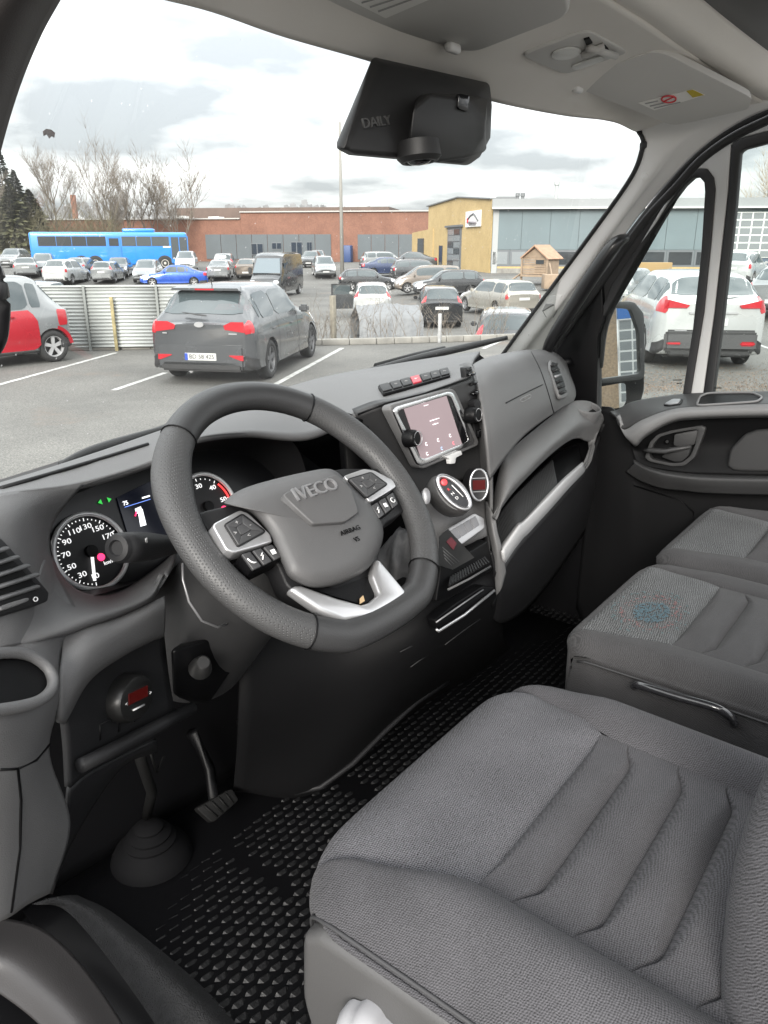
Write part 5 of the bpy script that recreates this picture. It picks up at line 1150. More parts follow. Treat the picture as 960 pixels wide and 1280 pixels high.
# low concrete kerb between the two car parks, with a strip of earth and scrub behind it
conc = mat('concrete', (.23, .22, .20), .85, var=.25, vscale=3, bump=.5, bscale=60, bdist=.004)
k0, k1 = G(-40, 441), G(226, 437.5); k2, k3 = G(330, 434), G(660, 424)
def kerb(a, b, n):
    for i in range(n):
        p, q = a.lerp(b, i/n), a.lerp(b, (i+1)/n); d = (q-p); x = d.normalized(); y = V((-x.y, x.x, 0))
        box('kerb', (p+q)/2+V((0, 0, .065)), (d.length-.012, .16, .13), conc, None, ax=(x, y, V((0, 0, 1))), bevel=.012, kind='structure')
kerb(k0, G(470, 430), 14); kerb(G(470, 430), k3, 9)
kd = (k3-k0).normalized(); kn_ = V((-kd.y, kd.x, 0)); kn_ = kn_ if kn_.dot(_cf) > 0 else -kn_
def alongk(t, off, z=0): return k0.lerp(k3, t)+kn_*off+V((0, 0, z))
earth = mat('earth', (.13, .115, .095), .95, var=.4, vscale=2, bump=1, bscale=25, bdist=.03)
mesh('earth_strip', [alongk(.42, .09, .006), alongk(1.1, .09, .006), alongk(1.1, .55, .006-.03), alongk(.42, .55, .006-.03)], [(0, 1, 2, 3)], earth, None, False, kind='structure')
# gravel and last year's leaves by the van's passenger side
bm = bmesh.new(); rg = random.Random(11)
for i in range(6000):
    c = G(rg.uniform(800, 1010), rg.triangular(452, 500, 486)); s_ = rg.uniform(.004, .013); a = rg.uniform(0, 6.28)
    vs = [bm.verts.new(c+V((s_*math.cos(a+q)*rg.uniform(.6, 1), s_*math.sin(a+q)*rg.uniform(.6, 1), rg.uniform(.004, .02)))) for q in (0, 1.6, 3.1, 4.7)]; bm.faces.new(vs)
frombm('leaf_litter', bm, mat('leaf_litter', (.17, .115, .08), .9, var=.5, vscale=8), None, False, kind='stuff')
# ------------------------------------------------------------------ corrugated fence
galv = mat('galvanised_sheet', (.40, .415, .405), .5, metal=.15, var=.06, vscale=2)
fence = empty('sheet_fence', (G(28, 438)+G(226, 437))/2, label='white corrugated sheet metal fence with thin grey posts behind the parked cars', cat='fence')
fa_, fb_ = G(-60, 441), G(268, 436); fd = (fb_-fa_); fx_ = fd.normalized(); fn_ = V((fx_.y, -fx_.x, 0)); fn_ = fn_ if fn_.dot(_cf) < 0 else -fn_
H_F = 1.19
tops = [0]
posts = [G(px, py) for px, py in ((-60, 441), (40, 439), (122, 434), (207, 433), (268, 432))]
def onfence(p): t = (p-fa_).dot(fx_); return fa_+fx_*t
pp = [onfence(p) for p in posts]
for a, b in zip(pp, pp[1:]):
    n = 34*4; vs = []; fs = []
    for i in range(n+1):
        z = .06+H_F*i/n; d = .012*math.sin(2*math.pi*i/8); z -= 0
        vs += [a+V((0, 0, z))+fn_*d, b+V((0, 0, z))+fn_*d]
    for i in range(n): fs.append((2*i, 2*i+1, 2*i+3, 2*i+2))
    solid(mesh('sheet_panel', vs, fs, galv, fence), .004, -1)
for p in pp[1:4]: box('post', p+fn_*.03+V((0, 0, .635)), (.045, .045, 1.27), mat('post_grey', (.22, .23, .22), .6), fence, ax=(fx_, fn_, V((0, 0, 1))))
box('cap_rail', (pp[0]+pp[-1])/2+V((0, 0, 1.262)), ((pp[-1]-pp[0]).length, .06, .03), galv, fence, ax=(fx_, fn_, V((0, 0, 1))))
yp = onfence(G(155, 433))+fn_*.09
mark(box('marker_post', yp+V((0, 0, .53)), (.06, .06, 1.06), mat('post_wood', (.30, .25, .13), .8, var=.3, vscale=9), None, ax=(fx_, fn_, V((0, 0, 1))), bevel=.004), 'weathered yellowish wooden post standing in front of the corrugated fence', 'post')
# wire fence posts and scrub along the kerb
for px, h, w_, lb, col in ((419, 1.0, .10, 'thick grey timber post at the left end of the bare scrub', (.22, .20, .16)), (553, .62, .06, 'thin pale metal post in the scrub in front of the black estate', (.4, .4, .4))):
    t = None; p = G(px, 430)+kn_*.25
    mark(box('fence_post', p+V((0, 0, h/2)), (w_, w_, h), mat('post_%d' % px, col, .8, var=.2, vscale=12), None, bevel=.005), lb, 'post', 'posts along the kerb')
bm = bmesh.new(); rg = random.Random(5)
def twig(bm, p, d, L_, r, lev):
    n = 4; pts = [p]
    for i in range(n):
        d = (d+V((rg.uniform(-.25, .25), rg.uniform(-.25, .25), rg.uniform(-.12, .2)))).normalized(); pts.append(pts[-1]+d*L_/n)
    prev = None
    for i, q in enumerate(pts):
        x, y, z = frame(d); rr = r*(1-.7*i/n); ring = [bm.verts.new(q+x*rr*math.cos(a)+y*rr*math.sin(a)) for a in (0, 2.1, 4.2)]
        if prev:
            for j in range(3): bm.faces.new([prev[j], prev[(j+1) % 3], ring[(j+1) % 3], ring[j]])
        prev = ring
    if lev:
        for i in range(3): twig(bm, pts[rg.randint(1, n)], (d+V((rg.uniform(-1, 1), rg.uniform(-1, 1), rg.uniform(-.2, .6)))).normalized(), L_*.55, r*.6, lev-1)
for i in range(70):
    p = alongk(rg.uniform(.55, .98), rg.uniform(.12, .55)); twig(bm, p, V((rg.uniform(-.5, .5), rg.uniform(-.5, .5), 1)).normalized(), rg.uniform(.35, .85), .008, 2)
frombm('scrub', bm, mat('scrub_twigs', (.20, .17, .14), .9), None, True, kind='stuff')
# ------------------------------------------------------------------ buildings
UP = V((0, 0, 1))
class Wall:
    """upright wall between two ground points; u along, z up; boxes are laid proud of it toward the camera"""
    def __init__(w, a, b): w.a, w.b = V(a), V(b); w.a.z = w.b.z = min(w.a.z, w.b.z); w.L = (w.b-w.a).length; w.x = (w.b-w.a).normalized(); w.n = V((w.x.y, -w.x.x, 0)); w.n = w.n if w.n.dot(-w.a) > 0 else -w.n
    def p(w, u, z, o=0): return w.a+w.x*u+UP*z+w.n*o
    def bx(w, name, u0, u1, z0, z1, o0, o1, m_, par, **k): return box(name, w.p((u0+u1)/2, (z0+z1)/2, (o0+o1)/2), (u1-u0, o1-o0, z1-z0), m_, par, ax=(w.x, w.n, UP), **k)
    def u(w, px):                                  # u where photo column px meets the wall
        d = ray(px, 300); d = V((d.x, d.y, 0)); n = V((w.n.x, w.n.y, 0)); q = d*(w.a.dot(n)/d.dot(n)); return (q-w.a).dot(w.x)
    def z(w, u, py):                               # height at which row py meets the wall at u
        g = w.p(u, 0); d = ray(480, py); D = g.dot(_cf); return d.z/d.dot(_cf)*D-w.a.z
    def poly(w, name, pts, t, m_, par, o=0, **k): return slab(name, [w.p(u, z, o) for u, z in pts], m_, par, d=-w.n*t, **k)
brick_m = mat('brick_wall', (.30, .115, .075), .85); n_, l_, b_ = nodes_of(brick_m); tcn = n_.new('ShaderNodeTexCoord')
base = ramp_(noise_(.5, 6, .7), .3, .7, (.175, .085, .060), (.25, .125, .088)); gr = ramp_(noise_(6, 4, .8), .3, .7, (.75, .75, .75), (1.2, 1.15, 1.1)); l_.new(mix_(1.0, base, gr, 'MULTIPLY'), b_.inputs['Base Color'])
brown_m = mat('brown_cladding', (.13, .095, .08), .85, var=.15, vscale=.6)
clad = mat('blue_grey_cladding', (.135, .172, .185), .7, var=.08, vscale=.4); clad2 = mat('slate_cladding', (.10, .115, .125), .7, var=.1, vscale=.4)
yel = mat('yellow_brick', (.48, .32, .105), .85); n_, l_, b_ = nodes_of(yel); tcn = n_.new('ShaderNodeTexCoord')
base = ramp_(noise_(.6, 6, .7), .3, .7, (.41, .30, .135), (.51, .38, .185)); gr = ramp_(noise_(7, 4, .8), .3, .7, (.82, .82, .82), (1.15, 1.12, 1.1)); l_.new(mix_(1.0, base, gr, 'MULTIPLY'), b_.inputs['Base Color'])
win_m = mat('window_dark', (.03, .035, .04), .08, spec=.8); wframe = mat('window_frame_grey', (.12, .13, .14), .5); winl = mat('window_pale', (.22, .24, .25), .12, spec=.8)
felt = mat('roof_felt', (.16, .165, .17), .85, var=.1, vscale=1); whitep = mat('white_paint', (.72, .72, .70), .55)
def flat(w, name, u0, u1, z0, z1, m_, par, depth=14): return w.bx(name, u0, u1, z0, z1, -depth, 0, m_, par)
# long red brick factory
B = Wall(ag(60, 104), ag(560, 96)); bb_ = empty('brick_factory', B.p(B.L/2, 0), label='long low red brick factory with slate grey panels and a brown upper storey', cat='factory building')
u = B.u
flat(B, 'wall', u(60), u(302), 0, B.z(u(200), 274.5), brick_m, bb_); flat(B, 'wall', u(302)+.02, u(560), 0, B.z(u(420), 265), brick_m, bb_, 13.9)
B.bx('parapet', u(302), u(560), B.z(u(420), 265), B.z(u(420), 263.4), -13, .25, mat('parapet_pale', (.42, .40, .38), .8), bb_)
B.bx('parapet', u(60), u(302)-.05, B.z(u(200), 274.5), B.z(u(200), 273), -13, .25, MATS['parapet_pale'], bb_)
B.bx('upper_storey', u(163), u(463), B.z(u(300), 275), B.z(u(300), 252.5), -30, -15, brown_m, bb_)
B.bx('roof_light', u(213), u(223), B.z(u(218), 274), B.z(u(218), 269), -4, -2, whitep, bb_); B.bx('roof_light', u(255), u(268), B.z(u(260), 274), B.z(u(260), 270), -4, -2, whitep, bb_)
x0s = np.linspace(u(257), u(414), 9)
for a, b in zip(x0s, x0s[1:]): B.bx('panel', a+.03, b-.03, .3, B.z(u(340), 293), 0, .12, clad2, bb_)
x0s = np.linspace(u(447), u(516), 5)
for a, b in zip(x0s, x0s[1:]): B.bx('panel', a+.03, b-.03, .3, B.z(u(480), 293), 0, .12, clad2, bb_)
for a, b, t_, bo_ in ((314, 329, 304, 319), (340, 352, 303, 312), (364, 378, 302, 325), (384, 390, 302, 326)):
    f_ = B.bx('window', u(a), u(b), B.z(u(a), bo_), B.z(u(a), t_), .12, .2, wframe, bb_); n = 2
    for i in range(n):
        w0, w1 = u(a)+(u(b)-u(a))*(i+.08)/n, u(a)+(u(b)-u(a))*(i+.92)/n; B.bx('pane', w0, w1, B.z(u(a), bo_-1), B.z(u(a), t_+1), .2, .23, win_m, f_)
mark(B.bx('waste_container', u(431), u(443), 0, 1.9, 1.0, 2.4, mat('container_blue', (.03, .06, .16), .5), None, bevel=.08), 'dark blue waste container by the brick factory wall', 'container')
# yellow workshop: gable front with logo sign, low wing, glazed door
Yw = Wall(ag(535, 80), ag(613, 60)); yb = empty('yellow_workshop', Yw.p(Yw.L/2, 0), label='yellow brick workshop front with a white logo sign and tall glazed door', cat='workshop building')
u = Yw.u; zz = Yw.z
Yw.poly('wall', [(u(535), 0), (u(613), 0), (u(613), zz(u(613), 249)), (u(572), zz(u(572), 247)), (u(535), zz(u(535), 258.5))], .12, yel, yb)
Yw.poly('coping', [(u(534), zz(u(535), 258.5)), (u(572), zz(u(572), 247)), (u(613), zz(u(613), 249)), (u(613), zz(u(613), 247.6)), (u(572), zz(u(572), 245.6)), (u(534), zz(u(535), 257))], .7, felt, yb, o=.15)
dr = Yw.bx('door', u(560), u(577), 0, zz(u(568), 284), -.0, .06, wframe, yb)
for i in range(2):
    for j in range(6):
        a = u(561)+(u(576)-u(561))*i/2; b = u(561)+(u(576)-u(561))*(i+.9)/2; z0 = .2+(zz(u(568), 285.5)-.2)*j/6; z1 = .2+(zz(u(568), 285.5)-.2)*(j+.85)/6; Yw.bx('pane', a, b, z0, z1, .06, .09, winl if (i+j) % 3 else win_m, dr)
Yw.bx('lintel', u(558), u(578.5), zz(u(568), 284), zz(u(568), 281.5), 0, .2, wframe, yb)
dr = Yw.bx('side_door', u(549.5), u(553.5), 0, zz(u(551), 307), 0, .06, win_m, yb)
sg = Yw.bx('sign', u(583), u(601), zz(u(592), 283.5), zz(u(592), 263.5), .02, .14, mat('sign_white', (.75, .75, .74), .4), yb)
def S_(px, py): return Yw.p(u(px), zz(u(px), py), .15)
tube('logo_line', [S_(*p) for p in [(586, 275), (589, 270), (593, 267), (596, 271), (599, 276)]], .07, mat('logo_grey', (.12, .12, .13), .5), sg, seg=5)
tube('logo_stroke', [S_(*p) for p in [(586, 273), (586.4, 279)]], .09, mat('logo_red', (.55, .02, .03), .5), sg, seg=5)
tube('logo_word', [S_(587.5, 278.2), S_(597, 278.2)], .10, mat('logo_word', (.22, .20, .22), .5), sg, seg=5); tube('logo_word', [S_(588, 281), S_(596, 281)], .04, MATS['logo_word'], sg, seg=5)
W2 = Wall(ag(515, 87), ag(540, 78)); w2 = empty('yellow_annex', W2.p(0, 0), label='low yellow brick annex with a dark doorway at the far end of the workshop', cat='annex')
W2.poly('wall', [(W2.u(515), 0), (W2.u(541), 0), (W2.u(541), W2.z(W2.u(535), 286)), (W2.u(515), W2.z(W2.u(515), 291))], .5, yel, w2)
W2.bx('doorway', W2.u(522.5), W2.u(530), 0, W2.z(W2.u(526), 298), 0, .06, win_m, w2)
# blue-grey hall to the right
Hl = Wall(ag(613.3, 59.9), ag(1300, 56)); hb = empty('grey_hall', Hl.p(Hl.L*.3, 0), label='long blue-grey clad hall with a yellow base, window band and gridded glass doors', cat='hall building')
u = Hl.u; zz = Hl.z; ue = Hl.L
zT = zz(u(700), 248.5); zF = zz(u(700), 259.5); zW = zz(u(700), 312); zB = zz(u(640), 333)
flat(Hl, 'wall', 0, ue, 0, zF, clad, hb, 18)
Hl.bx('fascia', -.1, ue, zF, zT, -18, .5, mat('fascia_grey', (.26, .27, .275), .7, var=.06, vscale=.5), hb)
Hl.bx('gutter', -.1, ue, zF-.10, zF+.02, .505, .62, mat('gutter_pale', (.5, .5, .49), .5), hb)
Hl.bx('corner_trim', .02, .42, 0, zF-.12, .02, .1, mat('trim_grey', (.33, .34, .34), .6), hb)
xs = np.linspace(u(616), u(905), 9)
for a, b in zip(xs, xs[1:]): Hl.bx('panel', a+.02, b-.02, zW, zF-.14, .0, .09, clad, hb)
Hl.bx('base_wall', .45, u(905), 0, zB, 0, .06, yel, hb)
Hl.bx('plinth', .45, u(905), 0, .35, .06, .12, conc, hb)
xs = [u(614), u(638), u(660), u(690), u(730), u(770), u(800), u(835), u(870), u(903)]
for i, (a, b) in enumerate(zip(xs, xs[1:])):
    f_ = Hl.bx('window', a+.02, b-.02, zB+.0, zW-.02, .0, .07, wframe, hb); Hl.bx('pane', a+.16, b-.16, zB+.14, zW-.16, .07, .10, winl if i < 3 else win_m, f_)
def grid_door(wl, u0, u1, z0, z1, nu_, nv_, par, lo=.12):
    f_ = wl.bx('gate', u0, u1, z0, z1, .02, .14, whitep, par)
    du, dz = (u1-u0)/nu_, (z1-z0)/nv_
    me = None
    for i in range(nu_):
        for j in range(nv_):
            q = wl.bx('pane', u0+du*(i+.06), u0+du*(i+.94), z0+dz*(j+.09), z0+dz*(j+.91), .14, .16, mat('pane_grey', (.20, .215, .22), .15, spec=.8), f_)
            if me is None: me = q.data
    return f_
dz_t = zz(u(930), 265); dz_b = zz(u(930), 322)
for k in range(2):
    a = u(906)+k*(u(1000)-u(906)); grid_door(Hl, a+.05, a+(u(1000)-u(906))-.3, dz_b, dz_t, 6, 6, hb)
Hl.bx('lower_panel', u(906), ue, .2, dz_b-.05, .02, .14, mat('gate_blue', (.07, .095, .13), .6), hb)
# roof vents
vp = empty('roof_vent', Hl.p(u(695), zT, -6), label='round galvanised vent pipe on the roof edge of the grey hall', cat='roof vent')
lathe('pipe', Hl.p(u(695), zT, -2), UP, [(.13, -.5), (.13, 1.0), (.22, 1.05), (.22, 1.25), (.15, 1.32), (0, 1.34)], galv, vp, seg=14)
for px, w_, lb_ in ((598, .25, 'left one of two short dark vent pipes on the yellow workshop roof'), (603.5, .25, 'right one of two short dark vent pipes on the yellow workshop roof')): mark(lathe('chimney_pipe', Yw.p(Yw.u(px), Yw.z(Yw.u(px), 247), -3), UP, [(w_*.5, -1), (w_*.5, .1), (w_*.7, .12), (w_*.7, .35), (0, .36)], felt, None, seg=10), lb_, 'vent pipe', 'short vent pipes')
mark(Hl.bx('roof_hatch', u(620), u(645), zT, zT+.35, -6, -3, felt, None, bevel=.05), 'low dark box on the flat roof of the grey hall', 'roof hatch')
tube_l = tube('bracket_lamp', [Hl.p(u(735), zT+.0, .1), Hl.p(u(735), zT+.55, .1), Hl.p(u(736.5), zT+.66, .3), Hl.p(u(738.5), zT+.6, .4)], .035, whitep, None, seg=6); mark(tube_l, 'thin bent bracket lamp on the hall roof edge', 'lamp')
# timber playhouse in front of the hall
pine = mat('pine_boards', (.27, .20, .14), .8, var=.15, vscale=4)
ph = empty('play_house', ag(676, 44), label='small unpainted timber play house on posts in front of the grey hall', cat='play house')
Pw = Wall(ag(655, 44.5), ag(688, 43.5)); u = Pw.u; zz = Pw.z
zf, ze = zz(u(670), 343), zz(u(670), 322); zr = zz(u(668), 307)
nb = 7
for i in range(nb): Pw.bx('plank', u(656), u(687), zf+(ze-zf)*i/nb+.01, zf+(ze-zf)*(i+1)/nb-.01, -.05, 0 if i % 2 else .015, pine, ph)
Pw.bx('side_wall', u(687)-.05, u(687), zf, ze, -1.3, -.06, pine, ph)
Pw.bx('back_wall', u(656), u(687)-.06, zf, ze, -1.35, -1.3, pine, ph)
rm = mat('pine_roof', (.34, .21, .14), .85, var=.2, vscale=5)
for sgn in (0, 1):
    a0 = (Pw.p(u(654), ze-.06, .2) if not sgn else Pw.p(u(689.5), ze-.06, .2)); r0 = Pw.p(u(671.5), zr, .2)
    vs = [a0, r0, r0-Pw.n*1.8, a0-Pw.n*1.8]; solid(mesh('roof', vs, [(0, 1, 2, 3)], rm, ph, False), .06, 1)
Pw.poly('gable', [(u(656), ze), (u(687), ze), (u(671.5), zr-.08)], .05, pine, ph)
Pw.bx('window', u(672), u(682), zz(u(676), 330), zz(u(676), 325), .02, .04, win_m, ph)
for px in (655, 687): Pw.bx('post', u(px)-.05, u(px)+.05, 0, ze, .03, .12, pine, ph)
Pw.bx('deck', u(654), u(690), zf-.12, zf-.02, -1.5, .25, pine, ph)
tube('ladder_rail', [Pw.p(u(655), zf, .25), Pw.p(u(649), .0, 1.6)], .05, pine, ph, seg=6); tube('ladder_rail', [Pw.p(u(690), zf+.6, .1), Pw.p(u(703), .1, .6)], .05, pine, ph, seg=6)
mark(box('timber_stack', ag(700, 41)+V((0, 0, .35)), (1.8, .8, .7), pine, None, ax=(_cr, _cf, UP), bevel=.02), 'pale stack of sawn timber by the play house', 'timber stack')
# pale tank and orange screen seen through the quarter window
sk0, sk1 = ag(783, 40), PD(783, 343.5, 40)
mark(box('green_skip', V((sk0.x, sk0.y, (sk0.z+sk1.z)/2)), (2.0, 1.4, sk1.z-sk0.z), mat('skip_green', (.05, .20, .17), .6), None, ax=(_cr, _cf, UP), bevel=.05), 'low blue-green skip in front of the grey hall', 'skip')
sk0, sk1 = ag(806, 45), PD(806, 328, 45)
mark(box('site_hut', V((sk0.x, sk0.y, (sk0.z+sk1.z)/2)), (2.6, .8, sk1.z-sk0.z), mat('hut_ochre', (.30, .20, .09), .8), None, ax=(_cr, _cf, UP), bevel=.03), 'ochre boarded screen standing before the window band of the hall', 'screen')
# low retaining edge by the beige estate
# building and tan wall behind the van, seen in the door mirror
mdi = ray(775, 430).normalized(); mre = mdi-mn*(2*mdi.dot(mn)); mhit = mo+mre*(42/abs(mre.y)); mx0 = mhit.x-.15
mk = empty('tan_brick_wall', (mx0-5, mhit.y, GZ), label='tan brick wall behind the van, seen on the left of the door mirror', cat='wall')
box('wall', (mx0-5, mhit.y-.2, GZ+4), (10, .4, 8.0), mat('tan_brick', (.34, .25, .17), .9, var=.25, vscale=9, bump=.6, bscale=60), mk)
Mw = Wall((mx0+.02, mhit.y, GZ), (mx0+9, mhit.y, GZ)); Mw.n = V((0, 1, 0)); mb_ = empty('workshop_gate', Mw.p(2, 0), label='white gridded workshop gate under a blue fascia, seen in the door mirror', cat='gate')
grid_door(Mw, .05, 6.4, .3, 4.75, 9, 8, mb_)
Mw.bx('fascia', 0, 9.0, 4.8, 7.5, .0, .3, mat('fascia_blue', (.03, .14, .42), .5), mb_)
Mw.bx('wall', 6.45, 9.0, 0, 4.78, .0, .2, clad, mb_)
# lamp post
lpz = ag(428, 62); lpo = empty('lamp_post', lpz, label='tall thin grey lamp post in the middle of the far car park', cat='lamp post')
hp = (proj(lpz)[1]-180)*62/960
tube('pole', [lpz, lpz+V((0, 0, hp*.5)), lpz+V((0, 0, hp))], [.16, .12, .085], mat('pole_grey', (.24, .23, .21), .7), lpo, seg=8)
# ------------------------------------------------------------------ trees
bark = mat('bark', (.15, .125, .10), .9, var=.2, vscale=3); bark2 = mat('bark_olive', (.17, .155, .105), .9, var=.2, vscale=3); twigm = mat('twig_bark', (.20, .17, .14), .9)
def bare_tree(px, D, h, seed, spread=.35, label='', n0=5, twm=twigm, lean=0, trunk_h=.35):
    rg = random.Random(seed); h = h*.74; o = empty('bare_tree', ag(px, D), label=label, cat='tree', group='bare trees beyond the car park')
    bt_, bw = bmesh.new(), bmesh.new()
    def limb(bm, p, d, L_, r, seg, n=5, wob=.12, up=.06):
        pts = [p]; ds = [d]
        for i in range(n):
            d = (d+V((rg.uniform(-wob, wob), rg.uniform(-wob, wob), rg.uniform(-wob, wob)+up))).normalized(); pts.append(pts[-1]+d*(L_/n)); ds.append(d)
        prev = None
        for i, q in enumerate(pts):
            x, y, z = frame(ds[i]); rr = r*(1-.75*i/n); ring = [bm.verts.new(q+x*rr*math.cos(6.283*a/seg)+y*rr*math.sin(6.283*a/seg)) for a in range(seg)]
            if prev:
                for j in range(seg): bm.faces.new([prev[j], prev[(j+1) % seg], ring[(j+1) % seg], ring[j]])
            prev = ring
        return pts, ds
    def grow(p, d, L_, r, lev):
        pts, ds = limb(bt_ if lev > 2 else bw, p, d, L_, r, 6 if lev > 2 else 3, 6 if lev > 1 else 3)
        if lev == 0: return
        k = {4: 5, 3: 6, 2: 8, 1: 8}[lev]
        for i in range(k):
            t = rg.uniform(.25, 1); j = min(len(pts)-1, int(t*(len(pts)-1)+.5)); ax_ = V((rg.uniform(-1, 1), rg.uniform(-1, 1), rg.uniform(-.1, .5))).normalized()
            grow(pts[j], (ds[j]*(1-spread)+ax_*spread*1.6+V((0, 0, .10))).normalized(), L_*rg.uniform(.40, .62), r*(.5 if lev > 1 else .55), lev-1)
    base = ag(px, D)
    for k in range(n0):
        d = V((rg.uniform(-.28, .28)+lean, rg.uniform(-.28, .28), 1)).normalized() if n0 > 1 else V((lean, 0, 1)).normalized()
        grow(base+V((rg.uniform(-.3, .3), rg.uniform(-.3, .3), 0)), d, h*rg.uniform(.62, .75), .016*h/(1+.25*n0), 4 if n0 < 3 else 3)
    frombm('trunk', bt_, bark, o); frombm('crown', bw, twm, o)
bare_tree(5, 84, 12, 1, .35, 'slim bare tree at the far left beside the pillar', 1)
bare_tree(74, 92, 15, 2, .33, 'tall forked bare tree beside the dark spruces', 2)
bare_tree(46, 96, 12, 8, .30, 'thin bare tree half hidden between spruces and the forked tree', 2)
bare_tree(146, 90, 14.5, 3, .34, 'broad many-stemmed bare tree behind the blue coach', 5, lean=0)
bare_tree(168, 94, 13.5, 4, .36, 'bare tree just right of the broad many-stemmed one', 2)
bare_tree(196, 98, 15, 5, .36, 'smaller bare tree left of the last one before the factory', 3)
bare_tree(224, 98, 15.5, 6, .36, 'rightmost bare tree above the factory roof', 3)
bare_tree(955, 70, 15, 9, .36, 'pale bare tree above the hall in the door window', 4, mat('twig_pale', (.42, .36, .28), .9))
def conifer(px, D, h, w_, seed, label, col):
    rg = random.Random(seed); b0 = ag(px, D); o = empty('spruce_tree', b0, label=label, cat='tree', group='spruces at the left')
    tube('trunk', [b0, b0+V((0, 0, h*.97))], [.16, .03], bark, o, seg=6)
    bm = bmesh.new()
    for i in range(int(1500)):
        t = rg.random()**.8; z = h*(.06+.94*t); rmax = w_*(1-t)**.85*(.75+.5*rg.random()); a = rg.uniform(0, 6.283); r0_ = rmax*rg.uniform(.25, .75); L_ = rmax*rg.uniform(.3, .55)+.15
        d = V((math.cos(a), math.sin(a), -.32+.35*t)); p = b0+V((math.cos(a)*r0_, math.sin(a)*r0_, z)); s_ = V((-math.sin(a), math.cos(a), rg.uniform(-.5, .5)))*(.10+.10*rg.random())
        vs = [bm.verts.new(q) for q in (p+s_, p-s_, p+d*L_*.7-s_*1.2, p+d*L_, p+d*L_*.6+s_*1.3)]; bm.faces.new(vs)
    frombm('crown', bm, mat('needles_%d' % seed, col, .85, var=.4, vscale=.8), o, False)
conifer(18, 92, 12.2, 2.4, 21, 'tallest dark spruce at the left of the car park', (.035, .05, .035))
conifer(33, 93, 9.8, 2.2, 22, 'shorter dark spruce close to the tallest one', (.04, .055, .038))
conifer(24, 88, 8.2, 3.6, 23, 'broad yellow-green conifer low in front of the spruces', (.085, .085, .04))
conifer(48, 90, 7.6, 3.2, 24, 'olive conifer right of the broad yellow-green one', (.08, .08, .045))
# brush behind the coach and far wooded ridge
bm = bmesh.new(); rg = random.Random(31)
for i in range(520):
    p = at(rg.uniform(-30, 150), rg.uniform(86, 92), 0); twig(bm, p, V((rg.uniform(-.5, .5), rg.uniform(-.5, .5), 1)).normalized(), rg.uniform(1.5, 4.6), .035, 2)
frombm('brushwood', bm, mat('brush_olive', (.15, .135, .085), .95), None, True, kind='stuff')
bm = bmesh.new()
for i in range(5200):
    px = rg.uniform(-300, 1500); D = rg.uniform(250, 300); hgt = 12.5+.9*math.sin(px*.021)+.7*math.sin(px*.067+1); z = hgt*rg.random()**.6
    p = at(px, D, z); s_ = rg.uniform(.5, 1.3); vs = [bm.verts.new(p+_cr*s_*math.cos(a+rg.uniform(-.4, .4))+UP*s_*math.sin(a)) for a in (0, 1.25, 2.5, 3.8, 5.0)]; bm.faces.new(vs)
frombm('wooded_ridge', bm, mat('ridge_wood', (.22, .22, .225), .95, var=.3, vscale=.1), None, False, kind='stuff')
sm_ = empty('smoke_stack', ag(101, 110), label='thin brick chimney stack rising behind the coach', cat='chimney')
box('shaft', ag(101, 110)+V((0, 0, 4.1)), (.55, .55, 8.2), brick_m, sm_, ax=(_cr, _cf, UP))
# ================================================================== CARS
car_glass = mat('car_glass', (.055, .07, .075), .06, spec=.9); tyre_m = mat('tyre', (.018, .018, .018), .8); alloy = mat('alloy', (.42, .42, .43), .35, metal=.6)
tail_m = mat('tail_red', (.36, .010, .018), .15, coat=.8, emit=((1, .03, .05), .02)); head_m = mat('head_lamp', (.55, .56, .58), .12, coat=.8); plate_m = mat('plate_white', (.5, .5, .49), .45); black_t = mat('black_trim', (.022, .022, .023), .6)
PAINT = {}
def paint_of(name, c, metal=.35, rough=.26):
    if name not in PAINT: PAINT[name] = mat('paint_'+name, c, rough, metal=metal, coat=1, var=.03, vscale=2)
    return PAINT[name]
for nm, c in (('grey', (.075, .079, .085)), ('silver', (.23, .24, .245)), ('white', (.48, .49, .49)), ('black', (.016, .017, .019)), ('darkgrey', (.055, .058, .062)), ('blue', (.012, .075, .42)), ('navy', (.03, .045, .10)), ('beige', (.30, .285, .25)), ('brown', (.15, .125, .105)), ('red', (.46, .012, .025)), ('smoke', (.19, .20, .205)), ('green', (.08, .09, .085))): paint_of(nm, c)
def prof(re=.125, ws=.56, we=.745, zb=.62, tail=.66, hood=.60, nose=.47, top=1.0, deck=None, wr=.68, rq=.03):
    P_ = [(0, .21, zb*.95, tail-.03, .80, .80, .70), (.018, .16, zb*.985, tail, .93, .90, .74)]
    if deck is None:
        P_ += [(rq+.018, .145, zb, tail+(.965-tail)*.30, .98, .94, .72), (re*.72, .14, zb, tail+(.965-tail)*.72, .99, .95, .69), (re, .14, zb, .962*top, 1, .95, .68)]
    else:
        P_ += [(deck, .145, zb, tail+.02, .98, .94, .76), ((deck+re)*.52, .14, zb, tail+(.965-tail)*.52, .99, .95, .70), (re, .14, zb, .955*top, 1, .95, .66)]
    P_ += [(re+.10, .13, zb, .995*top, 1, .95, wr), ((re+ws)*.5+.05, .13, zb*.99, top, 1, .95, wr+.02), (ws, .13, zb*.985, .972*top, 1, .95, wr+.01),
           ((ws+we)/2+.015, .13, zb*.975, .5*(.95*top+hood+.06), 1, .95, wr+.03), (we, .13, zb*.955, hood+.055, 1, .93, .79), (.5*(we+.97), .14, hood-.055, hood, .99, .90, .68), (.955, .16, nose, nose+.07, .94, .84, .62), (1, .21, nose-.10, nose-.03, .80, .72, .5)]
    return P_
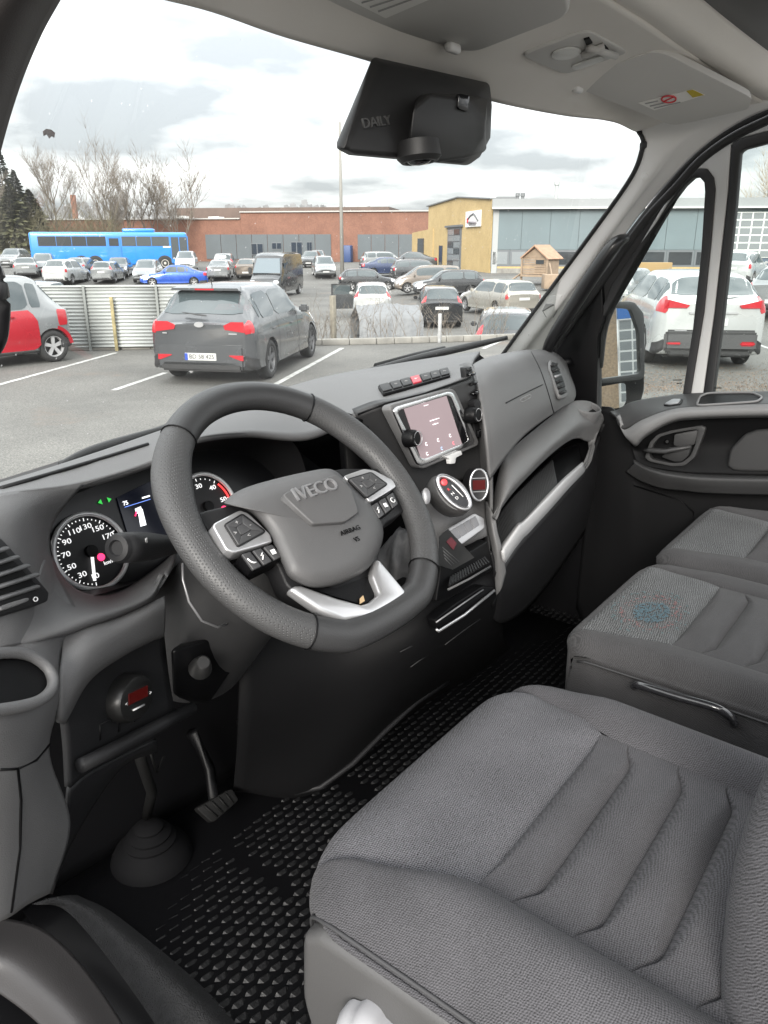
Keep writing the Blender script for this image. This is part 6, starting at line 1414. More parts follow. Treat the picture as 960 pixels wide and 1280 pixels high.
class Body:
    def __init__(s, L_, W_, H_, P_, R_=.31, ax=(.195, .825)):
        s.L, s.W, s.H, s.R, s.ax = L_, W_, H_, R_, ax
        sec = []
        for x, zl, zb, zt, wl, wb, wr in P_:
            h = W_/2; X = (x-.5)*L_; re_ = zt-(.055 if zt-zb > .15 else .018)
            half = [(.55*wl*h, zl*H_), (wl*h*.965, (zl+.012)*H_), (wl*h*.99, (zl+.10)*H_), (wl*h, (.52*zl+.48*zb)*H_), (wb*h, zb*H_), (wr*h, re_*H_), (wr*h*.62, (zt-.008)*H_), (0, zt*H_)]
            row = [(X, -y, z) for y, z in half] + [(X, y, z) for y, z in half[:-1][::-1]]; sec.append(row)
        s.A = np.array(sec); s.K = len(sec); s.M = 15
    def pt(s, u, v):
        def crp(Q, t):
            k = len(Q); t = min(max(t, 0), k-1-1e-6); i = int(t); f = t-i; b, c = Q[i], Q[i+1]; a = Q[i-1] if i else 2*b-c; d = Q[i+2] if i+2 < k else 2*c-b
            return .5*((2*b)+(c-a)*f+(2*a-5*b+4*c-d)*f*f+(3*b-a-3*c+d)*f**3)
        i0 = int(min(max(v, 0), 13.999)); rows = [crp(s.A[:, j], u) for j in range(max(0, i0-1), min(14, i0+2)+1)]
        Q = np.array(rows); p = crp(Q, v-max(0, i0-1)); return p
    def nrm(s, u, v):
        a = s.pt(u+.02, v)-s.pt(u-.02, v); b = s.pt(u, v+.03)-s.pt(u, v-.03); n = np.cross(a, b); n = n/(np.linalg.norm(n)+1e-9)
        c = s.pt(u, v)-np.array([s.pt(u, 7)[0], 0, s.H*.45]); return n if n.dot(c) > 0 else -n
    def body(s, nu=46, nv=43, arch=True):
        us = np.linspace(0, s.K-1, nu); vsn = np.linspace(0, 14, nv); vs = [s.pt(u, v) for u in us for v in vsn]
        fs = [(i*nv+j, i*nv+j+1, (i+1)*nv+j+1, (i+1)*nv+j) for i in range(nu-1) for j in range(nv-1)]
        fs += [(i*nv, (i+1)*nv, (i+1)*nv+nv-1, i*nv+nv-1) for i in range(nu-1)] + [tuple(range(nv)), tuple((nu-1)*nv+j for j in range(nv))[::-1]]
        bm = bmesh.new(); vv = [bm.verts.new(p) for p in vs]
        for f in fs: bm.faces.new([vv[i] for i in f])
        bmesh.ops.recalc_face_normals(bm, faces=bm.faces[:])
        me = bpy.data.meshes.new('car_body'); bm.to_mesh(me); bm.free()
        if arch:
            o = bpy.data.objects.new('tmp', me); COL.objects.link(o); cb = bmesh.new()
            for a in s.ax:
                bmesh.ops.create_cone(cb, cap_ends=True, segments=28, radius1=s.R*1.13, radius2=s.R*1.13, depth=s.W*1.4, matrix=Matrix.Translation(((a-.5)*s.L, 0, s.R)) @ Matrix.Rotation(R(90), 4, 'X'))
            cm = bpy.data.meshes.new('tmpc'); cb.to_mesh(cm); cb.free(); co = bpy.data.objects.new('tmpc', cm); COL.objects.link(co)
            md = o.modifiers.new('b', 'BOOLEAN'); md.object = co; md.operation = 'DIFFERENCE'; md.solver = 'EXACT'
            dg = bpy.context.evaluated_depsgraph_get(); dg.update(); me2 = bpy.data.meshes.new_from_object(o.evaluated_get(dg))
            bpy.data.objects.remove(o); bpy.data.objects.remove(co); me = me2
        me.polygons.foreach_set('use_smooth', [True]*len(me.polygons)); me.set_sharp_from_angle(angle=R(42)); me.materials.clear(); return me
    def patchmesh(s, areas, name):
        bm = bmesh.new()
        for a in areas: s.area2(bm, *a)
        me = bpy.data.meshes.new(name); bmesh.ops.recalc_face_normals(bm, faces=bm.faces[:]); bm.to_mesh(me); bm.free(); me.polygons.foreach_set('use_smooth', [True]*len(me.polygons)); me.set_sharp_from_angle(angle=R(40)); return me
    def area2(s, bm, u0, u1, v0, v1, lift=.007, n=8, m_=6):
        top, bot = [], []
        for i in range(n+1):
            ta, tb = [], []
            for j in range(m_+1):
                u, v = u0+(u1-u0)*i/n, v0+(v1-v0)*j/m_
                if i in (0, n) and j in (0, m_): u += (u1-u0)/n*.5*(1 if i == 0 else -1); v += (v1-v0)/m_*.35*(1 if j == 0 else -1)
                p, q = s.pt(u, v), s.nrm(u, v); ta.append(bm.verts.new(p+q*lift)); tb.append(bm.verts.new(p-q*.01))
            top.append(ta); bot.append(tb)
        for i in range(n):
            for j in range(m_): bm.faces.new([top[i][j], top[i+1][j], top[i+1][j+1], top[i][j+1]])
        for i in range(n):
            for j in (0, m_): bm.faces.new([top[i][j], top[i+1][j], bot[i+1][j], bot[i][j]])
        for j in range(m_):
            for i in (0, n): bm.faces.new([top[i][j], top[i][j+1], bot[i][j+1], bot[i][j]])
def wheel_meshes(Rr, w=.20, spokes=5, steel=False):
    bm = bmesh.new(); prof_ = [(Rr*.66, -w/2), (Rr*.9, -w/2), (Rr*.985, -w*.38), (Rr, -w*.2), (Rr, w*.2), (Rr*.985, w*.38), (Rr*.9, w/2), (Rr*.66, w/2), (Rr*.62, w*.3)]
    seg = 28; rings = []
    for r, h in prof_: rings.append([bm.verts.new((r*math.cos(6.2832*j/seg), h, r*math.sin(6.2832*j/seg))) for j in range(seg)])
    for a, b in zip(rings, rings[1:]):
        for j in range(seg): bm.faces.new([a[j], a[(j+1) % seg], b[(j+1) % seg], b[j]])
    bmesh.ops.recalc_face_normals(bm, faces=bm.faces[:]); ty = bpy.data.meshes.new('tyre'); bm.to_mesh(ty); bm.free(); ty.polygons.foreach_set('use_smooth', [True]*len(ty.polygons))
    bm = bmesh.new(); rings = []
    for r, h in ((Rr*.67, w*.47), (Rr*.62, w*.47), (Rr*.59, w*.30), (Rr*.58, w*.12)): rings.append([bm.verts.new((r*math.cos(6.2832*j/seg), h, r*math.sin(6.2832*j/seg))) for j in range(seg)])
    for a, b in zip(rings, rings[1:]):
        for j in range(seg): bm.faces.new([a[j], a[(j+1) % seg], b[(j+1) % seg], b[j]])
    for k in range(spokes):
        a = 6.2832*k/spokes+.3; e = V((math.cos(a), 0, math.sin(a))); t_ = V((-math.sin(a), 0, math.cos(a)))
        v_ = [bm.verts.new(e*r+t_*q+V((0, h, 0))) for r, q, h in ((Rr*.08, Rr*.09, w*.36), (Rr*.08, -Rr*.09, w*.36), (Rr*.61, -Rr*.12, w*.42), (Rr*.61, Rr*.12, w*.42))]; b_4 = [bm.verts.new(q.co-V((0, .03, 0))) for q in v_]
        bm.faces.new(v_)
        for i in range(4): bm.faces.new([v_[i], v_[(i+1) % 4], b_4[(i+1) % 4], b_4[i]])
    hubv = [bm.verts.new((Rr*.15*math.cos(6.2832*j/12), w*.39, Rr*.15*math.sin(6.2832*j/12))) for j in range(12)]; bm.faces.new(hubv)
    bmesh.ops.recalc_face_normals(bm, faces=bm.faces[:]); rm_ = bpy.data.meshes.new('rim'); bm.to_mesh(rm_); bm.free()
    bm = bmesh.new(); bmesh.ops.create_circle(bm, cap_ends=True, segments=24, radius=Rr*.64, matrix=Matrix.Translation((0, w*.02, 0)) @ Matrix.Rotation(R(90), 4, 'X')); dk = bpy.data.meshes.new('brake'); bm.to_mesh(dk); bm.free()
    return ty, rm_, dk
def omat(o, m_, i=0):
    if not o.data.materials: o.data.materials.append(None)
    o.material_slots[i].link = 'OBJECT'; o.material_slots[i].material = m_
def child(name, me, par, m_, loc=(0, 0, 0), rot=(0, 0, 0)):
    o = bpy.data.objects.new(name, me); COL.objects.link(o); o.parent = par; o.location = loc; o.rotation_euler = rot; omat(o, m_); return o
def boxmesh(name, c, s_, bev_=0):
    bm = bmesh.new(); bmbox(bm, c, s_)
    if bev_: bmesh.ops.bevel(bm, geom=bm.edges[:]+bm.verts[:], offset=bev_, segments=2, affect='EDGES')
    bmesh.ops.recalc_face_normals(bm, faces=bm.faces[:]); me = bpy.data.meshes.new(name); bm.to_mesh(me); bm.free(); return me
def hullmesh(name, pts):
    bm = bmesh.new()
    for p in pts: bm.verts.new(p)
    bmesh.ops.convex_hull(bm, input=bm.verts[:]); me = bpy.data.meshes.new(name); bm.to_mesh(me); bm.free(); return me
PROTO = {}
def proto(kind):
    """meshes of one kind of car, shared by all cars of that kind"""
    if kind in PROTO: return PROTO[kind]
    S_ = {'hatch': dict(L=4.05, W=1.72, H=1.46, P=prof()), 'estate': dict(L=4.5, W=1.78, H=1.47, P=prof(re=.085, rq=.022, ws=.57, we=.74)),
          'ford': dict(L=4.4, W=1.86, H=1.52, P=prof(re=.10, rq=.03, zb=.66, tail=.72)), 'sedan': dict(L=4.66, W=1.80, H=1.46, P=prof(re=.30, deck=.10, ws=.56, we=.72, tail=.69, zb=.63)),
          'mpv': dict(L=4.2, W=1.72, H=1.62, P=prof(re=.07, rq=.02, ws=.62, we=.84, hood=.58, nose=.42, zb=.60, wr=.72)), 'mini': dict(L=3.7, W=1.63, H=1.50, P=prof(re=.09, rq=.02, ws=.60, we=.80, hood=.59, wr=.72)),
          'suv': dict(L=4.6, W=1.88, H=1.70, P=prof(re=.11, zb=.62, hood=.60, wr=.68)), 'micro': dict(L=2.55, W=1.52, H=1.55, P=prof(re=.20, rq=.07, ws=.62, we=.86, hood=.60, nose=.44, zb=.585, tail=.62, wr=.70))}[kind]
    b = Body(S_['L'], S_['W'], S_['H'], S_['P'], .31 if kind not in ('suv', 'micro') else (.35 if kind == 'suv' else .285), (.20, .82) if kind != 'micro' else (.155, .84))
    d = {'b': b, 'body': b.body()}
    mir = lambda a: (a[0], a[1], 14-a[3], 14-a[2])
    W1 = [(4.25, 5.45, 4.14, 4.90), (5.55, 7.45, 4.14, 4.90)] if kind != 'micro' else [(5.0, 7.5, 4.12, 4.90)]
    if kind in ('estate', 'ford', 'suv', 'mpv'): W1.append((3.05, 4.15, 4.18, 4.86))
    if kind in ('hatch', 'sedan', 'mini'): W1.append((3.75, 4.16, 4.2, 4.8))
    if kind == 'micro': W1.append((4.1, 4.85, 4.16, 4.86))
    d['side'] = [b.patchmesh([a], 'window') for a in W1] + [b.patchmesh([mir(a)], 'window') for a in W1]
    d['rear'] = b.patchmesh([(1.75 if kind != 'sedan' else 2.2, 3.72, 4.98, 9.02)], 'rear_window'); d['front'] = b.patchmesh([(7.12, 8.9, 4.97, 9.03)], 'windscreen')
    tl = {'hatch': (0, 1.55, 3.65, 4.55), 'estate': (.3, 1.5, 3.5, 4.2), 'ford': (0, 2.2, 3.75, 4.75), 'sedan': (.2, 1.5, 3.5, 4.2), 'mpv': (1.0, 2.6, 3.9, 5.0), 'mini': (1.0, 2.8, 4.0, 5.0), 'suv': (.4, 1.8, 3.5, 4.2), 'micro': (1.2, 2.2, 3.3, 4.1)}[kind]
    d['tail'] = [b.patchmesh([tl], 'tail_light'), b.patchmesh([mir(tl)], 'tail_light')]
    hl_ = (10.15, 11.55, 3.5, 4.3); d['head'] = [b.patchmesh([hl_], 'headlight'), b.patchmesh([mir(hl_)], 'headlight')]
    d['bump'] = b.patchmesh([(0.05, 2.2, 1.0, 2.25), (0.05, 2.2, 11.75, 13.0)], 'bumper_trim')
    xr, xf = -b.L/2, b.L/2; H_ = b.H
    d['bump3'] = boxmesh('rear_bumper', (xr+.01, 0, H_*.30), (.10, b.W*.80, H_*.24), .035)
    d['bump2'] = boxmesh('bumper', (xr+.015, 0, H_*.205), (.11, b.W*.72, H_*.10), .02)
    d['plate'] = boxmesh('plate', (xr-(.036 if kind == 'hatch' else .006), 0, H_*(.30 if kind == 'hatch' else .50)), (.02, .50, .11), .004); d['fplate'] = boxmesh('plate', (xf+.0, 0, H_*.28), (.02, .50, .11), .004)
    d['grille'] = boxmesh('grille', (xf-.03, 0, H_*.33), (.08, b.W*.46, H_*.07), .015)
    d['under'] = boxmesh('underbody', (0, 0, H_*.25), (b.L*.90, b.W*.74, H_*.26))
    d['mirror'] = boxmesh('mirror', (0, 0, 0), (.11, .17, .13), .03)
    d['wheel'] = wheel_meshes(b.R)
    PROTO[kind] = d; return d
GROUP = 'cars parked in the car park'
def car(kind, color, loc, head, label, sc=(1, 1, 1), group=GROUP, name='parked_car', full=True, rimc=None):
    d = proto(kind); b = d['b']; o = empty(name, loc, head, label=label, cat='car', group=group); o.scale = sc; pm = PAINT[color]
    child('body', d['body'], o, pm); child('underbody', d['under'], o, black_t)
    for me in d['side']: child('window', me, o, car_glass)
    child('rear_window', d['rear'], o, car_glass); child('windscreen', d['front'], o, car_glass)
    for me in d['tail']: child('tail_light', me, o, tail_m)
    for me in d['head']: child('headlight', me, o, head_m)
    child('bumper_trim', d['bump'], o, black_t); child('rear_bumper', d['bump3'], o, pm if kind != 'ford' else black_t); child('bumper', d['bump2'], o, black_t); child('plate', d['plate'], o, plate_m); child('plate', d['fplate'], o, plate_m); child('grille', d['grille'], o, black_t)
    mp_ = b.pt(7.75, 4.1)
    for s_ in (1, -1): child('mirror', d['mirror'], o, pm, (mp_[0], s_*(abs(mp_[1])+.10), mp_[2]+.05))
    for a in b.ax:
        for s_ in (1, -1):
            w = child('wheel', d['wheel'][0], o, tyre_m, ((a-.5)*b.L, s_*(b.W/2-.115), b.R), (0, 0, 0 if s_ > 0 else math.pi)); child('rim', d['wheel'][1], w, rimc or alloy); child('brake_disc', d['wheel'][2], w, black_t)
    return o
def put(px, D, rel): return ag(px, D), AZ+R(rel)
# ---- grey hatchback straight ahead
a_, c_2 = G(222, 472), G(335, 470); rear_mid = (a_+c_2)/2; hk = R(27.5); kx_ = V((math.cos(hk), math.sin(hk), 0))
kia = car('hatch', 'grey', rear_mid+kx_*(4.05*.30), hk, 'dark grey five-door hatchback parked in the bay straight ahead, rear towards us', group=None, full=True, rimc=mat('dull_alloy', (.16, .16, .165), .5, metal=.4))
kb_ = proto('hatch')['b']; xr = -kb_.L/2
def kc(name, me, m_): return child(name, me, kia, m_)
kc('spoiler', hullmesh('spoiler', [(xr+.30, y, z) for y, z in ((-.55, 1.385), (.55, 1.385), (-.52, 1.42), (.52, 1.42))]+[(xr+.52, y, 1.44) for y in (-.5, .5)]+[(xr+.50, y, 1.39) for y in (-.52, .52)]), PAINT['grey'])
kc('brake_light', boxmesh('brake_light', (xr+.295, 0, 1.402), (.012, .30, .022)), tail_m)
kc('wiper', hullmesh('wiper', [(xr+.075, -.10, 1.045), (xr+.06, -.10, 1.025), (xr+.10, .30, 1.085), (xr+.085, .30, 1.075), (xr+.06, .0, 1.03)]), black_t)
for s_ in (1, -1):
    kc('tail_light', hullmesh('tl', [(xr-.012, s_*y, z) for y, z in ((.38, .90), (.40, .84), (.70, .80), (.70, .955), (.50, .955))]+[(xr+.03, s_*y, z) for y, z in ((.38, .90), (.66, .80), (.66, .955))]), tail_m)
    kc('reflector', hullmesh('rf', [(xr-.050, s_*y, z) for y, z in ((.46, .47), (.68, .47), (.68, .39), (.64, .39), (.62, .445), (.46, .455))]+[(xr+.03, s_*.66, .42), (xr+.03, s_*.45, .46)]), tail_m)
    hd_ = kb_.pt(5.35, 3.75 if s_ < 0 else 10.25); kc('door_handle', boxmesh('h', (hd_[0]-.12, hd_[1]*1.01, hd_[2]-.02), (.18, .04, .028), .008), PAINT['grey'])
    hd_ = kb_.pt(7.0, 3.75 if s_ < 0 else 10.25); kc('door_handle', boxmesh('h', (hd_[0]-.25, hd_[1]*1.01, hd_[2]-.02), (.18, .04, .028), .008), PAINT['grey'])
    for u_ in (5.52, 7.2):
        bm = bmesh.new(); pr_ = None
        for v_ in np.linspace(1.3, 4.1, 12):
            vv_ = v_ if s_ < 0 else 14-v_; p = kb_.pt(u_+(.25 if u_ > 7 else -.3)*(1-abs(v_-2.7)/3)*0, vv_); q = kb_.nrm(u_, vv_); e = [bm.verts.new(p+q*.003+np.array([dx, 0, 0])) for dx in (-.006, .006)]
            if pr_: bm.faces.new([pr_[0], pr_[1], e[1], e[0]])
            pr_ = e
        me = bpy.data.meshes.new('seam'); bm.to_mesh(me); bm.free(); kc('door_seam', me, black_t)
kc('badge', hullmesh('badge', [(xr-.02, .075*math.cos(t), .91+.04*math.sin(t)) for t in np.linspace(0, 6.28, 17)]+[(xr+.02, .07*math.cos(t), .91+.036*math.sin(t)) for t in np.linspace(0, 6.28, 9)]), alloy)
kc('aerial', hullmesh('ae', [(xr+.62, .01, 1.44), (xr+.62, -.01, 1.44), (xr+.64, 0, 1.44), (xr+.545, 0, 1.60)]), black_t)
kc('lower_bumper', boxmesh('lb', (xr+.0, 0, .285), (.11, 1.30, .13), .03), black_t)
kc('exhaust', boxmesh('ex', (xr+.02, .18, .21), (.10, .06, .05), .015), alloy)
def ctext(par, s, size, x, y, z, m_, rx=-1):
    o = text('lettering', s, size, (x, y, z), (0, rx, 0), (0, 0, 1), m_, None, ext=.001); o.parent = par; return o
def plate_text(par, x, z, s):
    child('blue_band', boxmesh('bb', (x-.014, .225, z), (.006, .045, .10)), par, mat('plate_blue', (.02, .06, .35), .5)); ctext(par, s, .092, x-.013, -.02, z, mat('plate_ink', (.03, .03, .03), .5))
    child('plate_border', boxmesh('pb', (x+.006, 0, z), (.014, .53, .135), .004), par, mat('plate_rim', (.40, .05, .05), .5))
plate_text(kia, xr-.036, 1.46*.30, 'BD 58 425')
for y_, w_ in ((-.52, .13), (.56, .07)): kc('marking', boxmesh('mk', (xr-.006, y_, .78), (.016, w_, .018), .003), alloy)
# ---- red and silver microcar at the left
sh_ = R(178); sx_ = V((math.cos(sh_), math.sin(sh_), 0)); rw = G(68, 452)
mpos = rw + sx_*(2.55*.345) - V((-math.sin(sh_), math.cos(sh_), 0))*(.66)
mc = car('micro', 'silver', mpos, sh_, 'tiny red and silver two-seat microcar at the left edge beside the sheet fence', group=None, rimc=mat('bright_alloy', (.6, .6, .61), .3, metal=.5))
mbd = proto('micro')['b']
for s_ in (0, 1):
    A_ = (4.6, 8.3, 1.4, 4.08) if not s_ else (4.6, 8.3, 9.92, 12.6); child('door', mbd.patchmesh([A_], 'door'), mc, PAINT['red'])
    A_ = (.3, 2.6, 1.6, 3.1) if not s_ else (.3, 2.6, 10.9, 12.4)
    for a in mbd.ax:
        fl = [];
        for t in np.linspace(R(5), R(175), 14):
            for rr_, yy in ((mbd.R*1.12, mbd.W/2-.01), (mbd.R*1.34, mbd.W/2-.012), (mbd.R*1.30, mbd.W/2-.09), (mbd.R*1.12, mbd.W/2-.09)): fl.append(((a-.5)*mbd.L+rr_*math.cos(t), (1 if s_ else -1)*yy, mbd.R+rr_*math.sin(t)))
        fs_ = [(i*4+j, i*4+(j+1) % 4, (i+1)*4+(j+1) % 4, (i+1)*4+j) for i in range(13) for j in range(4)]; me = bpy.data.meshes.new('flare'); me.from_pydata(fl, [], fs_); me.update(); child('wheel_flare', me, mc, PAINT['red'])
    child('sill', boxmesh('sill', (.05, (1 if s_ else -1)*.70, .27), (1.35, .10, .14), .03), mc, black_t)
    child('door_handle', boxmesh('dh', (-.14, (1 if s_ else -1)*.755, .84), (.16, .03, .035), .01), mc, PAINT['red'])
    child('fuel_cap', hullmesh('fc', [(-.72+.065*math.cos(t), (1 if s_ else -1)*.70, .80+.065*math.sin(t)) for t in np.linspace(0, 6.28, 15)]+[(-.72, (1 if s_ else -1)*.72, .80)]), mc, PAINT['smoke'])
# ---- white estate beyond the passenger door
a_, c_2 = G(800, 453), G(930, 454); rm_2 = (a_+c_2)/2; fh = AZ-R(6); fxv = V((math.cos(fh), math.sin(fh), 0))
fo_ = car('ford', 'white', rm_2+fxv*(4.4*.30), fh, 'large white estate car with wide red tail lights seen through the passenger windows', group=None, sc=(1, 1, 1.06))
fb = proto('ford')['b']; xr = -fb.L/2
for s_ in (1, -1):
    child('tail_light', hullmesh('tl', [(xr-.03, s_*y, z) for y, z in ((.40, 1.02), (.74, 1.10), (.74, .98), (.44, .98))]+[(xr+.05, s_*y, z) for y, z in ((.42, .98), (.80, 1.10), (.82, .95), (.44, .94))]), fo_, tail_m)
    child('reflector', boxmesh('rf', (xr-.065, s_*.60, .43), (.03, .24, .07), .02), fo_, tail_m)
child('lower_bumper', boxmesh('lb', (xr+.0, 0, .46), (.14, 1.52, .32), .05), fo_, mat('bumper_charcoal', (.05, .05, .052), .6))
child('diffuser', boxmesh('df', (xr+.06, 0, .29), (.14, 1.30, .08), .02), fo_, black_t)
for y in (.35, -.35): child('exhaust', boxmesh('ex', (xr+.12, y, .24), (.2, .10, .07), .02), fo_, black_t)
child('chrome_strip', boxmesh('cs', (xr-.012, 0, .90), (.03, .80, .035), .008), fo_, alloy)
child('wiper', hullmesh('wp', [(xr+.12, .0, 1.11), (xr+.10, .0, 1.09), (xr+.13, -.45, 1.15), (xr+.115, -.45, 1.14)]), fo_, black_t)
child('blue_band', boxmesh('bb', (xr-.018, .225, 1.52*.50), (.008, .045, .10)), fo_, MATS['plate_blue']);
child('marking', boxmesh('mk', (xr-.006, .50, .62), (.016, .20, .022), .003), fo_, alloy)
# ---- the rest of the car park: kind, colour, photo column, ground row, heading against the view, label
CARS = [
 ('suv', 'smoke', 19, 335, 172, 'grey car with its front towards us at the far left end of the car park', None),
 ('estate', 'silver', 35, 349, 8, 'silver estate seen from behind in front of the far left grey car', None),
 ('mpv', 'smoke', 57, 346, 186, 'smoke grey car half hidden behind the white sport utility car', None),
 ('suv', 'white', 86, 358, -14, 'white sport utility car seen from behind below the rear of the blue coach', None),
 ('hatch', 'smoke', 106, 349, -12, 'grey hatchback hidden behind the white sport utility car', None),
 ('mini', 'silver', 137, 356, -8, 'small pale silver hatchback seen from behind below the coach door', None),
 ('hatch', 'darkgrey', 150, 349, 180, 'dark grey hatchback tucked behind the small pale silver one', None),
 ('mpv', 'silver', 186, 356, 178, 'silver people carrier facing us beside the bright blue saloon', None),
 ('sedan', 'blue', 219, 359, 92, 'bright blue saloon standing side-on above the sheet fence', None),
 ('mpv', 'white', 234, 341, 182, 'white small van behind the bright blue saloon', None),
 ('sedan', 'silver', 276, 352, 0, 'pale silver saloon seen from behind, left of the dark van', None),
 ('mpv', 'silver', 282, 345, 0, 'silver people carrier behind the pale silver saloon', None),
 ('hatch', 'brown', 312, 350, -4, 'brown hatchback half hidden by the dark van', None),
 ('hatch', 'darkgrey', 389, 335, 175, 'dark hatchback in front of the slate panels right of the dark van', None),
 ('hatch', 'smoke', 397, 331, 182, 'grey hatchback farthest back by the factory panels', None),
 ('mpv', 'silver', 405, 349, 187, 'silver people carrier facing us just left of the lamp post', None),
 ('hatch', 'black', 460, 364, -84, 'black five-door hatchback side-on with its nose pointing right', None),
 ('sedan', 'navy', 486, 346, -80, 'dark blue saloon behind the black five-door hatchback', None),
 ('estate', 'silver', 482, 336, -78, 'silver estate farthest back near the yellow annex', None),
 ('sedan', 'darkgrey', 512, 337, 95, 'dark grey saloon farthest back below the yellow annex doorway', None),
 ('estate', 'brown', 527, 352, -80, 'charcoal estate with red tail lamps behind the brown people carrier', 'darkgrey'),
 ('mpv', 'brown', 534, 367, 97, 'brown people carrier facing left in the middle of its row', None),
 ('hatch', 'black', 559, 372, 97, 'black hatchback facing left beside the yellow workshop', None),
 ('estate', 'beige', 621, 398, 26, 'pale beige estate with its tail towards us below the play house', None),
 ('mini', 'black', 547, 411, 3, 'black upright small car with tall red tail lights behind the scrub', None),
 ('mini', 'darkgrey', 630, None, -3, 'dark small car just behind the kerb with white roof and tall red tail light', None),
 ('suv', 'white', 926, 357, -24, 'white car seen from behind in front of the gridded hall doors', None),
 ('hatch', 'silver', 985, 402, -24, 'silver hatchback at the right edge beside the large white estate', None),
 ('hatch', 'silver', 772, 392, 150, 'pale silver car nosing out behind the door mirror', None),
]
for kd_, colr, px, py, rel, lb, alt in CARS:
    D_ = DD(py, px) if py else 20.8
    o = car(kd_, alt or colr, (ag(px, D_+ (1.9 if abs(rel) < 40 or abs(rel) > 140 else .8)) if py else at(px, D_, -1.0)), AZ+R(rel)-math.atan((px-480)/1017*.55), lb)
# white small car with an open front door
wm_ = car('mini', 'white', ag(464, DD(401, 464)+1.8), AZ+R(3), 'small white car with tall red tail lights and its left front door open', group=GROUP)
dm_ = bmesh.new(); bmbox(dm_, (-.5, 0, .62), (1.0, .07, .62)); me = bpy.data.meshes.new('open_door'); bm_ = dm_; bm_.to_mesh(me); bm_.free()
opd = child('door', me, wm_, PAINT['darkgrey'], (.75, .80, 0), (0, 0, R(-78))); opd['label'] = 'dark inner side of the opened front door'
fr_ = bmesh.new()
for c_3, s_3 in (((-.5, 0, 1.36), (.85, .05, .05)), ((-.93, 0, 1.15), (.06, .05, .45)), ((-.08, 0, 1.12), (.05, .05, .40))): bmbox(fr_, c_3, s_3)
me = bpy.data.meshes.new('door_frame'); fr_.to_mesh(me); fr_.free(); child('window_frame', me, opd, black_t); child('pane', boxmesh('pane', (-.5, 0, 1.14), (.84, .012, .42)), opd, car_glass)
# dark grey delivery van facing us
vd = DD(373, 345)+2.7; vo = empty('delivery_van', ag(347, vd), AZ+R(180-9), label='dark grey high-roof delivery van facing us behind the grey hatchback', cat='van')
L_, W_, H_ = 5.4, 2.0, 2.55
bm = bmesh.new(); secs = []
for x, zt, w, zr in ((-2.7, 2.50, .98, 2.3), (1.0, 2.55, 1.0, 2.35), (1.45, 2.40, .98, 2.2), (2.05, 1.35, .97, 1.25), (2.55, 1.12, .93, 1.0), (2.7, .85, .86, .7)):
    h = w*W_/2; top_w = h*(.86 if zt > 1.5 else .92); secs.append([bm.verts.new((x, s_*y, z)) for s_, y, z in ((-1, h*.95, .32), (-1, h, .75), (-1, h*.98, zr*.8), (-1, top_w, zt-.06), (-1, top_w*.6, zt), (1, top_w*.6, zt), (1, top_w, zt-.06), (1, h*.98, zr*.8), (1, h, .75), (1, h*.95, .32))])
for a, b in zip(secs, secs[1:]):
    for j in range(10): bm.faces.new([a[j], a[(j+1) % 10], b[(j+1) % 10], b[j]])
bm.faces.new(secs[0]); bm.faces.new(secs[-1][::-1]); bmesh.ops.recalc_face_normals(bm, faces=bm.faces[:]); me = bpy.data.meshes.new('van_body'); bm.to_mesh(me); bm.free(); me.polygons.foreach_set('use_smooth', [True]*len(me.polygons)); me.set_sharp_from_angle(angle=R(35))
child('body', me, vo, paint_of('vangrey', (.045, .047, .05)))
child('windscreen', hullmesh('ws', [(1.52, y, 2.22) for y in (-.72, .72)]+[(2.05, y, 1.38) for y in (-.86, .86)]+[(1.50, y, 2.16) for y in (-.72, .72)]+[(2.0, y, 1.34) for y in (-.86, .86)]+[(1.585, y, 2.24) for y in (-.70, .70)]+[(2.12, y, 1.42) for y in (-.84, .84)]), vo, mat('van_glass', (.10, .13, .15), .1, spec=.9))
for s_ in (1, -1):
    child('window', boxmesh('w', (1.15, s_*.955, 1.72), (.85, .03, .55), .01), vo, car_glass); child('mirror', boxmesh('m', (1.75, s_*1.12, 1.55), (.12, .22, .36), .04), vo, black_t); child('headlight', boxmesh('h', (2.60, s_*.72, .92), (.16, .34, .20), .04), vo, head_m)
    for x in (-1.75, 1.85): w = child('wheel', PROTO['suv']['wheel'][0], vo, tyre_m, (x, s_*.88, .35), (0, 0, 0 if s_ > 0 else math.pi)); child('rim', PROTO['suv']['wheel'][1], w, alloy)
child('bumper', boxmesh('b', (2.68, 0, .48), (.18, 1.8, .34), .05), vo, black_t); child('grille', boxmesh('g', (2.68, 0, .80), (.06, 1.0, .14), .02), vo, black_t); child('roof_panel', boxmesh('r', (-.8, 0, 2.545), (3.4, 1.5, .03), .01), vo, PAINT['smoke'])
# white car roof behind the fence at the far left
car('estate', 'white', ag(25, 36), AZ+R(84), 'white car behind the sheet fence showing only its roof')
for o_ in bpy.data.objects:
    if o_.get('label', '').startswith('dark small car just'):
        mk_ = PROTO['mini']['b'].patchmesh([(4.4, 7.2, 5.1, 8.9)], 'roof_panel'); child('roof_panel', mk_, o_, PAINT['white'])
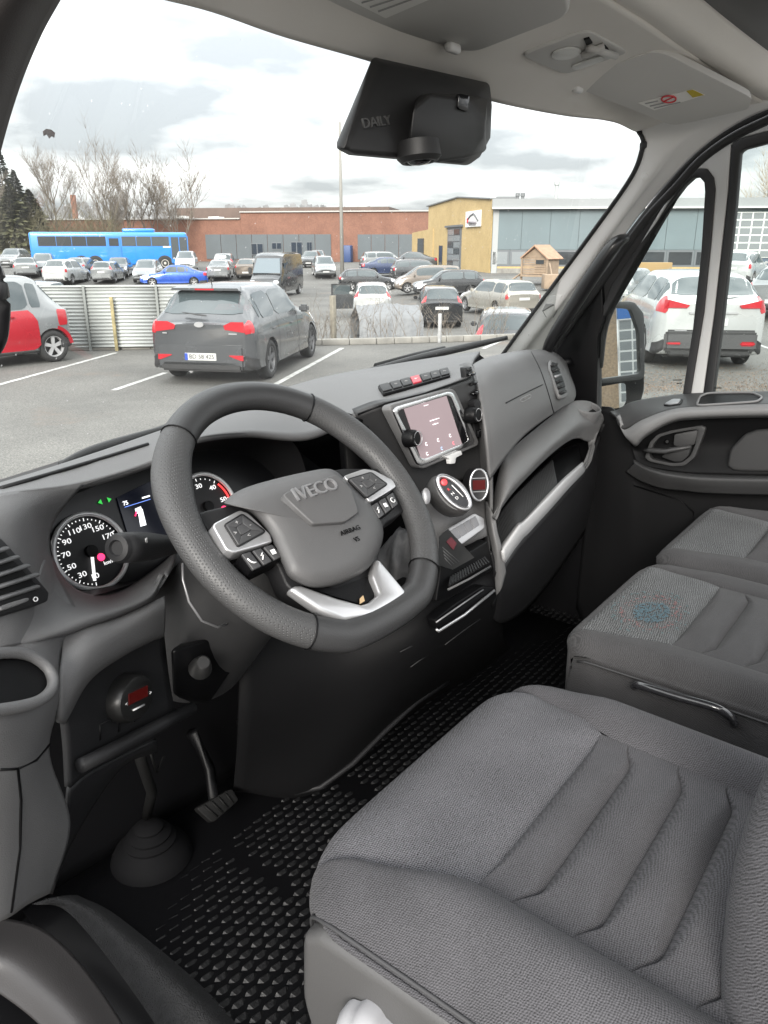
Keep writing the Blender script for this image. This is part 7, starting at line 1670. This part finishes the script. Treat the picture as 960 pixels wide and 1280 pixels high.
# ---- blue coach
bd = 71; bo = empty('coach', (ag(42, bd-2)+ag(236, bd+.5))/2, 0, label='bright blue coach standing side-on in front of the brick factory', cat='coach')
Bw = Wall(ag(41, bd-2), ag(236, bd+.5)); bx_ = Bw.bx; Lb = Bw.L; zz = Bw.z; u = Bw.u
cb_ = paint_of('coach', (.010, .20, .62), .0, .4); hgt = zz(Lb*.3, 290)
body = Bw.bx('body', 0, Lb, .35, hgt, -2.5, 0, cb_, bo); bev(body, .22, 4)
rp = Bw.bx('roof_unit', u(153), u(193), hgt-.03, hgt+.30, -2.2, -.3, cb_, bo); bev(rp, .12, 3)
z0, z1 = zz(Lb*.5, 307.5), zz(Lb*.5, 295.5)
for a, b in ((47, 69.5), (70.2, 88.8), (89.5, 107.5), (108.2, 132), (152, 169.5), (170.3, 188.5), (189.3, 211)): Bw.bx('window', u(a), u(b), z0, z1, .005, .03, win_m if a < 150 else mat('coach_glass', (.06, .07, .075), .1, spec=.8), bo)
dr = Bw.bx('door', u(133.5), u(150.5), .5, z1, .01, .05, paint_of('coach_door', (.010, .17, .55), 0, .4), bo); Bw.bx('pane', u(136), u(148), z0, z1-.15, .05, .07, win_m, dr)
dr = Bw.bx('door', u(212.5), u(234.5), .55, z1+.05, .01, .05, PAINT['coach_door'], bo); Bw.bx('pane', u(213.5), u(222.8), .9, z1-.05, .05, .07, MATS['coach_glass'], dr); Bw.bx('pane', u(224), u(233.5), .9, z1-.05, .05, .07, MATS['coach_glass'], dr)
slab('windscreen', [Bw.p(Lb+.02, z, o_) for z, o_ in ((1.5, -.2), (hgt-.35, -.2), (hgt-.35, -2.3), (1.5, -2.3))], car_glass, bo, d=Bw.x*.03)
for px in (99, 116.5, 204):
    c_4 = Bw.p(u(px), .52, -.12); lathe('wheel_arch', c_4+Bw.n*.125, Bw.n, [(.66, 0), (.66, .012), (0, .012)], black_t, bo, seg=24)
    w = lathe('wheel', c_4+Bw.n*.0, Bw.n, [(.50, -.2), (.52, .14), (.46, .16), (.33, .16), (.31, .10), (0, .10)], tyre_m, bo, seg=24); lathe('rim', c_4, Bw.n, [(.32, .162), (.28, .162), (.26, .12), (.12, .13), (.10, .19), (0, .19)], mat('coach_rim', (.5, .47, .43), .45, metal=.3), w, seg=20)
Bw.bx('marking', u(203), u(214), zz(u(207), 309.4), zz(u(207), 307.6), .0, .01, whitep, bo)
Bw.bx('skirt_line', .2, Lb-.2, .78, .80, .0, .012, PAINT['coach_door'], bo)
for px in (60, 80, 132, 151, 168, 190): Bw.bx('panel_seam', u(px), u(px)+.025, .5, z0-.05, .0, .008, PAINT['coach_door'], bo)
# ---- tarpaulin covered trailer behind the kerb
tp = empty('covered_trailer', at(490, 20.4, -.98), label='low trailer covered with a crumpled pale grey tarpaulin behind the scrub', cat='trailer')
c_5 = [at(450, 19.6, -.98), at(529, 19.9, -.98)]; tx = (c_5[1]-c_5[0]).normalized(); rg = random.Random(3); A = np.zeros((12, 22, 3))
lt = (c_5[1]-c_5[0]).length
for j in range(12):
    for i in range(22):
        t = i/21; s_ = j/11; h_ = .10 if j in (0, 11) else 1.12+.42*(1-abs(2*s_-.9))+.05*math.sin(t*3.1)+.02*math.sin(t*11+s_*5); off = 1.5*max(0, min(1, (s_-.12)/.76))
        if j in (1,): h_ -= .03
        p = c_5[0]+tx*(lt*t)+kn_*(off+.03*math.sin(t*13+j)+.012*rg.uniform(-1, 1))+UP*(h_+.02*rg.uniform(-1, 1)); A[j, i] = p
tarp = mat('tarpaulin', (.16, .165, .17), .5, var=.1, vscale=3, bump=.6, bscale=9, bdist=.04)
gridmesh('tarpaulin', A, tarp, tp); box('bed', (c_5[0]+c_5[1])/2+kn_*.78+UP*.55, (lt*.88, 1.1, .4), black_t, tp, ax=(tx, kn_, UP))
for t in (.3, .7): lathe('wheel', c_5[0]+tx*lt*t+kn_*.1+UP*.26, -kn_, [(.26, -.08), (.26, .08), (.15, .09), (0, .09)], tyre_m, tp, seg=18)
